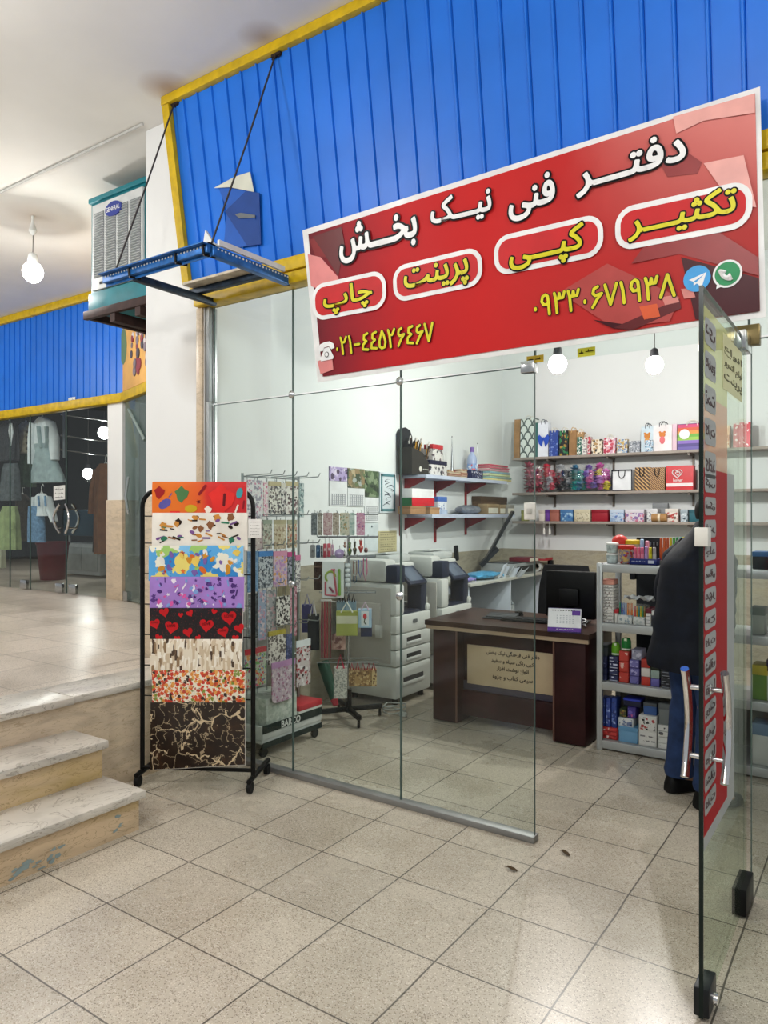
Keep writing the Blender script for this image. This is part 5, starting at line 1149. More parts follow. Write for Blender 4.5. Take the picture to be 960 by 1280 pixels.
# brush holder
q = oll(522, 592, .16); t = T('brush_holder', 'black slanted brush holder full of paint brushes on the upper left shelf', 'brush holder', (LW + .12, q.y + .06, LZ[0]))
m = MB(); m.prism([(-.19, 0), (.17, 0), (.17, .06), (.11, .12), (-.0, .21), (-.19, .25)], (-.09, 0, 0), (0, 1, 0), UP, (.15, 0, 0)); P('body', m, M('#33302c', .5, 0, .1, 10), t)
m = MB(); m.prism([(-.19, .22), (-.19, .38), (-.15, .43), (-.07, .45), (.01, .43), (.05, .37), (.06, .2)], (-.1, 0, 0), (0, 1, 0), UP, (.012, 0, 0)); P('back_board', m, M('#25262a', .4), t)
m = MB(); scribble(m, (.0605, .0, .055), (.0605, .15, .052), .03, (1, 0, 0), 3); m.ball((.0605, -.04, .055), (.003, .025, .025)); P('lettering', m, M('#cfcac0', .5), t)
rg = random.Random(4)
for i in range(18):
    y0 = -.15 + .016 * i + rg.uniform(-.01, .01); z0 = .235 - max(0, y0) * .42 - .01; ln = rg.uniform(.09, .15); x0 = rg.uniform(-.05, .04); tip = Vector((x0 + rg.uniform(-.01, .02), y0 + .05, z0 + ln))
    m = MB(); m.tube([(x0, y0, z0 - .05), tip - (tip - Vector((x0, y0, z0))) * .25], .007 if i < 9 else .005, 6)
    b1 = P('brush', m, M(['#17171a', '#b8862a', '#1a1a1c', '#7a5a3a'][rg.randrange(4)], .4), t)
    m = MB(); d_ = (tip - Vector((x0, y0, z0))); m.tube([tip - d_ * .35, tip - d_ * .2, tip - d_ * .08, tip], [.008, .010, .012, .004], 8, 0, False, .6); P('bristles', m, M(['#c9c6c0', '#3a2a1c', '#d8d4cc'][i % 3], .7), b1)
def sideboxes(name, lab, cat, px0, px1, py, zi, mat, lidm=None, labm=None, xo=.2, dp=.14, z0=0, group=None, h=None, lid=.28):
    a, b_ = oll(px0, py, xo), oll(px1, py, xo); z = LZ[zi] + z0; top = (a.z + b_.z) / 2 if h is None else z + h
    return carton(name, lab, cat, (LW + xo - dp, a.y + .003, z), (LW + xo, b_.y - .003, top), mat, lidm, labm, group, 0, 'x', None, None, lid)
inkp = BL('#d4d0cc', ['#2a2a34', '#c9c4c4', '#5a4a50'], 30, .45)
sideboxes('ink_box', 'wide white and navy carton under the red topped one on the upper shelf', 'box', 538, 559, 576, 0, inkp, M('#23233a', .5), None, .2, .13, 0, 'stacked cartons on the upper left shelf')
zz = oll(548, 576).z - LZ[0]
sideboxes('ink_box', 'white carton with red lid standing on the navy lidded one', 'box', 541, 554, 556, 0, inkp, M('#b82c34', .5), None, .19, .1, zz, 'stacked cartons on the upper left shelf')
t = T('paper_spike', 'slim pointed steel paper spike on the upper left shelf', 'spike', (LW + .12, oll(565, 580, .12).y, LZ[0])); m = MB(); m.lathe([(.05, 0), (.05, .008), (.02, .015), (.016, .05), (.002, .42)], (0, 0, 0), 14); P('spike', m, M('#8a8d90', .3, .8), t); m = MB(); m.ball((0, 0, .42), .006); P('tip', m, BLACK, t)
t = T('paper_spike', 'short thin paper spike right of the lilac bottle', 'spike', (LW + .10, oll(597, 580, .1).y, LZ[0])); m = MB(); m.lathe([(.04, 0), (.04, .008), (.012, .015), (.008, .05), (.002, .40)], (0, 0, 0), 14); P('spike', m, M('#b9bcc0', .3, .8), t); m = MB(); m.ball((0, 0, .40), .006); P('tip', m, BLACK, t)
t = T('spray_bottle', 'lilac and blue bottle with purple cap on the upper left shelf', 'bottle', (LW + .12, oll(590, 580, .12).y, LZ[0])); m = MB(); m.lathe([(.05, 0), (.055, .01), (.055, .2), (.045, .25), (.02, .28), (.02, .30)], (0, 0, 0), 18); P('body', m, M('#a9b6d6', .3), t); m = MB(); m.lathe([(.022, .295), (.024, .30), (.022, .345), (.008, .35)], (0, 0, 0), 14); P('cap', m, M('#7a5fa8', .4), t)
m = MB(); m.lathe([(.0556, .06), (.0556, .17)], (0, 0, 0), 18); P('printed_label', m, BL('#7f9fd0', ['#e0e4ee', '#d05a60'], 30, .5), t)
for i, (p0, p1, pt_, c1, lb) in enumerate(((560, 576, 588, BL('#b79c84', ['#8a5f50', '#cdb48a', '#a0483c'], 30, .6), 'left stack of tan printed booklets'), (575, 589, 586, BL('#bfa68c', ['#96604c', '#d0b890', '#b0504a'], 30, .6), 'right stack of tan printed booklets'))):
    a, c_ = oll(p0, pt_), oll(p1, pt_); t = T('booklet_stack', lb + ' on the upper left shelf', 'booklets', (LW + .12, (a.y + c_.y) / 2, LZ[0]), 0, 'booklets on the upper left shelf'); hh = a.z - LZ[0]; n = 5
    for k in range(n): m = MB(); m.box((-.1 + .004 * (k % 2), -(c_.y - a.y) / 2 + .003, hh * k / n), (.09 + .004 * (k % 3), (c_.y - a.y) / 2 - .003, hh * (k + 1) / n - .002), bev=.003); P('booklet', m, c1 if k == n - 1 else M(['#c9bca4', '#b3907a', '#a8775f'][k % 3], .6), t)
sideboxes('navy_box', 'small navy blue box with white print on the upper left shelf', 'box', 588, 604, 588, 0, M('#20264a', .4), None, BL('#20264a', ['#d8d8e0', '#8f98c0'], 40, .35), .25, .08)
a, c_ = oll(604, 590, .16), oll(632, 590, .16)
for i in range(7):
    cols = ['#d8cf8a', '#8fb2a8', '#c9d4a0', '#7fa8b4', '#c98f9a', '#c46a78', '#b9475c']; t = T('paper_ream', 'coloured paper pack on the upper left shelf, %s from the bottom' % ['first', 'second', 'third', 'fourth', 'fifth', 'sixth', 'seventh'][i], 'paper', (LW + .13, (a.y + c_.y) / 2 + .02 * (i % 2), LZ[0] + .026 * i), 0, 'coloured paper packs stacked on the upper left shelf')
    m = MB(); m.box((-.105, -(c_.y - a.y) / 2 + .002 * i, 0), (.10 - .004 * (i % 3), (c_.y - a.y) / 2 - .015 * i, .0245), bev=.004); P('sheets', m, M('#ddd8cc', .7), t); m = MB(); m.box((-.106, -(c_.y - a.y) / 2 + .002 * i - .001, .003), (.103, (c_.y - a.y) / 2 - .015 * i + .001, .0215), bev=.003); P('wrapper', m, M(cols[i], .5), t)
# lower shelf
sideboxes('photo_paper_carton', 'white carton with red front band and green side band on the lower left shelf', 'box', 515, 543, 611, 1, M('#e4e4e4', .5), None, None, .23, .12, .075)
for o in [x for x in bpy.data.objects if x.name.startswith('photo_paper_carton')]:
    bd = [c for c in o.children if c.name.startswith('body')][0]; xs_ = [v.co.x for v in bd.data.vertices]; ys_ = [v.co.y for v in bd.data.vertices]; zs_ = [v.co.z for v in bd.data.vertices]
    m = MB(); m.box((min(xs_) - .002, min(ys_) - .002, min(zs_) + .001), (max(xs_) + .002, max(ys_) + .002, max(zs_) * .48), bev=.002); P('front_band', m, M('#cc1f2c', .4), o, False, 'red band'); m = MB(); m.box((min(xs_) - .003, min(ys_) - .0035, min(zs_) + .001), (max(xs_) - .002, min(ys_) - .001, max(zs_) * .48)); P('side_band', m, M('#1f6b3c', .4), o, False, 'green band')
carton('brown_carton', 'flat brown carton under the white cartons on the lower left shelf', 'box', (LW + .11, oll(512, 640, .24).y, LZ[1]), (LW + .25, oll(531, 640, .24).y, LZ[1] + .072), M('#a77f5a', .7, 0, .1, 14), M('#9c744f', .7), None, None)
carton('brown_carton', 'short flat brown carton right of the longer one on the lower left shelf', 'box', (LW + .06, oll(532, 640).y, LZ[1]), (LW + .25, oll(544, 640).y, LZ[1] + .065), M('#b08a63', .7, 0, .1, 14), M('#a67e57', .7), None, None)
sideboxes('medicine_box', 'white box with blue lid beside the red banded carton', 'box', 547, 559, 621, 1, M('#d9dde4', .5), M('#4a6fb8', .5), BL('#dfe2e8', ['#6a7fb0', '#c0c8d8'], 40, .4), .2, .1, .0)
t = T('tape_roll', 'pale blue tape roll lying on the lower left shelf', 'tape', (LW + .2, oll(553, 638).y, LZ[1])); m = MB()
pr = [(.028, 0), (.05, 0), (.05, .045), (.028, .045)]; m.lathe(pr + [pr[0]], (0, 0, 0), 20); P('roll', m, M('#b4c4dc', .4), t); m = MB(); m.lathe([(.0278, .0), (.0278, .045), (.024, .045), (.024, 0), (.0278, 0)], (0, 0, 0), 20); P('core', m, M('#c9b89a', .6), t)
a, c_ = oll(576, 634, .17), oll(598, 634, .17); t = T('foil_pouch', 'crumpled silver grey plastic pouch on the lower left shelf', 'pouch', (LW + .15, (a.y + c_.y) / 2, LZ[1])); m = MB(); L = (c_.y - a.y) / 2; rg = random.Random(9)
rgs = []
for j in range(9):
    v = j / 8 * 2 - 1; w_ = math.sqrt(max(.04, 1 - v * v)); rgs.append([Vector((.10 * w_ ** .5 * math.cos(k * .524), L * v, .05 + (.048 * w_ ** .4) * math.sin(k * .524) + rg.uniform(-.006, .006) * w_)) for k in range(12)])
m.rings(rgs); P('pouch', m, M('#8b919c', .25, .3, .2, 30), t); m = MB(); m.box((-.08, -L - .03, .04), (.08, -L + .01, .046)); P('seal_strip', m, M('#a9afb8', .3, .3), t)
sideboxes('wooden_box', 'dark brown wooden box at the back of the lower left shelf', 'box', 601, 634, 621, 1, M('#5a4430', .6, 0, .15, 10), M('#4d3a29', .6), None, .12, .11, 0)
sideboxes('label_box', 'tan box with two white labels in front of the wooden box', 'box', 609, 624, 630, 1, M('#8a7556', .6), M('#97815f', .6), M('#d8d4c4', .6), .25, .11, 0, 'tan labelled boxes')
sideboxes('label_box', 'tan box with a white label, middle of the labelled row', 'box', 624.5, 632, 631, 1, M('#8f7a5a', .6), M('#9a8462', .6), M('#d8d4c4', .6), .25, .11, 0, 'tan labelled boxes')
sideboxes('label_box', 'small grey box with a white label at the right end of the lower shelf', 'box', 634, 643, 631, 1, M('#8a8880', .6), M('#939188', .6), M('#d8d4c4', .6), .25, .11, 0, 'tan labelled boxes')
# --- things on the left wall
def wallquad(px0, px1, py0l, py1l, mats_bands, name, lab, cat, th=.008, xo=.0, dz=0, extra=None, group=None):
    X = LW + xo; a, c_ = onx(px0, py0l, X), onx(px1, py0l, X); zt_ = onx(px0, py0l, X).z; zb_ = onx(px0, py1l, X).z
    t = T(name, lab, cat, (X, (a.y + c_.y) / 2, zb_), 0, group); H = zt_ - zb_
    for nm, f0, f1, mt in mats_bands:
        m = MB(); m.box((X + .001, a.y, zb_ + H * f0), (X + th, c_.y, zb_ + H * f1), bev=.001); P(nm, m, mt, t, True, None, False)
    if extra: extra(t, X + th, a.y, c_.y, zb_, zt_)
    return t
def calgrid(r0, r1, c=4, rws=5, col='#777c82', f=(.03, .30)):
    def go(t, X, y0, y1, z0, z1):
        m = MB(); H = z1 - z0; W_ = y1 - y0
        for i in range(rws + 1): z = z0 + H * (f[0] + (f[1] - f[0]) * i / rws); m.box((X, y0 + W_ * .08, z - .002), (X + .0008, y1 - W_ * .08, z + .002))
        for i in range(rws):
            for j in range(7): z = z0 + H * (f[0] + (f[1] - f[0]) * (i + .5) / rws); y = y0 + W_ * (.14 + .72 * j / 6); m.box((X, y - .006, z - .005), (X + .0008, y + .004, z + .005))
        P('date_grid', m, M(col, .6), t, True)
    return go
WP = M('#dfe1e2', .6)
wallquad(411, 433, 583, 632, [('paper_block', 0, .63, WP), ('picture', .64, 1, BL('#a899c4', ['#4a3a56', '#d8d0e0', '#7a6a94', '#c8bcd8'], 26, .55))], 'wall_calendar', 'wall calendar with lilac group photo, leftmost on the left wall', 'calendar', .010, 0, 0, calgrid(0, 0), 'calendars on the left wall')
wallquad(433.5, 454.5, 585, 633, [('paper_block', 0, .48, WP), ('picture', .49, 1, BL('#6f6a4c', ['#3c4a34', '#8f7a58', '#b0a080', '#5f6f48', '#9fa8a4'], 18, .7))], 'wall_calendar', 'wall calendar with a green and brown garden photo', 'calendar', .012, .0, 0, calgrid(0, 0), 'calendars on the left wall')
wallquad(455, 472.5, 588, 653, [('paper_block', 0, .48, WP), ('picture', .49, 1, BL('#3f4f38', ['#2a3626', '#5f7250', '#7f8f70', '#465c3c'], 22, .7))], 'wall_calendar', 'wall calendar with a dark green forest photo', 'calendar', .010, 0, 0, calgrid(0, 0, f=(.04, .3)), 'calendars on the left wall')
wallquad(455, 472.5, 654, 690, [('sheet', 0, 1, M('#cfd8da', .6))], 'wall_sheet', 'blank pale sheet on the left wall below the forest calendar', 'paper', .006, 0, 0, lambda t, X, y0, y1, z0, z1: P('pin', MB().ball((X + .004, (y0 + y1) / 2, z1 - .03), .01), M('#9aa4a8', .4), t, True))
def calli(t, X, y0, y1, z0, z1):
    m = MB(); H = z1 - z0; W_ = y1 - y0
    for lo, hi in (((.06, .04), (.14, .96)), ((.86, .04), (.94, .96)), ((.06, .90), (.94, .96)), ((.06, .04), (.94, .10))): m.box((X, y0 + W_ * lo[0], z0 + H * lo[1]), (X + .004, y0 + W_ * hi[0], z0 + H * hi[1]))
    P('border', m, M('#4f7f86', .5), t, True, 'teal border'); m = MB()
    rg_ = random.Random(21)
    for i in range(9):
        cy, cz = y0 + W_ * rg_.uniform(.3, .7), z0 + H * (.2 + .075 * i); m.tube([(X + .001, cy + W_ * .2 * math.cos(k * .5 + i), cz + H * .035 * math.sin(k * .7 + i * 2)) for k in range(8)], [.002, .004, .006, .006, .005, .004, .003, .002], 5, 0, False, .4)
    P('calligraphy', m, M('#2f3a4a', .6), t, True)
wallquad(473, 493, 590, 641, [('panel', 0, 1, M('#d4dde2', .5))], 'calligraphy_panel', 'framed calligraphy panel with teal border on the left wall', 'picture', .016, 0, 0, calli)
wallquad(472, 495, 664, 692, [('paper_block', 0, 1, M('#bdb48c', .6))], 'year_planner', 'yellowish year planner sheet hanging under the calligraphy panel', 'calendar', .008, 0, 0, calgrid(0, 0, rws=4, col='#6f6848', f=(.06, .94)))
# --- counter, copiers
CX = LW + .6; CT = .86
t = T('side_counter', 'white L shaped side counter along the left wall with open bays', 'counter', (CX - .3, 6.9, 0))
WC = M('#c4ccd6', .45, 0, .04, 5); m = MB(); m.box((LW + .014, 5.97, CT - .03), (CX, BW - .014, CT), bev=.003); P('counter_top', m, M('#c0c0b8', .4, 0, .05, 5), t, True, 'pale grey top')
for y in (5.99, 6.9, 7.84): m = MB(); m.box((LW + .02, y - .01, 0), (CX - .03, y + .012, CT - .03), bev=.002); P('side_panel', m, WC, t, True)
m = MB(); m.box((LW + .02, 6.0, .3), (LW + .035, 7.84, CT - .03)); P('back_panel', m, WC, t, True)
def copier(lab, x1, y0, y1, ztop, group, scan=True):
    """photocopier: front faces +x at x1, left flank at y0"""
    t = T('photocopier', lab, 'photocopier', ((x1 - .3), (y0 + y1) / 2, 0), 0, group); W_ = M('#c9cbc6', .4, 0, .03, 4); G_ = M('#b0aea6', .45, 0, .04, 4); NV = M('#23293c', .35)
    xb = x1 - .52
    m = MB(); m.box((xb, y0, .05), (x1, y1, .30), bev=.02); m.box((xb, y0, .306), (x1, y1, .43), bev=.012); m.box((xb, y0, .436), (x1, y1, .555), bev=.012); m.box((xb, y0, .56), (x1, y1, .70), bev=.012); m.box((xb, y0, .70), (x1, y0 + .13, .955), bev=.03); m.box((xb, y1 - .06, .70), (x1, y1, .76), bev=.02); m.box((xb, y0 + .1, .70), (xb + .16, y1, 1.03), bev=.02); P('body', m, W_, t, True)
    m = MB(); m.box((xb + .03, y0 + .12, .69), (x1 - .03, y1 - .05, .72)); m.box((xb + .14, y0 + .12, .72), (xb + .2, y1 - .03, 1.0)); m.box((x1 - .16, y1 - .12, .7), (x1 - .02, y1 - .03, .96), bev=.01); P('paper_outlet', m, NV, t, True, 'dark navy outlet bay')
    m = MB(); m.box((xb, y0, .96), (x1 - .10, y0 + .16, 1.14), bev=.03); m.box((xb, y0 + .02, 1.0), (x1 - .16, y1, 1.10), bev=.02); P('scanner', m, W_, t, True)
    m = MB(); m.box((xb + .05, y0 + .18, 1.1), (x1 - .19, y1 - .01, 1.165), bev=.02); m.box((xb + .1, y0 + .2, 1.165), (xb + .28, y1 - .1, 1.18), bev=.004, rot=Matrix.Rotation(R(-6), 3, 'Y')); P('document_feeder', m, M('#bcc0be', .4), t, True)
    m = MB(); m.box((x1 - .18, y0 + .015, .958), (x1 - .005, y0 + .14, 1.10), bev=.015); P('navy_cheek', m, NV, t, True, 'navy side cheek')
    m = MB(); rot = Matrix.Rotation(R(42), 3, 'Y'); m.box((x1 - .15, y0 + .16, .99), (x1 + .05, y1 - .10, 1.015), bev=.006, rot=rot); sc_ = P('touch_panel', m, NV, t, True, 'tilted touch panel'); m = MB(); m.box((x1 - .13, y0 + .19, 1.014), (x1 + .02, y1 - .14, 1.0175), bev=.002, rot=rot, piv=(x1 - .05, (y0 + y1) / 2 + .03, 1.0025)); P('screen', m, M('#596373', .2), sc_, True)
    for z0, z1, yb in ((.306, .43, .12), (.436, .555, .12)):
        m = MB(); m.box((x1 - .003, y0 + .15, z0 + .05), (x1 + .002, y0 + .36, z0 + .085), bev=.002); m.box((x1 - .002, y0 + .145, z0 + .03), (x1 + .008, y0 + .365, z0 + .052), bev=.003, mi=1); P('drawer_handle', m, [M('#2c2d2e', .6), M('#d9dad6', .4)], t, True)
    m = MB(); m.box((x1 - .003, y0 + .10, .17), (x1 + .002, y0 + .40, .21), bev=.002); m.box((x1 - .002, y0 + .095, .145), (x1 + .008, y0 + .405, .172), bev=.003, mi=1); P('drawer_handle', m, [M('#2c2d2e', .6), M('#d9dad6', .4)], t, True)
    m = MB(); m.prism(rrect(.07, .03, .012), (x1 + .001, y0 + .27, .64), (0, 1, 0), UP, (.003, 0, 0)); P('badge', m, M('#70757a', .3, .5), t, True)
    m = MB(); m.box((xb + .02, y0 - .012, .33), (x1 - .05, y0, .92), bev=.006); m.box((xb + .1, y0 - .045, .55), (x1 - .13, y0 - .012, .80), bev=.012); P('side_tray', m, G_, t, True, 'grey side cover with bypass tray'); m = MB(); m.box((x1 - .17, y0 - .05, .53), (x1 - .12, y0 - .012, .63), bev=.004); P('tray_latch', m, W_, t, True)
    m = MB(); [m.cyl((xb + sx, y, 0), (xb + sx, y, .05), .025) for sx in (.06, .46) for y in (y0 + .07, y1 - .07)]; P('castors', m, RUBBER, t, True)
    return t
copier('white and navy photocopier standing nearest the glass beside the hanging trinkets', -3.14, 4.72, 5.24, 1.16, 'photocopiers along the left wall')
copier('second photocopier between the nearer machine and the white counter', -3.10, 5.36, 5.90, 1.16, 'photocopiers along the left wall')
# things on the counter
q = onx(625, 704, CX - .15)
q = onz(632, 712, CT); t = T('flatbed_printer', 'grey flatbed printer with its thin black lid wide open on the side counter', 'printer', (LW + .36, 7.20, CT), R(0))
m = MB(); m.box((-.2, -.18, 0), (.2, .34, .12), bev=.015); P('body', m, M('#8f9394', .4), t); m = MB(); m.box((-.18, -.16, .12), (.18, .32, .126), bev=.002); P('glass_bed', m, M('#2c3236', .12), t)
m = MB(); m.box((.2, -.12, .02), (.21, .28, .09), bev=.003); P('front_slot', m, BLACK, t)
def edge_on(mb, o, L0, L1, dep0, dep1, th, bev, an=61):
    vd = Vector((-.47, .88, 0)).normalized(); sd = Vector((.88, .47, 0)); up_ = sd * math.cos(R(an)) + UP * math.sin(R(an)); nn_ = vd.cross(up_)
    q_ = [o + vd * a_ + up_ * l_ for a_, l_ in ((dep0, L0), (dep1, L0), (dep1, L1), (dep0, L1))]
    mb.add([p_ - nn_ * th for p_ in q_] + [p_ + nn_ * th for p_ in q_], [[0, 1, 2, 3], [7, 6, 5, 4], [0, 1, 5, 4], [1, 2, 6, 5], [2, 3, 7, 6], [3, 0, 4, 7]])
o_ = Vector((-.13, -.2, .13))
m = MB(); edge_on(m, o_, 0, .62, -.02, .30, .013, .004); P('lid', m, M('#17191c', .35), t)
m = MB(); edge_on(m, o_ + Vector((-.02, 0, -.01)), -.04, .22, -.02, .28, .022, .01, 45); P('feeder_hump', m, M('#1d2024', .4), t)
t = T('ledger', 'dark red ledger with black spine lying on the flatbed printer', 'book', (CX - .12, 7.42, CT + .128)); m = MB(); m.box((-.12, -.11, 0), (.12, .13, .045), bev=.006); P('cover', m, M('#6d1a26', .5), t); m = MB(); m.box((-.115, -.1, .006), (.122, .128, .04)); P('pages', m, M('#d0c8b8', .7), t)
t = T('red_tray', 'flat red tray overhanging the printer towards the corner', 'tray', (CX - .12, 7.70, CT + .128)); m = MB(); m.box((-.15, -.07, 0), (.18, .12, .012), bev=.004); m.box((-.15, -.07, .012), (-.14, .12, .03)); m.box((.17, -.07, .012), (.18, .12, .03)); P('tray', m, M('#a52a36', .45), t); m = MB(); m.box((.14, .06, -.1), (.19, .13, -.001), bev=.01); P('grip', m, BLACK, t)
t = T('plastic_bag', 'crumpled light blue plastic bag on the side counter', 'bag', (CX - .14, 6.5, CT)); m = MB(); rg = random.Random(2); rgs = []
for j in range(8): v = j / 7; w_ = math.sin(math.pi * (.08 + .84 * v)) ** .5; rgs.append([Vector((.13 * w_ * math.cos(k * .393) + rg.uniform(-.012, .012), -.26 + .48 * v + rg.uniform(-.01, .01), .04 + .036 * w_ * math.sin(k * .393) + rg.uniform(-.003, .006))) for k in range(16)])
m.rings(rgs); P('bag', m, M('#4fa0cc', .3, 0, .15, 25), t); m = MB(); m.tube([(.05, .2, .05), (.1, .24, .05), (.12, .21, .02)], .008, 6); P('knot', m, M('#5fb0d8', .3), t)
t = T('plastic_bag', 'small lilac plastic bag left of the light blue one', 'bag', (CX - .12, 6.08, CT)); m = MB(); rgs = []
for j in range(7): v = j / 6; w_ = math.sin(math.pi * (.08 + .84 * v)) ** .5; rgs.append([Vector((.09 * w_ * math.cos(k * .524) + rg.uniform(-.01, .01), -.1 + .2 * v, .026 + .024 * w_ * math.sin(k * .524) + rg.uniform(-.002, .004))) for k in range(12)])
m.rings(rgs); P('bag', m, M('#8f86c8', .35, 0, .15, 25), t); m = MB(); m.tube([(.02, .09, .03), (.05, .12, .03), (.06, .1, .01)], .006, 6); P('knot', m, M('#9a92d0', .3), t)
t = T('crumpled_paper', 'crumpled white papers leaning on the open printer', 'paper', (CX - .045, 6.8, CT)); 
for k in range(3):
    m = MB(); fx = lambda u, v, k=k: Vector((.02 * math.sin(u * 6 + k) + .03 * k + .05 * v, -.16 + .14 * k + .16 * u + .02 * v, .002 + .13 * v * (1 - .2 * k) + .02 * math.sin(u * 5 + k))); m.sheet(fx, 8, 6, .002); P('sheet', m, M('#cdd4de', .6), t)
t = T('paper_roll', 'roll of clear tape lying near the room corner on the counter', 'roll', (CX - .08, 7.72, CT)); m = MB(); m.lathe([(.035, -.03), (.056, -.03), (.056, .03), (.035, .03), (.035, -.03)], (0, 0, .057), 20, 0, Matrix.Rotation(R(90), 3, 'X')); P('roll', m, M('#c9d0cc', .25), t); m = MB(); m.lathe([(.035, -.031), (.035, .031), (.03, .031), (.03, -.031), (.035, -.031)], (0, 0, .057), 20, 0, Matrix.Rotation(R(90), 3, 'X')); P('core', m, M('#a8a090', .6), t)
t = T('handset', 'black handset standing on a cable against the left wall', 'handset', (LW + .09, 6.62, CT)); m = MB(); m.lathe([(.035, 0), (.035, .012), (.01, .02), (.008, .16)], (0, 0, 0), 12); P('stand', m, M('#b9b4a8', .5), t); m = MB(); m.box((-.02, -.025, .16), (.02, .025, .32), bev=.012, rot=Matrix.Rotation(R(8), 3, 'X')); P('receiver', m, BLACK, t)
t = T('white_router', 'flat white box behind the second photocopier on the counter', 'box', (LW + .2, 6.15, CT)); m = MB(); m.box((-.14, -.14, 0), (.14, .16, .09), bev=.012); P('case', m, M('#c4c6bc', .45), t); m = MB(); m.box((-.05, -.08, .09), (.08, .08, .115), bev=.006); P('lid', m, M('#2c3028', .5), t)
t = T('waste_bag', 'clear bag of rubbish under the side counter', 'bag', (CX - .22, 7.25, 0)); m = MB(); rgs = []; rg = random.Random(8)
for j in range(9): v = j / 8; w_ = (.6 + .4 * math.sin(math.pi * v)) * (1 if v < .8 else .5); rgs.append([Vector((.17 * w_ * math.cos(k * .449) + rg.uniform(-.02, .02), .17 * w_ * math.sin(k * .449) + rg.uniform(-.02, .02), .004 + .52 * v)) for k in range(14)])
m.rings(rgs); P('bag', m, M('#b4bdc4', .25, 0, .2, 30), t); m = MB(); m.tube([(0, 0, .5), (.03, .02, .56), (.06, 0, .53)], .012, 6); P('knot', m, M('#c0c8ce', .3), t)
t = T('plastic_crate', 'navy blue plastic crate on the floor beside the second photocopier', 'crate', (-2.98, 6.25, 0)); m = MB(); m.box((-.16, -.2, 0), (.16, .2, .5), bev=.04); P('body', m, M('#2c3566', .4), t); m = MB(); m.box((-.17, -.21, .5), (.17, .21, .54), bev=.015); m.tube([(.17, -.12, .36), (.2, -.06, .44), (.2, .06, .44), (.17, .12, .36)], .01); P('lid', m, M('#34407a', .4), t)
# --- desk
t = T('office_desk', 'dark brown wooden office desk with a beige notice on its front', 'desk', (-2.15, 4.95, 0))
DW = M('#35191a', .42, 0, .2, 6); DT = M('#3d2a23', .35, 0, .2, 6); DX0, DX1, DY = -2.72, -1.585, 4.57; DH = .735
m = MB(); m.prism([(DX0 - .04, DY - .05), (DX1 + .03, DY - .03), (DX1 + .03, DY + .72), (DX0 - .08, DY + .78)], (0, 0, DH - .035), (1, 0, 0), (0, 1, 0), (0, 0, .035)); P('desk_top', m, DT, t, True, None, False)
m = MB(); m.prism([(DX0 - .03, DY - .045), (DX1 + .025, DY - .025), (DX1 + .025, DY - .005), (DX0 - .03, DY - .02)], (0, 0, DH - .062), (1, 0, 0), (0, 1, 0), (0, 0, .027)); P('edge_strip', m, M('#a8917a', .4), t, True, 'pale edge strip under the top', False)
for a, c_ in ((DX0, DX0 + .20), (DX1 - .22, DX1 - .002)):
    m = MB(); m.box((a, DY, .01), (c_, DY + .55, DH - .036), bev=.004); P('pedestal', m, DW, t, True)
    m = MB(); m.box((c_ - .012 if a == DX0 else a, DY - .003, .012), (c_ if a == DX0 else a + .012, DY + .01, DH - .04)); P('pedestal_edge', m, M('#6a4a40', .4), t, True)
m = MB(); m.box((DX0 + .2, DY + .10, .13), (DX1 - .22, DY + .12, DH - .037)); m.box((DX0 + .2, DY + .06, .06), (DX1 - .22, DY + .10, .24), bev=.004); P('modesty_panel', m, DW, t, True)
m = MB(); m.box((DX0 + .2, DY + .095, .19), (DX1 - .22, DY + .10, .30)); P('grey_band', m, M('#4a4450', .4), t, True, 'grey band below the notice')
m = MB(); m.box((DX0 + .235, DY + .086, .285), (DX1 - .222, DY + .095, .565), bev=.002); nt_ = P('notice_board', m, M('#bfa98c', .5, 0, .05, 6), t, True, 'beige notice panel'); m = MB()
xm = (DX0 + DX1) / 2 + .02
for i, (s, hw_) in enumerate((('دفتر فنی فرهنگی نیک بخش', .20), ('کپی رنگی سیاه و سفید', .16), ('انواع نوشت افزار', .12), ('سیمی کتاب و جزوه', .15))):
    z = .528 - .056 * i; lettering(m, ar(s), (xm - hw_, DY + .086, z), (xm + hw_, DY + .086, z), .04, (0, -1, 0), .022, .001)
P('lettering', m, M('#2a1a18', .5), nt_, True)
DHZ = DH
q = onz(640, 772, DHZ)
t = T('card_reader', 'black payment terminal lying at the middle of the desk top', 'card reader', onz(628, 773, DHZ)); t.rotation_euler.z = R(10)
m = MB(); m.box((-.13, -.08, 0), (.11, .08, .012), bev=.004); m.box((-.11, -.06, .012), (.11, .07, .03), bev=.006, rot=Matrix.Rotation(R(8), 3, 'X')); P('base', m, M('#3a3d40', .35), t); m = MB(); m.lathe([(.03, 0), (.035, .02), (.03, .045), (.006, .05)], (.10, .09, .0), 14); P('knob', m, BLACK, t)
t = T('keyboard', 'black computer keyboard at the back edge of the desk', 'keyboard', onz(664, 777, DHZ)); t.rotation_euler.z = R(4)
m = MB(); m.box((-.21, -.07, 0), (.21, .07, .018), bev=.006); P('case', m, BLACK, t); m = MB(); [m.box((-.2 + .0265 * i, -.06 + .025 * j, .018), (-.177 + .0265 * i, -.039 + .025 * j, .024)) for i in range(15) for j in range(5)]; P('keys', m, M('#232427', .5), t)
q0 = onz(712, 775, DHZ); t = T('computer_monitor', 'large black computer monitor seen from behind on the desk', 'monitor', (q0.x, DY + .42, DHZ)); yb = DY + .42
a, c_ = ony(682, 740, yb), ony(744, 740, yb); zt_ = ony(712, 714, yb).z; zb_ = ony(712, 778, yb).z
m = MB(); m.box((a.x, yb, zb_ + .03), (c_.x, yb + .05, zt_), bev=.012); P('screen_housing', m, M('#0c0c0d', .35), t, True)
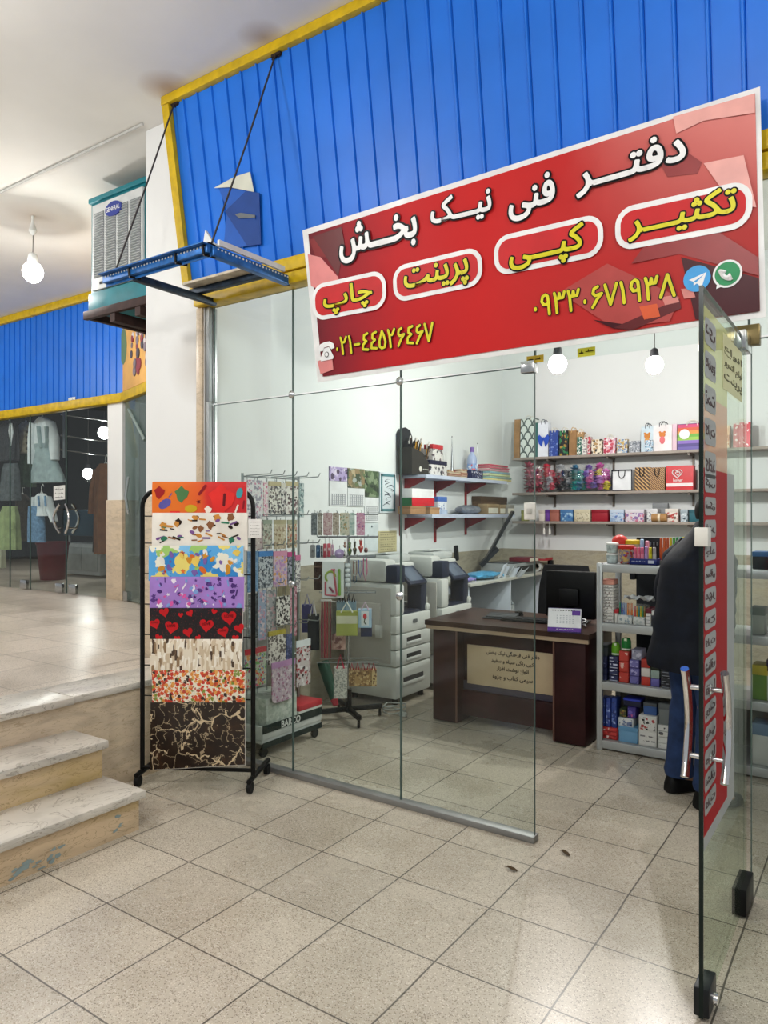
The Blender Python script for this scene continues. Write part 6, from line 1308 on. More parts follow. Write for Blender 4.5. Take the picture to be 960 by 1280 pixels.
m = MB(); m.box(((a.x + c_.x) / 2 - .07, yb - .03, zb_ + .12), ((a.x + c_.x) / 2 + .07, yb, zt_ - .12), bev=.01); P('back_bulge', m, M('#111112', .4), t, True)
m = MB(); xc_ = (a.x + c_.x) / 2; m.box((xc_ - .03, yb + .0, DHZ + .012), (xc_ + .03, yb + .03, zb_ + .2), bev=.005); m.box((xc_ - .12, yb - .06, DHZ), (xc_ + .12, yb + .10, DHZ + .014), bev=.006); P('stand', m, BLACK, t, True)
q = onz(706, 789, DHZ); t = T('desk_calendar', 'white and purple desk calendar standing at the front edge of the desk', 'calendar', q); t.rotation_euler.z = R(16)
m = MB(); Hc = .15; wc = .105
m.prism([(-.055, 0), (-.05, 0), (0, Hc), (-.004, Hc)], (-wc, 0, 0), (0, 1, 0), UP, (2 * wc, 0, 0)); m.prism([(.055, 0), (.05, 0), (0, Hc), (.004, Hc)], (-wc, 0, 0), (0, 1, 0), UP, (2 * wc, 0, 0)); P('card_stand', m, M('#3a2a6a', .5), t, False, 'purple card stand')
m = MB(); nf = Vector((0, -Hc, .052)).normalized(); e2 = Vector((0, .052, Hc)).normalized(); Ls = math.hypot(.052, Hc)
m.prism([(-wc, .006), (wc, .006), (wc, Ls - .002), (-wc, Ls - .002)], (0, -.0562, 0), (1, 0, 0), e2, nf * .003); pg = P('page', m, M('#e4e4e8', .6), t, False, None, False)
m = MB(); m.prism([(-wc, .006), (wc, .006), (wc, .032), (-wc, .032)], (0, -.0562, 0), (1, 0, 0), e2, nf * .0036, 0); m.prism([(wc * .45, Ls * .72), (wc * .95, Ls * .72), (wc * .95, Ls * .92), (wc * .45, Ls * .92)], (0, -.0562, 0), (1, 0, 0), e2, nf * .0036, 0)
for i in range(5):
    for j in range(6): u = -.05 + .02 * j; v = .06 + .012 * i; m.prism([(u, v), (u + .01, v), (u + .01, v + .004), (u, v + .004)], (0, -.0562, 0), (1, 0, 0), e2, nf * .0036, 1)
for i in range(9): u = -.08 + .017 * i; m.prism([(u, Ls - .018), (u + .009, Ls - .018), (u + .009, Ls - .012), (u, Ls - .012)], (0, -.0562, 0), (1, 0, 0), e2, nf * .0038, 2)
P('print', m, [M('#5a2a92', .5), M('#a8aab4', .6), BLACK], pg)
m = MB(); scribble(m, Vector((-.05, -.0562, 0)) + e2 * .019 + nf * .004, Vector((.06, -.0562, 0)) + e2 * .019 + nf * .004, .012, nf, 5, .0005, .0004); P('lettering', m, WTX, pg)
q = onz(735, 783, DHZ); t = T('cable_bundle', 'tangle of white and grey cables beside the desk calendar', 'cables', (-1.72, DY + .25, DHZ))
for k, c_ in enumerate(('#d9dadc', '#55585c', '#b9bcc0')):
    m = MB(); m.tube([(.05 * math.cos(i * .7 + k), .05 * math.sin(i * .7 + k) + .01 * k, .008 + .004 * i % .05) for i in range(12)], .005, 6); P('cable', m, M(c_, .5), t)
# office chair
t = T('office_chair', 'black office chair behind the computer monitor', 'chair', (-2.18, 5.75, 0))
m = MB(); rgs = []
for j in range(8): v = j / 7; w_ = .23 * (1 - .35 * max(0, v - .6) ** 1.5 * 2); rgs.append([Vector((w_ * math.cos(k * .393), .05 * math.sin(k * .393) + .06 * v, .52 + .56 * v)) for k in range(16)])
m.rings(rgs); P('backrest', m, M('#131416', .6), t); m = MB(); m.box((-.24, -.48, .42), (.24, .0, .5), bev=.04); P('seat', m, M('#131416', .6), t)
m = MB(); m.cyl((0, -.22, .1), (0, -.22, .43), .03); P('column', m, DARKMETAL, t)
for k in range(5): an = k * 1.2566; m = MB(); m.tube([(0, -.22, .11), (.27 * math.cos(an), -.22 + .27 * math.sin(an), .07)], [.022, .014], 8); m.ball((.27 * math.cos(an), -.22 + .27 * math.sin(an), .03), .03); P('leg', m, BLACK, t)
for s in (-1, 1): m = MB(); m.tube([(s * .22, -.1, .46), (s * .28, -.12, .55), (s * .28, -.15, .66), (s * .27, -.3, .67)], .018); P('armrest', m, BLACK, t)
# ------------------------------------------------------------------ shelf cabinet at the right
CY0 = 4.6; CXL, CXR = -1.525, RW - .015; CLV = [1.185, .81, .437, .065]
t = T('display_cabinet', 'silver framed open display cabinet full of stationery at the right of the desk', 'cabinet', ((CXL + CXR) / 2, CY0 + .2, 0))
SA = M('#b7babb', .4, .5, .05, 6)
for x in (CXL, CXR - .035):
    for y in (CY0, CY0 + .39):
        m = MB(); m.box((x, y, 0), (x + .035, y + .03, 1.19), bev=.003); m.box((x + .012, y - .002, .01), (x + .022, y + .001, 1.17)); P('post', m, SA, t, True)
for z in CLV:
    m = MB(); m.box((CXL + .035, CY0 + .002, z - .052), (CXR - .035, CY0 + .03, z - .001), bev=.003); m.box((CXL + .01, CY0 + .03, z - .03), (CXR - .01, CY0 + .41, z)); m.box((CXL + .01, CY0 + .39, z - .05), (CXR - .01, CY0 + .415, z - .001)); P('shelf', m, SA, t, True)
m = MB(); m.box((CXL + .01, CY0 + .40, .03), (CXR - .01, CY0 + .405, .38)); P('back_sheet', m, M('#8f8f88', .5), t, True)
def cab(px0, px1, pyt, lv, yy=.04, z0=0.0):
    y = CY0 + yy; a, b_ = ony(px0, pyt, y), ony(px1, pyt, y); return a.x + .0015, b_.x - .0015, (a.z + b_.z) / 2, y
def cbox(name, lab, px0, px1, pyt, lv, mat, lidm=None, labm=None, group=None, yy=.04, dp=.12, z0=0.0, cat='box', h=None, text=None, tm=None, lid=.28):
    a, b_, zt__, y = cab(px0, px1, pyt, lv, yy); z = CLV[lv] + z0
    return carton(name, lab, cat, (a, y, z), (b_, y + dp, z + (h if h else max(.02, zt__ - z))), mat, lidm, labm, group, 0, 'y', text, tm, lid)
WHT = M('#d8d8d4', .5); LBW = LN('#d9d9d6', '#6a6a70', (0, 0, 90), .3, 60)
# top of the cabinet
a, b_, z, y = cab(754, 770, 678, 0); t = T('clear_jar', 'clear plastic double tub with white lids on the cabinet top', 'tub', ((a + b_) / 2, y + .06, CLV[0]))
for k in range(2):
    z0 = .067 * k; m = MB(); m.lathe([(.03, .001), (.034, .004), (.037, .052), (.03, .053)], (0, 0, z0), 18); P('tub', m, M('#b3c0bf', .2, 0, .2, 40), t); m = MB(); m.lathe([(.038, .053), (.039, .056), (.039, .063), (.03, .066)], (0, 0, z0), 18); P('lid', m, M('#dfe2de', .4), t)
a, b_, z, y = cab(770, 790, 681, 0); t = T('candy_tub', 'clear tub of small trinkets with a flat red lid on the cabinet top', 'tub', ((a + b_) / 2, y + .06, CLV[0]))
m = MB(); m.lathe([(.036, .001), (.04, .004), (.05, .095), (.04, .096)], (0, 0, 0), 20); P('tub', m, BL('#8f7f7c', ['#a83a3a', '#c9c4c0', '#6a5a9a', '#c0a05a'], 60, .6, .25), t); m = MB(); m.lathe([(.052, .095), (.053, .098), (.053, .115), (.045, .118)], (0, 0, 0), 20); P('lid', m, M('#c22a22', .4), t)
a, b_, z, y = cab(764, 779, 667, 0, .2); t = T('candy_tub', 'tub with a domed red cap behind the clear double tub', 'tub', ((a + b_) / 2, y + .06, CLV[0])); m = MB(); m.lathe([(.04, .001), (.045, .12), (.04, .121)], (0, 0, 0), 18); P('tub', m, M('#c9b9b0', .3), t); m = MB(); m.lathe([(.05, .12), (.051, .145), (.04, .165), (.016, .178), (.004, .18)], (0, 0, 0), 18); P('lid', m, M('#d03024', .4), t)
a, b_, z, y = cab(779, 794, 676, 0, .22); t = T('candy_tub', 'tub with a flat yellow lid behind the red lidded one', 'tub', ((a + b_) / 2, y + .06, CLV[0])); m = MB(); m.lathe([(.045, .001), (.05, .12), (.04, .121)], (0, 0, 0), 18); P('tub', m, M('#b8a890', .3), t); m = MB(); m.lathe([(.054, .12), (.054, .145), (.045, .148)], (0, 0, 0), 18); P('lid', m, M('#d8b820', .4), t)
t = T('marker_tray', 'dark blue tray holding pastel highlighters on the cabinet top', 'tray', (cab(803, 803, 700, 0)[0], CY0 + .07, CLV[0])); a, b_, z, y = cab(787, 822, 698, 0, .03)
m = MB(); m.box((a, y, CLV[0] + .001), (b_, y + .09, CLV[0] + .006)); m.box((a, y, CLV[0] + .001), (b_, y + .006, CLV[0] + .04), bev=.002); m.box((a, y + .084, CLV[0] + .001), (b_, y + .09, CLV[0] + .04), bev=.002); m.box((a, y, CLV[0] + .001), (a + .005, y + .09, CLV[0] + .04)); m.box((b_ - .005, y, CLV[0] + .001), (b_, y + .09, CLV[0] + .04)); P('tray', m, M('#1c2a72', .4), t, True)
m = MB(); m.box((b_ - .055, y - .002, CLV[0] + .012), (b_ - .02, y - .0005, CLV[0] + .03)); scribble(m, (a + .01, y - .001, CLV[0] + .022), (b_ - .07, y - .001, CLV[0] + .022), .012, (0, -1, 0), 2); P('lettering', m, M('#c9cfe4', .5), t, True)
def marker(lab, px, pyt, col, cap, r=.011, yy=.07, lv=0, z0=.007, group='highlighters and markers on the cabinet top'):
    q = ony(px, pyt, CY0 + yy); z = CLV[lv] + z0; h = q.z - z; t = T('marker_pen', lab, 'marker', (q.x, CY0 + yy, z), 0, group)
    m = MB(); m.lathe([(r * .8, 0), (r, .004), (r, h * .55), (r * .85, h * .6)], (0, 0, 0), 12); P('barrel', m, M(col, .4), t); m = MB(); m.lathe([(r * .9, h * .6), (r * .95, h * .62), (r * .85, h - .003), (r * .5, h)], (0, 0, 0), 12); P('cap', m, M(cap, .4), t); m = MB(); m.box((-.002, -r - .002, h * .62), (.002, -r * .7, h * .92)); P('clip', m, M(cap, .4), t)
for i, (px, py, c1, c2, lb) in enumerate(((794, 684, '#e07a94', '#e06a88', 'pink highlighter at the left end of the blue tray'), (798.5, 684, '#e07a94', '#e06a88', 'second pink highlighter in the blue tray'), (803, 684, '#e48aa0', '#e2708c', 'third pink highlighter in the blue tray'), (808, 683, '#b89ad0', '#b08ac8', 'lilac highlighter in the blue tray'), (813, 684, '#d8cf2a', '#d0c420', 'yellow highlighter in the blue tray'), (818, 684, '#b4b0b4', '#a8a2a8', 'grey highlighter at the right end of the blue tray'))): marker(lb, px, py, c1, c2)
marker('pale blue animal topped pen behind the pink highlighters', 802.5, 674, '#a9c4dc', '#9fc0e0', .014, .13, 0, .001); marker('pink animal topped pen behind the lilac highlighter', 809, 676, '#d8a0b0', '#d88aa0', .014, .13, 0, .001)
t = T('pen_board', 'black pen display board at the back of the cabinet top', 'board', (cab(812, 812, 690, 0)[0], CY0 + .3, CLV[0])); a, b_, z, y = cab(795, 828, 672, 0, .30); m = MB(); m.box((a, y, CLV[0] + .001), (b_, y + .01, z), bev=.003); P('board', m, M('#15151a', .4), t, True); m = MB(); [m.box((a + .02 + .022 * i, y - .003, z - .05), (a + .03 + .022 * i, y, z - .03)) for i in range(6)]; P('hooks', m, M('#6a6f74', .4), t, True)
for i, (px, c, nm) in enumerate(zip([826.5, 830.5, 834.5, 838.5, 842.5, 846.5, 850.5, 854.5, 858.5], ['#c2562c', '#c8602e', '#c45a34', '#d8b82a', '#5aa84a', '#2f8f50', '#3fa09a', '#d8c83a', '#7fb83a'], ['first rust orange', 'second rust orange', 'third rust orange', 'golden yellow', 'light green', 'deep green', 'teal', 'pale yellow', 'lime green'])): marker('%s marker in the tall marker row beside the person' % nm, px, 672.5 - .2 * i, c, c, .0095, .12, 0, .03)
cbox('marker_case', 'clear grey case holding the tall row of coloured markers', 822, 864, 697, 0, M('#8a8a86', .3), None, None, None, .085, .08, 0, 'case', .029)
t = T('wifi_router', 'white wireless router with a black antenna behind the cabinet', 'router', (-1.70, CY0 + .80, .90)); 
bpy.data.objects.remove(t)
t = T('wifi_router', 'white wireless router with a black antenna on the cabinet back corner', 'router', (CXL + .05, CY0 + .34, CLV[0])); m = MB(); m.box((-.045, -.05, .0), (.045, .05, .03), bev=.01); m.lathe([(.02, .03), (.03, .05), (.03, .06), (.004, .066)], (0, 0, 0), 14); P('case', m, M('#d5d6d2', .4), t); m = MB(); m.tube([(-.01, .02, .06), (-.008, .02, .1), (.0, .02, .17)], [.007, .006, .004], 8); P('antenna', m, BLACK, t)
# second shelf
a, b_, z, y = cab(748.5, 767, 727, 1)
for k in range(13):
    hk = (z - CLV[1]) / 13; carton('eraser_box', 'thin white box, %s from the bottom of the tall stack at the cabinet post' % ['first', 'second', 'third', 'fourth', 'fifth', 'sixth', 'seventh', 'eighth', 'ninth', 'tenth', 'eleventh', 'twelfth', 'last'][k], 'box', (a + .001 * (k % 3), y, CLV[1] + hk * k), (b_ - .001 * (k % 2), y + .12, CLV[1] + hk * (k + .96)), M('#cfcdc8', .5), None, BL('#d6d4d0', ['#7a6a6a', '#a8a4a4'], 90, .4) if k < 12 else None, 'thin white boxes in the tall stack') if k < 12 else carton('eraser_box', 'small salmon pink box lying on top of the tall white stack', 'box', (a + .02, y, CLV[1] + hk * k), (b_, y + .1, CLV[1] + hk * 13.6), M('#d89a8a', .5), M('#d08a7a', .5))
cbox('pen_pack', 'narrow white box with red top beside the tall stack', 768, 772, 762, 1, WHT, M('#b82c34', .5), None, None, .04)
def penset(lab, px0, px1, pyt, cols, yy=.04):
    a, b_, z, y = cab(px0, px1, pyt, 1, yy); t = T('marker_set', lab, 'marker set', ((a + b_) / 2, y, CLV[1]), 0, 'boxed marker sets on the second cabinet shelf'); n = len(cols); H = z - CLV[1]
    m = MB(); m.box((a, y, CLV[1] + .001), (b_, y + .05, CLV[1] + H * .42), bev=.002); P('sleeve', m, BL('#cfd2cf', ['#8fa0a8', '#b4bcb8'], 60, .4), t, True)
    for i, c in enumerate(cols):
        x = a + (b_ - a) * (i + .5) / n; m = MB(); r_ = (b_ - a) / n * .42; m.lathe([(r_, H * .38), (r_, H * .7), (r_ * .9, H * .72), (r_, H * .74), (r_, H * .97), (r_ * .6, H)], (x, y + .025, CLV[1]), 10); P('marker', m, M(c, .4), t, True)
penset('boxed set of green, blue and orange markers', 772, 790, 754, ['#2f7a5a', '#3f6fae', '#4f7fc0', '#5a8ac4', '#d07a2c', '#d8862f', '#c96a28'])
penset('boxed set of red, yellow and teal fine markers', 791, 806, 758, ['#b8343c', '#c98a2c', '#3f8a8a', '#d0c03a', '#4f9a6a', '#8a6a3a'])
t = T('plastic_wrap', 'crumpled clear plastic wrap lying on the marker sets', 'plastic', (cab(795, 795, 750, 1)[0], CY0 + .1, ony(795, 754, CY0 + .1).z)); rg = random.Random(6); m = MB()
m.sheet(lambda u, v: Vector((-.09 + .18 * u, -.03 + .07 * v, .012 + .03 * abs(math.sin(u * 7 + v * 3)) + rg.uniform(0, .012))), 12, 6, .0015); P('wrap', m, M('#d5dadc', .2), t); m = MB(); m.box((-.09, -.055, -.04), (.08, -.05, .004)); P('clear_front', m, GL((.95, .95, .95), .08), t)
cbox('pen_pack', 'small white and maroon box behind the person on the second shelf', 807, 814, 761, 1, WHT, M('#6a2430', .5), LBW, None, .04)
cbox('pen_pack', 'dark grey box right of the maroon capped one on the second shelf', 814.5, 824, 764, 1, M('#4a4c54', .5), WHT, None, None, .04)
t = T('storage_crate', 'dark grey plastic crate with flared rim standing behind the marker sets', 'crate', (-1.22, CY0 + .62, .55)); m = MB()
m.box((-.2, -.12, .0), (.2, .14, .60), bev=.02); P('body', m, M('#2c2f33', .5), t); m = MB(); m.box((-.235, -.14, .60), (.235, .16, .66), bev=.015); m.box((-.24, -.13, .5), (-.2, .1, .62), bev=.01); P('rim', m, M('#33363a', .5), t)
t2 = T('stool', 'low grey stool carrying the dark crate behind the cabinet', 'stool', (-1.22, CY0 + .62, 0)); m = MB(); m.box((-.2, -.15, .51), (.2, .15, .549), bev=.01); P('seat', m, M('#55585a', .5), t2)
for sx in (-1, 1):
    for sy in (-1, 1): m = MB(); m.cyl((sx * .17, sy * .12, 0), (sx * .16, sy * .11, .515), .016); P('leg', m, DARKMETAL, t2)
# third shelf
def column(name, labs, px0, px1, pyt, lv, mats, lbl=None, group=None, yy=.04, dp=.12, lidm=None):
    a, b_, z, y = cab(px0, px1, pyt, lv, yy); n = len(labs); hk = (z - CLV[lv]) / n
    for k in range(n): carton(name, labs[k], 'box', (a, y, CLV[lv] + hk * k), (b_, y + dp, CLV[lv] + hk * (k + .985)), mats[k % len(mats)], lidm, lbl[k % len(lbl)] if lbl else None, group)
NV2 = M('#22264a', .5); RD2 = M('#b8392f', .45); PU2 = M('#5f5a9a', .45)
column('refill_box', ['navy refill box, lowest of the narrow column at the cabinet post', 'navy refill box, second up in the narrow column', 'navy refill box, third up in the narrow column', 'navy refill box, topmost in the narrow column'], 749, 759, 820, 2, [NV2], [BL('#22264a', ['#7f86b4', '#4a5080'], 60, .35)], 'navy refill boxes on the third cabinet shelf')
column('refill_box', ['navy and white refill box, lowest beside the red column', 'navy and white refill box, second up beside the red column', 'navy and white refill box, third up beside the red column', 'navy and white refill box, topmost beside the red column'], 761, 773, 820, 2, [NV2], [LN('#262b54', '#c9cce0', (0, 0, 45), .4, 30)], 'navy refill boxes on the third cabinet shelf')
column('staple_box', ['bright red box, lowest of the three stacked', 'bright red box, middle of the three stacked', 'bright red box, topmost of the three under the green glue'], 773.5, 786, 814, 2, [RD2], [BL('#b8392f', ['#d8b0a8'], 30, .3)], 'red boxes on the third cabinet shelf')
column('clip_box', ['violet box, lowest of the three beside the red stack', 'violet box, middle of the three beside the red stack', 'violet box, topmost of the three beside the red stack'], 786.5, 799, 825, 2, [PU2], [BL('#6a66a4', ['#a4a0cc', '#4a4684'], 50, .5)], 'violet boxes on the third cabinet shelf')
zz = cab(790, 790, 825, 2)[2] - CLV[2]; cbox('clip_box', 'grey violet box on top of the violet stack', 789, 803, 812, 2, M('#77788f', .45), None, BL('#8a8ba0', ['#b8b8c8', '#5f6078'], 50, .5), None, .045, .1, zz)
column('staple_box', ['bright red box under the torn white one', 'white box with torn red edge between two red boxes', 'red box topmost beside the dark green tin'], 801, 812.5, 824, 2, [RD2, M('#cfc8c4', .5), M('#a8352c', .5)], [BL('#b8392f', ['#d8b0a8'], 30, .3), BL('#d4d0cc', ['#7a3a36'], 30, .4), None] if False else None, 'red boxes on the third cabinet shelf')
column('ink_pad_box', ['violet ink box on the shelf board right of the red column', 'pale grey green box above the violet ink box', 'dark olive box topmost right of the red column'], 813, 824.5, 828, 2, [PU2, M('#8fa09a', .5), M('#2c3026', .5)], None, 'small boxes beside the person')
column('lead_box', ['black lead box, lowest of the column nearest the person', 'black lead box, second of the column nearest the person', 'black lead box, third of the column nearest the person', 'black lead box, topmost of the column nearest the person'], 825.5, 838, 832, 2, [M('#1d1f24', .45)], [LN('#20222a', '#8f949c', (0, 0, 40), .3, 40)], 'black boxes on the third cabinet shelf')
def glue(lab, px0, px1, pyt, pyb, col, yy=.05):
    a, b_, z, y = cab(px0, px1, pyt, 2, yy); zb = ony((px0 + px1) / 2, pyb, y).z; t = T('glue_tape', lab, 'glue', ((a + b_) / 2, y + .04, zb)); w_ = (b_ - a) / 2; h = z - zb
    m = MB(); m.lathe([(w_ * .9, .001), (w_, .004), (w_, h * .7), (w_ * .75, h * .95), (w_ * .3, h)], (0, 0, 0), 18); P('body', m, M(col, .35), t); m = MB(); m.lathe([(w_ * 1.02, h * .08), (w_ * 1.02, h * .2)], (0, 0, 0), 18); P('band', m, M('#d6dccf', .5), t); m = MB(); m.box((-w_ * .3, -w_ * .9, h * .72), (w_ * .35, -w_ * .55, h * .97), bev=.003); P('print', m, M('#cfe0c0', .5), t)
glue('lime green glue pot standing on the navy boxes', 762, 773.5, 804, 820.3, '#6aa82a'); glue('deep green glue pot standing on the red boxes', 774.5, 787, 798, 814.3, '#1f7a35')
cbox('refill_box', 'dark grey refill case on the narrow navy column', 749.5, 760, 806, 2, M('#3a3f44', .5), M('#2c3034', .5), None, None, .05, .1, cab(750, 750, 820, 2)[2] - CLV[2])
# lowest shelf
column('pin_box', ['red and white pin box, lowest of three at the cabinet foot', 'red and white pin box, middle of three at the cabinet foot', 'red and white pin box, topmost of three at the cabinet foot'], 749.5, 772, 909, 3, [M('#b32f30', .45)], [BL('#c23a38', ['#e0d4d0', '#8a2020'], 34, .4)], 'red pin boxes at the cabinet foot')
zz = cab(760, 760, 909, 3)[2] - CLV[3]
for k, (p0, p1, c) in enumerate(((749.5, 756.5, '#2a3f8a'), (757, 763.5, '#34499a'), (764, 771, '#2c448f'))):
    cbox('pen_blister', 'tall blue pen pack standing on the red pin boxes, %s of three' % ['first', 'second', 'third'][k], p0, p1, 873, 3, M(c, .4), None, BL(c, ['#a4b4dc', '#6f86c4', '#1f2f6a'], 50, .45), 'tall blue pen packs', .045, .1, zz, 'pen pack')
cbox('chalk_box', 'sky blue and tan carton at the front of the lowest shelf', 773, 797, 909, 3, M('#6f9fc4', .45), M('#6496bc', .45), None, None, .035, .12)
zz2 = cab(785, 785, 909, 3)[2] - CLV[3]
cbox('pen_box', 'white pen box with navy print on the sky blue carton', 772.5, 792, 898, 3, M('#ccd0d2', .5), None, BL('#d2d6d8', ['#24345c', '#6a7a9c'], 40, .45), None, .04, .1, zz2)
zz3 = cab(785, 785, 898, 3)[2] - CLV[3]
cbox('pen_box', 'dark green and brown box on the white pen box', 774, 783, 886, 3, M('#34402c', .5), None, BL('#3f4a30', ['#a08a3a', '#6a3a2a'], 50, .45), None, .05, .1, zz3)
cbox('pen_box', 'purple and pink box right of the dark green one', 784, 795, 884, 3, M('#3a2c78', .5), None, BL('#43348a', ['#c05a8c', '#6f60b4'], 40, .45), None, .05, .1, zz3)
cbox('pen_box', 'open dark box with bright blue inside above the purple box', 779, 801, 874, 3, M('#2a2c44', .5), M('#2f3fb8', .5), None, None, .06, .1, cab(785, 785, 884, 3)[2] - CLV[3] + .002)
cbox('board_marker_box', 'white board marker box, lower of the pair beside the person', 798, 821, 915, 3, M('#d2d2ce', .5), None, LN('#d4d4d0', '#77777a', (0, 0, 35), .3, 40), 'white marker boxes', .03, .1); zz4 = cab(810, 810, 915, 3)[2] - CLV[3]
cbox('board_marker_box', 'white board marker box with red and black print, upper of the pair', 798, 821, 895, 3, M('#d4d4d0', .5), None, BL('#d6d6d2', ['#a8383a', '#2a2a2c'], 42, .4), 'white marker boxes', .03, .1, zz4 + .001)
cbox('blue_folder_box', 'open blue and white box behind the white marker boxes', 804, 821, 879, 3, M('#3a5a94', .5), M('#4f545a', .5), None, None, .06, .1, cab(810, 810, 895, 3)[2] - CLV[3] + .002)
for k in range(4):
    z0 = CLV[3]; hk = (ony(830, 907, CY0 + .03).z - z0) / 4
    cbox('stamp_box', 'white labelled box, %s in the stack beside the jeans' % ['lowest', 'second up', 'third up with red print', 'topmost'][k], 822, 838, 907, 3, M('#cfd0cc', .5), None, BL('#d2d3cf', ['#2c2c30' if k != 2 else '#8a3a34', '#55565a'], 26, .35), 'white labelled boxes in the stack beside the jeans', .03, .1, hk * k, 'box', hk * .98)
cbox('grey_case', 'grey translucent case on the white labelled boxes', 823, 838, 880, 3, M('#6f7576', .3), M('#5c6264', .4), None, None, .045, .1, ony(830, 907, CY0 + .03).z - CLV[3] + .001)
# goods seen past the door hinge
for (p0, p1, py, lv, c1, c2, lb) in ((940, 975, 690, 0, '#1a1c22', '#2c5a8a', 'black case on the cabinet top seen past the door hinge'), (938, 956, 760, 1, '#a8b0a8', '#6f7a74', 'grey green box on the second shelf past the door hinge'), (940, 960, 832, 2, '#5f8a2c', '#c9b82a', 'green box with yellow lid on the third shelf past the hinge'), (958, 985, 826, 2, '#c9c9c4', '#30343c', 'white box with dark lid on the third shelf past the hinge'), (940, 962, 905, 3, '#c4c8c4', '#6a86a4', 'pale box with blue lid on the lowest shelf past the hinge')):
    cbox('stock_box', lb, p0, p1, py, lv, M(c1, .5), M(c2, .5), None, 'goods past the door hinge', .05, .14)
# ------------------------------------------------------------------ sticker stand behind the glass
SXF = -3.17
t = T('sticker_stand', 'white wheeled wire stand hung with sticker sheets just inside the glass', 'stand', (-3.3, 3.52, 0))
WR = M('#9fa5a6', .35, .7)
m = MB(); m.box((-3.46, 3.24, .09), (-3.14, 3.80, .115), bev=.004); m.box((-3.146, 3.24, .115), (-3.135, 3.80, .20), bev=.003); m.box((-3.46, 3.235, .115), (-3.14, 3.246, .20), bev=.003); P('base_tray', m, M('#c4c8c6', .4), t, True)
m = MB(); m.box((-3.134, 3.236, .155), (-3.131, 3.80, .205)); m.box((-3.134, 3.236, .065), (-3.131, 3.80, .10)); fr_ = P('dark_stripe', m, M('#1e2b28', .4), t, True)
m = MB(); q0, q1 = onx(343, 931, -3.131), onx(361, 925, -3.131); lettering(m, 'BARCO', (-3.1308, 3.40, .18), (-3.1308, 3.58, .18), .045, (1, 0, 0), .025, .001); P('lettering', m, M('#d8dad6', .5), t, True)
for x in (-3.43, -3.17):
    for y in (3.28, 3.77): m = MB(); m.cyl((x - .01, y, .03), (x + .01, y, .03), .03, n=14); m.cyl((x, y, .04), (x, y, .09), .012); P('castor', m, RUBBER, t, True)
m = MB()
for y in (3.26, 3.79): m.tube([(-3.33, y, .1), (-3.33, y, 1.76)], .009, 8)
for z in (1.74, 1.49, 1.30, 1.06, .78, .55): m.tube([(-3.33, 3.26, z), (-3.33, 3.79, z)], .005, 6)
for i in range(6): m.tube([(-3.33, 3.3 + .09 * i, .2), (-3.33, 3.3 + .09 * i, 1.74)], .003, 5)
P('wire_grid', m, WR, t, True)
m = MB(); m.box((-3.345, 3.60, .2), (-3.34, 3.82, 1.05)); P('brown_backing', m, M('#8d8568', .6), t, True, 'khaki backing board')
m = MB()
for z in (1.745, 1.495, 1.305, 1.065, .785):
    for i in range(5): y = 3.29 + .115 * i; m.tube([(-3.33, y, z), (-3.12, y, z + .006), (-3.105, y, z + .03)], .0035, 5)
P('hooks', m, WR, t, True)
def pack(lab, px0, px1, py0, py1, bg, cols, head=None, x=SXF, sc=45, thr=.5, tilt=0, shp='rect', grp='sticker sheets on the stand behind the glass', name='sticker_sheet', cat='stickers', fold=True):
    a, b_ = onx(px0, (py0 + py1) / 2, x), onx(px1, (py0 + py1) / 2, x); pm = (px0 + px1) / 2; z1, z0 = onx(pm, py0, x).z, onx(pm, py1, x).z; y0, y1 = a.y, b_.y; w_ = (y1 - y0) / 2; h = z1 - z0
    t = T(name, lab, cat, (x, (y0 + y1) / 2, z0), R(tilt), grp)
    pts = rrect(2 * w_, h, min(.04, w_ * .6) if shp == 'round' else .004, 4); pts = [(p[0], p[1] + h / 2) for p in pts]
    m = MB(); m.prism(pts, (-.006, 0, 0), (0, 1, 0), UP, (.006, 0, 0)); P('sheet', m, BL(bg, cols, sc, thr, .25), t)
    if head: m = MB(); m.box((-.007, -w_ - .001, h * .86), (.0015, w_ + .001, h + .001)); P('header_card', m, M(head, .4), t)
    m = MB(); m.tube([(-.003, 0, h - .012), (.002, 0, h + .008), (-.003, 0, h + .012)], .002, 5); P('hang_loop', m, WR, t)
    return t
DKC = ['#4a4448', '#6a5f5c', '#8a7f80', '#393a40']
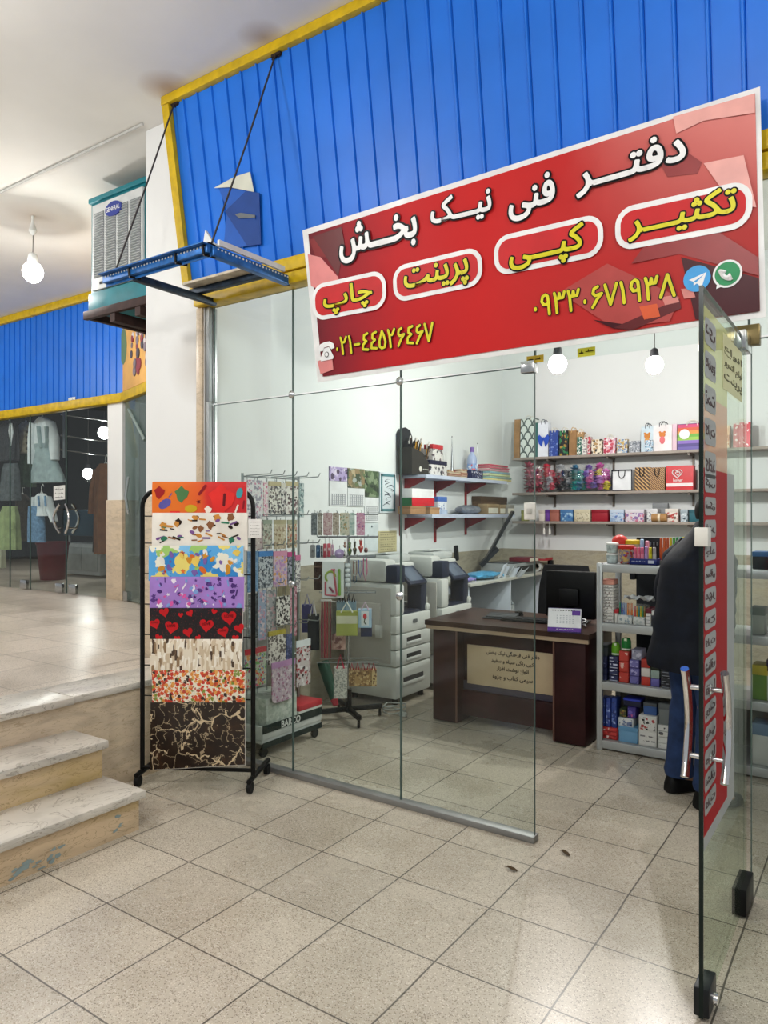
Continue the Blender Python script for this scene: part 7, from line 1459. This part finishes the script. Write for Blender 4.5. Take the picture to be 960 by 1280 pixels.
PK = [
 ('white sticker sheet with pink stars, behind the right post of the rack', 309, 328, 600, 648, '#d5d3d4', ['#c07a94', '#a89fae', '#8f8a98'], None, -3.15),
 ('white and pink sticker sheet leaning beside the star sheet', 329, 336, 602, 645, '#dcd6d4', ['#c06a8a', '#d8b0bc'], None, -3.17),
 ('white sheet of dark animal stickers with a tan header, top row', 336.5, 351, 602, 642, '#dad6cc', DKC, '#b3a57c', -3.17),
 ('narrow white sheet of dark stickers between the two tan headers', 351.5, 357, 604, 643, '#d4d0cc', DKC, '#c9c4b8', -3.17),
 ('white sheet of dark berry stickers with a tan header, top row', 357.5, 373, 602, 643, '#dcd8d2', ['#5a4448', '#6a4a50', '#8a7a7c', '#42343a'], '#b3a57c', -3.17),
 ('teal grey sticker strip at the right end of the top row', 374.5, 380, 604, 647, '#93a8a8', ['#5f7478', '#c4cccc'], None, -3.18),
 ('pink tinged sticker sheet half behind the price card', 318, 328.5, 651, 687, '#b8aaa6', ['#8f6a70', '#a89098', '#d0c4bc'], None, -3.17),
 ('grey green sticker sheet, left of the tan pair in the second row', 329, 340, 650, 686, '#a9ab9c', ['#6f7468', '#c0bcae', '#8a7a70'], '#8f9a88', -3.17),
 ('wide tan sticker sheet in the second row', 343, 358, 650, 686, '#b9ad92', ['#8f7a5f', '#a08c78', '#d0c4ac'], '#a39a78', -3.17),
 ('narrow tan sticker sheet at the right end of the second row', 360, 371, 650, 685, '#b4a88e', ['#7a6a58', '#b0705f', '#d0c4b0'], '#97967c', -3.17),
 ('plain blue backed sheet at the left of the third row', 310, 323, 689, 740, '#6a8fb4', ['#7f9fc0', '#5a7fa8'], None, -3.16),
 ('sticker sheet with bright blue header and black figures', 324, 341, 689, 735, '#b4bac0', ['#3a3e48', '#6a7078', '#4f5864'], '#3f7fc0', -3.16),
 ('pink and lilac sticker sheet with orange animals', 342, 359, 689, 733, '#c9aebc', ['#d09a5a', '#b488b8', '#8f8fc0', '#d8b8a0'], '#c98aa4', -3.16),
 ('grey sticker sheet with magenta header and black dots', 360, 369, 690, 730, '#9a9aa8', ['#33343e', '#6a6a7c'], '#b83a7a', -3.16),
 ('narrow white strip with dark dots at the end of the third row', 370, 375.5, 694, 740, '#d4d2d0', ['#4a4a54', '#8f8a90'], '#c46a94', -3.17),
 ('dull grey hanging strip beside the rack post in the fourth row', 311, 322, 742, 798, '#7c838a', ['#5f666c', '#98a0a6'], None, -3.18),
 ('blue and pink sticker strip in the fourth row', 323, 333, 738, 800, '#8f9db4', ['#b08a9c', '#6a7f9c', '#c4b4bc'], None, -3.16),
 ('silver grey sticker strip beside the white face sheet', 334, 345, 737, 795, '#9a9c9e', ['#b4939a', '#777c80', '#c0b8b8'], None, -3.165),
 ('white sheet with rows of black face stickers', 346, 362, 745, 781, '#d3d0ca', ['#2c2a2c', '#3a3638'], None, -3.15),
 ('pink and red sticker strip at the right of the fourth row', 363, 371, 733, 795, '#b48a94', ['#8a4a5a', '#a86070', '#c4a4ac'], None, -3.165),
 ('big colourful flower sticker sheet with a green edge', 307, 333, 810, 858, '#a9b0a0', ['#b84a4a', '#5a6a9c', '#6a9a5a', '#c08a5a', '#8a4a6a'], '#a8343a', -3.14),
 ('white sheet of grey heart stickers in the fifth row', 336, 357, 788, 829, '#cfcac2', ['#6a6260', '#8a8280', '#55504e'], '#a89a3a', -3.15),
 ('dark blue strip right of the grey heart sheet', 358.5, 366, 792, 826, '#4a5580', ['#3a4468', '#6a74a0'], None, -3.16),
 ('pink rounded pouch of glitter stickers, lowest on the stand', 340, 369, 826, 876, '#b4a4b0', ['#a87a94', '#c4b4bc', '#8a6a7a', '#d4c8cc'], '#b48ab4', -3.13),
 ('red and white sticker sheet tilted beside the glass joint', 371, 388, 800, 857, '#c2b8b8', ['#a8343c', '#3a3034', '#8a4a50', '#d8d4d4'], '#d8dcde', -3.13),
]
for i, (lb, a, b_, c_, d_, bg, cols, hd, x) in enumerate(PK): pack(lb, a, b_, c_, d_, bg, cols, hd, x, 54 if i != 24 else 42, .5, 0 if i != 1 else 12, 'round' if 'rounded' in lb else 'rect')
a, b_ = onx(331, 900, -3.16), onx(371, 900, -3.16)
carton('storage_box', 'pale marbled grey box standing on the base of the sticker stand', 'box', (-3.42, a.y + .01, .117), (-3.155, b_.y - .005, .117 + .235), BL('#b3bcb2', ['#a4aea4', '#c2c8c0'], 40, .6, .4), None, None, None)
a, b_ = onx(372, 905, -3.16), onx(403, 905, -3.16)
t = carton('storage_box', 'white box with red top edge and green print beside the marbled box', 'box', (-3.36, a.y + .01, .117), (-3.155, b_.y - .01, .117 + .13), M('#cfcfc8', .5), M('#b8323a', .5), BL('#cfcfc8', ['#6a8a4a', '#b06a5a', '#5a6a8a'], 30, .4), None, 0, 'x')
# ------------------------------------------------------------------ revolving trinket stand
RS = Vector((-3.25, 4.25, 0)); RZ = YAW
t = T('revolving_stand', 'black footed revolving wire stand with hanging trinkets in front of the photocopier', 'stand', RS, RZ)
m = MB(); m.cyl((0, 0, .1), (0, 0, 1.50), .012); P('pole', m, STEEL, t); m = MB(); m.cyl((0, 0, .05), (0, 0, .22), .024); P('collar', m, BLACK, t)
for k in range(4):
    an = R(20 + 90 * k); m = MB(); m.box((0, -.018, .055), (.26, .018, .09), bev=.008, rot=Matrix.Rotation(an, 3, 'Z'), piv=(0, 0, .07)); P('leg', m, BLACK, t)
    m = MB(); e = Vector((.245 * math.cos(an), .245 * math.sin(an), 0)); m.cyl(e + Vector((-.01, 0, .024)), e + Vector((.01, 0, .024)), .024, n=12); m.cyl(e + Vector((0, 0, .03)), e + Vector((0, 0, .06)), .01); P('castor', m, RUBBER, t)
for z, w_ in ((1.50, .22), (1.335, .22), (1.19, .2), (.93, .2), (.42, .22)):
    m = MB(); m.tube([(-w_, -.03, z), (w_, -.03, z)], .006, 6); m.tube([(0, -.2, z), (0, .2, z)], .004, 6); m.tube([(-w_, .12, z), (w_, .12, z)], .004, 6)
    for i in range(7): x = -w_ + w_ * 2 * i / 6; m.tube([(x, -.03, z), (x, -.1, z + .004), (x, -.115, z + .02)], .003, 5)
    P('arm', m, WR, t)
def hang(lab, cat, name, px0, px1, py0, py1, mk, dz=0, grp=None):
    Zd = 5.34 - .13 + dz; a, b_ = atZ(px0, py1, Zd), atZ(px1, py0, Zd); c_ = (a + b_) / 2; w_ = (px1 - px0) / FPX * Zd / 2; h = b_.z - a.z
    t = T(name, lab, cat, (c_.x, c_.y, a.z), RZ, grp); mk(t, w_, h); return t
def card(bg, cols, sc=50, thr=.4, head=None, rz=0):
    def go(t, w_, h):
        m = MB(); m.prism(rrect(2 * w_, h, .006, 2), (0, 0, h / 2), (1, 0, 0), UP, (0, -.006, 0)); P('card', m, BL(bg, cols, sc, thr), t)
        m = MB(); m.tube([(0, -.003, h - .01), (.008, -.003, h + .012), (0, -.003, h + .02)], .002, 5); P('hang_loop', m, WR, t)
        if head: m = MB(); m.box((-w_ - .001, -.0075, h * .88), (w_ + .001, .001, h + .001)); P('header_card', m, M(head, .4), t)
    return go
G1 = 'hair clip cards on the top tier of the revolving stand'
for px0, px1, bg, cols, lb in ((389, 396.5, '#747b80', ['#5a6066', '#8f969a'], 'dark grey card at the left end of the top tier'), (397, 403, '#a8a296', ['#857f74', '#c0bab0'], 'beige grey narrow card next to the dark grey one'), (404, 415.5, '#c9aaaa', ['#b48a90', '#d8c4c0', '#a87880'], 'dusty pink card on the top tier'), (416, 424, '#b4a494', ['#94806e', '#cbbcac'], 'tan card right of the dusty pink one'), (425, 436.5, '#d4ccb8', ['#8fa08a', '#b0905f', '#c4bca8'], 'cream card with green rows on the top tier'), (437, 443.5, '#c2d0c8', ['#a0b8b0', '#d8e0dc'], 'pale mint card on the top tier'), (445.5, 456, '#d49ab4', ['#c06a94', '#7a5fa8', '#e0c0d0'], 'bright pink card with violet patch on the top tier')):
    hang(lb, 'card', 'clip_card', px0, px1, 641, 669, card(bg, cols, 60, .45), 0, G1)
def trinket(col, kind='bar', c2='#d8d4d0'):
    def go(t, w_, h):
        m = MB(); m.tube([(0, 0, h + .014), (0, 0, h * .8)], .002, 5); P('ring', m, STEEL, t); m = MB()
        if kind == 'bar': m.box((-w_, -.012, 0), (w_, .012, h * .8), bev=.006)
        elif kind == 'ball': m.ball((0, 0, h * .42), (w_, .03, h * .42), 12, 8)
        else:
            m.ball((0, 0, h * .3), (w_ * .8, .018, h * .3), 10, 7); m.ball((0, 0, h * .7), (w_ * .6, .016, h * .2), 10, 7)
            for s in (-1, 1): m.ball((s * w_ * .75, 0, h * .38), (w_ * .25, .01, h * .12), 8, 5); m.ball((s * w_ * .4, 0, h * .88), (w_ * .25, .01, h * .1), 8, 5)
        P('charm', m, M(col, .4, 0, .12, 60), t); m = MB(); m.ball((0, -.018 if kind != 'ball' else -.03, h * .45), (w_ * .35, .006, h * .1), 8, 5); P('badge', m, M(c2, .4), t)
    return go
G2 = 'key rings on the second tier of the revolving stand'
for px0, px1, py0, py1, c, k, lb, c2 in ((388, 394, 677, 697, '#8f8f90', 'bar', 'grey key ring at the left end of the second tier', '#6a6a6c'), (395, 400.5, 677, 697, '#33557a', 'bar', 'dark blue key ring beside the grey one', '#7f9fc0'), (401, 403.5, 678, 696, '#1f2838', 'bar', 'thin navy key ring beside the dark blue one', '#8f98a8'), (404, 408.5, 675, 697, '#b3384c', 'bar', 'first crimson key ring with white dots', '#e0c0c4'), (409, 413.5, 675, 696, '#c04458', 'bar', 'second crimson key ring beside its twin', '#e0c4c8'), (414, 417, 677, 694, '#c79ab4', 'bar', 'slim rose key ring', '#e8d8e0'), (418, 431, 684, 698, '#b7a0cf', 'ball', 'round lilac plush ball key ring', '#d8c8e4'), (428, 433, 689, 698, '#d8d4d0', 'fig', 'small white and black figure key ring', '#1f1f22'), (429, 433, 677, 685, '#9a6a5a', 'fig', 'small brown figure key ring', '#d0a890'), (434, 440, 677, 695, '#5f7a4a', 'fig', 'green figure key ring with yellow eye', '#d8c43a'), (441, 446, 676, 694, '#4a4638', 'fig', 'dark olive figure key ring', '#8a7f60'), (448, 454, 674, 691, '#c23a30', 'fig', 'bright red figure key ring', '#e0a090'), (455, 460, 683, 691, '#7a4a44', 'ball', 'small brown ball key ring at the right end of the second tier', '#5f7a94')): hang(lb, 'key ring', 'key_ring', px0, px1, py0, py1, trinket(c, k, c2), 0, G2)
G3 = 'goods on the third tier of the revolving stand'
def pouch(c, c2):
    def go(t, w_, h):
        m = MB(); rgs = [[Vector((w_ * (.9 + .1 * math.sin(math.pi * v)) * math.cos(k * .524), .03 * math.sin(k * .524), h * v)) for k in range(12)] for v in (0, .15, .5, .85, 1)]; m.rings(rgs); P('pouch', m, M(c, .6, 0, .25, 40), t); m = MB(); m.box((-w_ * .9, -.034, h * .8), (w_ * .9, -.026, h * .86)); P('zip', m, M(c2, .5), t)
    return go
hang('dark brown fringed pouch behind the stencil set', 'pouch', 'pouch', 392, 404, 702, 737, pouch('#3f2c24', '#6a4f40'), .06, G3)
def stencil(t, w_, h):
    m = MB(); m.prism(rrect(2 * w_, h, .004, 2), (0, 0, h / 2), (1, 0, 0), UP, (0, -.005, 0)); P('card', m, M('#d8dbdc', .5), t); m = MB()
    m.tube([Vector((-w_ * .25 + w_ * .45 * math.cos(k * .4), -.009, h * .58 + w_ * .5 * math.sin(k * .4))) for k in range(11)], .008, 6, 0); P('protractor', m, M('#8fa83a', .3), t)
    m = MB(); m.tube([(-w_ * .2, -.011, h * .78), (w_ * .2, -.011, h * .78)], .006, 5, 1); m.tube([(w_ * .05, -.011, h * .76), (w_ * .35, -.011, h * .06)], .007, 5, 1); m.tube([(-w_ * .7, -.011, h * .45), (-w_ * .72, -.011, h * .08), (w_ * .3, -.011, h * .06)], .007, 5, 1); m.tube([(w_ * .55, -.011, h * .8), (w_ * .6, -.011, h * .06)], .01, 5, 2); m.tube([(-w_ * .35, -.012, h * .3), (w_ * .05, -.012, h * .15)], .008, 5, 3); P('ruler_set', m, [M('#8fa83a', .3), M('#c05a6a', .3), M('#6f9a3a', .3), M('#8a3a5a', .4)], t)
hang('white card with green and pink geometry stencils', 'stencil set', 'stencil_set', 403, 430, 702, 747, stencil, -.05, G3)
def pom(t, w_, h):
    m = MB(); m.box((-w_, -.002, 0), (w_, .002, h)); P('card', m, M('#a9b4b8', .5), t)
    for i in range(5): m = MB(); m.ball((0, -.018, h * (.1 + .2 * i)), (w_ * .85, .018, h * .10), 10, 7); P('pompom', m, M('#d4dadc', .9), t)
hang('strip of five white pompoms', 'pompoms', 'pompom_strip', 430.5, 439, 704, 734, pom, 0, G3)
def strap(c):
    def go(t, w_, h):
        m = MB(); m.tube([(-w_ * .7, 0, h), (-w_ * .8, 0, h * .4), (0, 0, .006), (w_ * .8, 0, h * .4), (w_ * .7, 0, h)], w_ * .35, 6, 0, False, .6); P('strap', m, M(c, .5), t); m = MB(); m.box((-w_ * .5, -.01, h * .88), (w_ * .5, .01, h * .99), bev=.003); P('clasp', m, STEEL, t)
    return go
for px0, px1, py0, py1, c, lb in ((441, 446.5, 701, 725, '#8a5a4a', 'brown wrist strap'), (447.5, 453, 700, 723, '#3f5fb4', 'blue wrist strap'), (453.5, 459.5, 698, 727, '#c44a80', 'bright pink wrist strap'), (441, 446, 720, 730, '#3f5f7a', 'short teal blue wrist strap')): hang(lb + ' on the third tier', 'strap', 'wrist_strap', px0, px1, py0, py1, strap(c), 0 if py0 < 710 else .06, G3)
G4 = 'gift bags hanging on the revolving stand'
def hbag(c, cols=None, hc='#d8d4cc', band=None, rose=None, sc=40):
    def go(t, w_, h):
        hb = h * .72; m = MB(); m.rings([[Vector((s * w_, y, z)) for s, y in ((-1, -.025), (1, -.025), (1, .025), (-1, .025))] for z in (0, hb * .5, hb)]); P('body', m, BL(c, cols, sc, .5) if cols else M(c, .5), t)
        m = MB(); m.tube([(-w_ * .55, -.027, hb * .96), (0, -.02, h), (w_ * .55, -.027, hb * .96)], .006, 6); P('handle', m, M(hc, .5), t)
        if band: m = MB(); m.box((-w_ * .98, -.0275, hb * .5), (w_ * .98, -.0255, hb * .82)); P('printed_band', m, M(band, .5), t)
        if rose:
            m = MB(); m.box((-w_ * .55, -.0268, hb * .12), (w_ * .6, -.0255, hb * .9)); P('white_panel', m, M('#d5dbe0', .5), t); m = MB(); m.ball((0, -.029, hb * .62), (w_ * .28, .003, hb * .16), 10, 7); m.tube([(0, -.029, hb * .5), (-.005, -.029, hb * .3), (.01, -.029, hb * .18)], .004, 5, 1); P('printed_rose', m, [M('#b82c34', .4), M('#2a3a2c', .5)], t)
    return go
hang('black gift bag with white string handles, at the left of the fourth tier', 'gift bag', 'gift_bag', 385, 399, 750, 812, hbag('#24262a', None, '#b9b9bc'), .02, G4)
hang('purple carrier bag edge behind the black hanging bag', 'gift bag', 'gift_bag', 378, 391, 742, 790, hbag('#3c3a78', None, '#8a88b0'), .14, G4)
hang('olive and cream gift bag hanging in front of the photocopier', 'gift bag', 'gift_bag', 420.5, 447, 752, 794, hbag('#939a42', None, '#d6d8d0', '#c4c4a8'), -.08, G4)
hang('pale blue gift bag with a red rose on a white panel', 'gift bag', 'gift_bag', 448, 464.5, 752, 784, hbag('#9fbcd4', None, '#c9b0c4', None, True), -.04, G4)
hang('navy gift bag hanging behind the rose bag', 'gift bag', 'gift_bag', 451, 465, 765, 795, hbag('#2c3458', None, '#2a2a30'), .06, G4)
for k, (px, c) in enumerate(((424, '#7f9aa8'), (430, '#6a8898'), (436, '#8fa8b8'), (442, '#7a94a4'))): hang('small blue grey gift bag with black cord, %s in the row behind the olive bag' % ['first', 'second', 'third', 'last'][k], 'gift bag', 'gift_bag', px - 3.2, px + 3.2, 742, 775, hbag(c, None, '#17171a'), .05, G4)
hang('pink patterned gift bag under the olive and cream bag', 'gift bag', 'gift_bag', 415, 432, 786, 811, hbag('#b08a80', ['#7a4a44', '#c4a498'], '#c49a94', None, None, 40), .04, G4)
hang('white flowered gift bag with crimson ribbon on the bottom tier', 'gift bag', 'gift_bag', 417.5, 434, 818, 872, hbag('#c9c8c0', ['#8a8f8a', '#a8a8a0'], '#b8284a', None, None, 70), -.05, G4)
for k, px in enumerate((440, 447, 454, 461, 467)): hang('gold gift bag with red cord, %s in the bottom tier row' % ['first', 'second', 'third', 'fourth', 'last'][k], 'gift bag', 'gift_bag', px - 3.8, px + 3.8, 828, 857, hbag(['#8a6a42', '#a8875a', '#97764a', '#8f6c40', '#c4ae80'][k], ['#c4a878', '#6a4c2c'], '#8a2c34', None, None, 60), 0, G4)
def garland(c):
    def go(t, w_, h):
        for i in range(4):
            m = MB(); x = -w_ + w_ * 2 * (i + .5) / 4; m.tube([(x, -.01 * (i % 2), h), (x * 1.05, -.015, h * .5), (x, -.01, 0)], [w_ * .22, w_ * .27, w_ * .24], 6, 0, False, .7); P('roll', m, M(c[i % len(c)], .25, .1, .12, 30), t)
        m = MB(); m.box((-w_, -.02, h * .985), (w_, .012, h * 1.01)); P('top_clip', m, M('#c9c4c0', .4), t)
    return go
hang('bundle of long crimson foil rolls on the revolving stand', 'foil rolls', 'foil_bundle', 401, 414.5, 750, 822, garland(['#8a2c4a', '#a83a4a', '#9a4a4a', '#7a2c3a']), -.06)
hang('bundle of long dark green foil rolls beside the crimson ones', 'foil rolls', 'foil_bundle', 414.5, 420, 752, 795, garland(['#26352c', '#33463a']), .03)
t = T('fabric_roll', 'dark green rolled fabric with a red tip leaning behind the stand', 'roll', atZ(407, 888, 5.45)); p0, p1 = atZ(420, 882, 5.45), atZ(404, 828, 5.6); p0.z = max(p0.z, .03)
m = MB(); m.tube([p0 + (p1 - p0) * .14, p0.lerp(p1, .5), p1], [.028, .04, .045], 12); P('roll', m, M('#1f4a38', .7, 0, .15, 20), t, True); m = MB(); m.tube([p0, p0 + (p1 - p0) * .14], [.02, .03], 12); P('tip', m, M('#b02c3a', .5), t, True)
t = T('cable_bundle', 'tangle of pale cable on the floor behind the revolving stand', 'cables', (-3.05, 4.55, 0)); m = MB(); rg = random.Random(3)
m.tube([(.08 * math.cos(i * .8) + rg.uniform(-.02, .02), .1 * math.sin(i * .8) + rg.uniform(-.02, .02), .008 + .003 * i) for i in range(24)], .006, 6); P('cable', m, M('#a9aca8', .5), t); m = MB(); m.box((.06, -.03, 0), (.12, .0, .03), bev=.006); P('plug', m, M('#c4c6c2', .4), t)
# ------------------------------------------------------------------ person between cabinet and door
SKIN = M('#b98a6f', .55, 0, .04, 8)
def skinned(name, verts, edges, radii, mat, parent, sub=2, root=0, world=True):
    inv = xf(parent).inverted(); me = bpy.data.meshes.new(name); me.from_pydata([tuple(inv @ Vector(v)) for v in verts], edges, []); me.materials.append(mat)
    o = bpy.data.objects.new(name, me); COL.objects.link(o); o.parent = parent
    md = o.modifiers.new('skin', 'SKIN'); md.use_smooth_shade = True
    for i, r_ in enumerate(radii):
        s = me.skin_vertices[0].data[i]; s.radius = r_ if isinstance(r_, tuple) else (r_, r_); s.use_root = (i == root)
    sb = o.modifiers.new('sub', 'SUBSURF'); sb.levels = sub; sb.render_levels = sub
    dg = bpy.context.evaluated_depsgraph_get(); dg.update(); m2 = bpy.data.meshes.new_from_object(o.evaluated_get(dg)); o.modifiers.clear(); o.data = m2; m2.name = name
    return o
pf_ = Vector((-.83, 4.09, 0)); F = Vector((.64, .77, 0)); Lt = Vector((-.77, .64, 0))   # facing, towards the left hand
per = T('person', 'person in dark navy padded jacket, blue jeans and black shoes bending over the cabinet', 'person', pf_)
def B(f, l, z): return pf_ + F * f + Lt * l + UP * z
def bod(grow=0):
    V = [B(0, 0, .86), B(.0, 0, 1.0), B(.01, 0, 1.16), B(.04, 0, 1.29), B(.07, 0, 1.36), B(.10, 0, 1.42), B(.125, 0, 1.48), B(.12, 0, 1.545),
         B(.02, .13, 1.255), B(-.01, .20, 1.06), B(.03, .19, .88), B(.02, -.13, 1.255), B(-.02, -.19, 1.07), B(.0, -.19, .86),
         B(0, .09, .82), B(.02, .10, .46), B(-.01, .11, .09), B(0, -.09, .82), B(.01, -.10, .46), B(-.03, -.11, .09), B(.15, .12, .035), B(.13, -.13, .035)]
    E = [(0, 1), (1, 2), (2, 3), (3, 4), (4, 5), (5, 6), (6, 7), (3, 8), (8, 9), (9, 10), (3, 11), (11, 12), (12, 13), (0, 14), (14, 15), (15, 16), (0, 17), (17, 18), (18, 19), (16, 20), (19, 21)]
    Rr = [.12, .11, .11, .10, .05, .052, .08, .07, .045, .04, .03, .045, .04, .03, .085, .06, .042, .085, .06, .042, .035, .035]
    return V, E, Rr
V, E, Rr = bod(); skinned('body', V, E, Rr, SKIN, per)
# face
hc = B(.128, 0, 1.50); m = MB()
for s in (-1, 1): m.ball(hc + F * .082 + Lt * s * .03 + UP * .01, (.011, .011, .009), 8, 6)
P('eyes', m, M('#20160f', .3), per, True); m = MB(); m.tube([hc + F * .083 + UP * .01, hc + F * .107 - UP * .025, hc + F * .085 - UP * .03], [.008, .014, .01], 8); P('nose', m, SKIN, per, True)
m = MB(); m.tube([hc + F * .078 - UP * .052 - Lt * .022, hc + F * .088 - UP * .053, hc + F * .078 - UP * .052 + Lt * .022], .006, 6); P('mouth', m, M('#8a4a44', .5), per, True)
m = MB(); [m.ball(hc + Lt * s * .083 - F * .01, (.014, .014, .028), 8, 6) for s in (-1, 1)]; P('ears', m, SKIN, per, True)
m = MB(); rgs = []
for j in range(9):
    e = R(-25 + 110 * j / 8); rgs.append([hc - F * .012 + UP * (.018 + .104 * math.sin(e)) + (F * math.cos(k * .393) * (.098 if math.cos(k * .393) < .3 or e > .5 else .07) + Lt * math.sin(k * .393) * .09) * max(.03, math.cos(e)) for k in range(16)])
m.rings(rgs); P('hair', m, M('#18130f', .7, 0, .2, 60), per, True)
# jacket
JM = M('#0b101c', .7, 0, .25, 14, .25)
def torso_ring(f, z, rf, rl, puff=0):
    return [B(f + (rf if math.cos(k * .2618) < 0 else rf * .72) * math.cos(k * .2618) * (1 + puff * math.sin(k * 1.9)), rl * math.sin(k * .2618) * (1 + puff * math.cos(k * 1.3)), z + puff * .1 * math.sin(k * 1.1)) for k in range(24)]
m = MB(); rgs = []
for i, (f, z, rf, rl) in enumerate(((-.045, .70, .19, .225), (-.045, .74, .195, .228), (-.035, .82, .18, .215), (-.03, .87, .172, .208), (-.03, .93, .178, .212), (-.022, .99, .168, .205), (-.02, 1.03, .162, .20), (-.01, 1.10, .168, .205), (-.005, 1.16, .158, .198), (.0, 1.22, .162, .196), (.015, 1.27, .148, .185), (.04, 1.32, .128, .165), (.065, 1.365, .112, .125), (.085, 1.40, .10, .1), (.105, 1.435, .095, .092), (.12, 1.462, .092, .088))):
    rgs.append(torso_ring(f, z, rf, rl, .02))
m.rings(rgs); jk = P('jacket', m, JM, per, True, 'dark navy padded jacket')
for s, pts in ((1, [B(.045, .09, 1.30), B(.02, .165, 1.25), B(-.01, .215, 1.08), B(.01, .205, .97), B(.03, .195, .90)]), (-1, [B(.045, -.09, 1.30), B(.015, -.165, 1.25), B(-.02, -.205, 1.07), B(-.01, -.20, .97), B(.0, -.19, .885)])):
    m = MB(); pp = []; rr_ = []
    for i in range(17):
        u = i / 16 * (len(pts) - 1); k = min(int(u), len(pts) - 2); pp.append(pts[k].lerp(pts[k + 1], u - k)); rr_.append((.088 - .026 * i / 16) * (1 + .05 * math.sin(i * 2.1)))
    m.tube(pp, rr_, 14); P('sleeve', m, JM, per, True)
m = MB(); m.ball(B(-.0, -.252, .90), (.008, .008, .008), 8, 6); P('cuff_button', m, M('#8a8d94', .3, .6), per, True)
# hands: palm, four fingers, thumb
for s, wr, dr in ((1, B(.03, .195, .885), (F * .35 - UP * .93).normalized()), (-1, B(.0, -.19, .875), (F * .15 - UP * .99).normalized())):
    side = (Lt * s); nrm = dr.cross(side).normalized(); pv = [wr, wr + dr * .05, wr + dr * .09]; ed = [(0, 1), (1, 2)]; rd = [(.024, .02), (.038, .017), (.036, .015)]
    m = MB(); rgs = [[wr + dr * d_ + side * a_ * math.cos(k * .524) + nrm * b_ * math.sin(k * .524) for k in range(12)] for d_, a_, b_ in ((-.02, .026, .02), (.02, .034, .018), (.06, .04, .016), (.09, .038, .013))]
    m.rings(rgs)
    for i, ln in enumerate((.066, .076, .071, .056)):
        o_ = wr + dr * .085 + side * (-.03 + .02 * i); c1 = o_ + dr * ln * .45 + nrm * .004; c2 = o_ + dr * ln * .75 + nrm * .016; c3 = o_ + dr * ln * .95 + nrm * .03; m.tube([o_ - dr * .015, o_, c1, c2, c3], [.009, .0095, .009, .008, .006], 8)
    o_ = wr + dr * .03 - side * .034; m.tube([o_ + side * .012, o_, o_ - side * .018 + dr * .03 + nrm * .006, o_ - side * .02 + dr * .055 + nrm * .014], [.013, .012, .0105, .008], 8); P('hand', m, SKIN, per, True)
# jeans and shoes
JN = M('#1e3258', .85, 0, .18, 18, .15)
m = MB(); rgs = [torso_ring(-.01, z, rf, rl, .01) for z, rf, rl in ((.76, .135, .19), (.84, .14, .185), (.93, .13, .175))]; m.rings(rgs); P('jeans', m, JN, per, True, 'blue jeans')
for s in (-1, 1):
    pts = [(B(.0, s * .09, .82), .105), (B(.02, s * .095, .66), .09), (B(.025, s * .10, .5), .075), (B(.015, s * .105, .44), .076), (B(.0, s * .11, .3), .068), (B(-.01, s * .112, .16), .070), (B(-.01, s * .115, .115), .078), (B(-.01, s * .115, .09), .072)]
    m = MB(); m.tube([p for p, _ in pts], [r_ for _, r_ in pts], 14); P('trouser_leg', m, JN, per, True)
    m = MB(); rgs = []
    for f_, w_, h_ in ((-.085, .03, .07), (-.07, .042, .10), (-.01, .046, .115), (.05, .048, .085), (.11, .05, .062), (.16, .042, .05), (.185, .022, .036)):
        rgs.append([B(f_, s * .115 + w_ * math.cos(k * .524), .012 + (h_ if math.sin(k * .524) > 0 else .012) * math.sin(k * .524)) for k in range(12)])
    m.rings(rgs); P('shoe', m, M('#0d0d0e', .4), per, True, 'black shoe')
for px, py, lb in ((640, 1088, 'small dry brown leaf on a floor tile before the glass edge'), (707, 1068, 'small dry curled leaf on a floor tile in the doorway')):
    q = onz(px, py, 0); t = T('dry_leaf', lb, 'leaf', q, random.uniform(0, 3)); m = MB(); m.sheet(lambda u, v: Vector(((u - .5) * .05, (v - .5) * .022 * math.sin(math.pi * (.1 + .8 * u)), .003 + .010 * abs(v - .5) + .004 * u)), 8, 4, .0008); P('blade', m, M('#4a3a26', .7), t); m = MB(); m.tube([(.024, 0, .006), (.036, .003, .003)], .0012, 5); P('stem', m, M('#3c2e1e', .7), t)
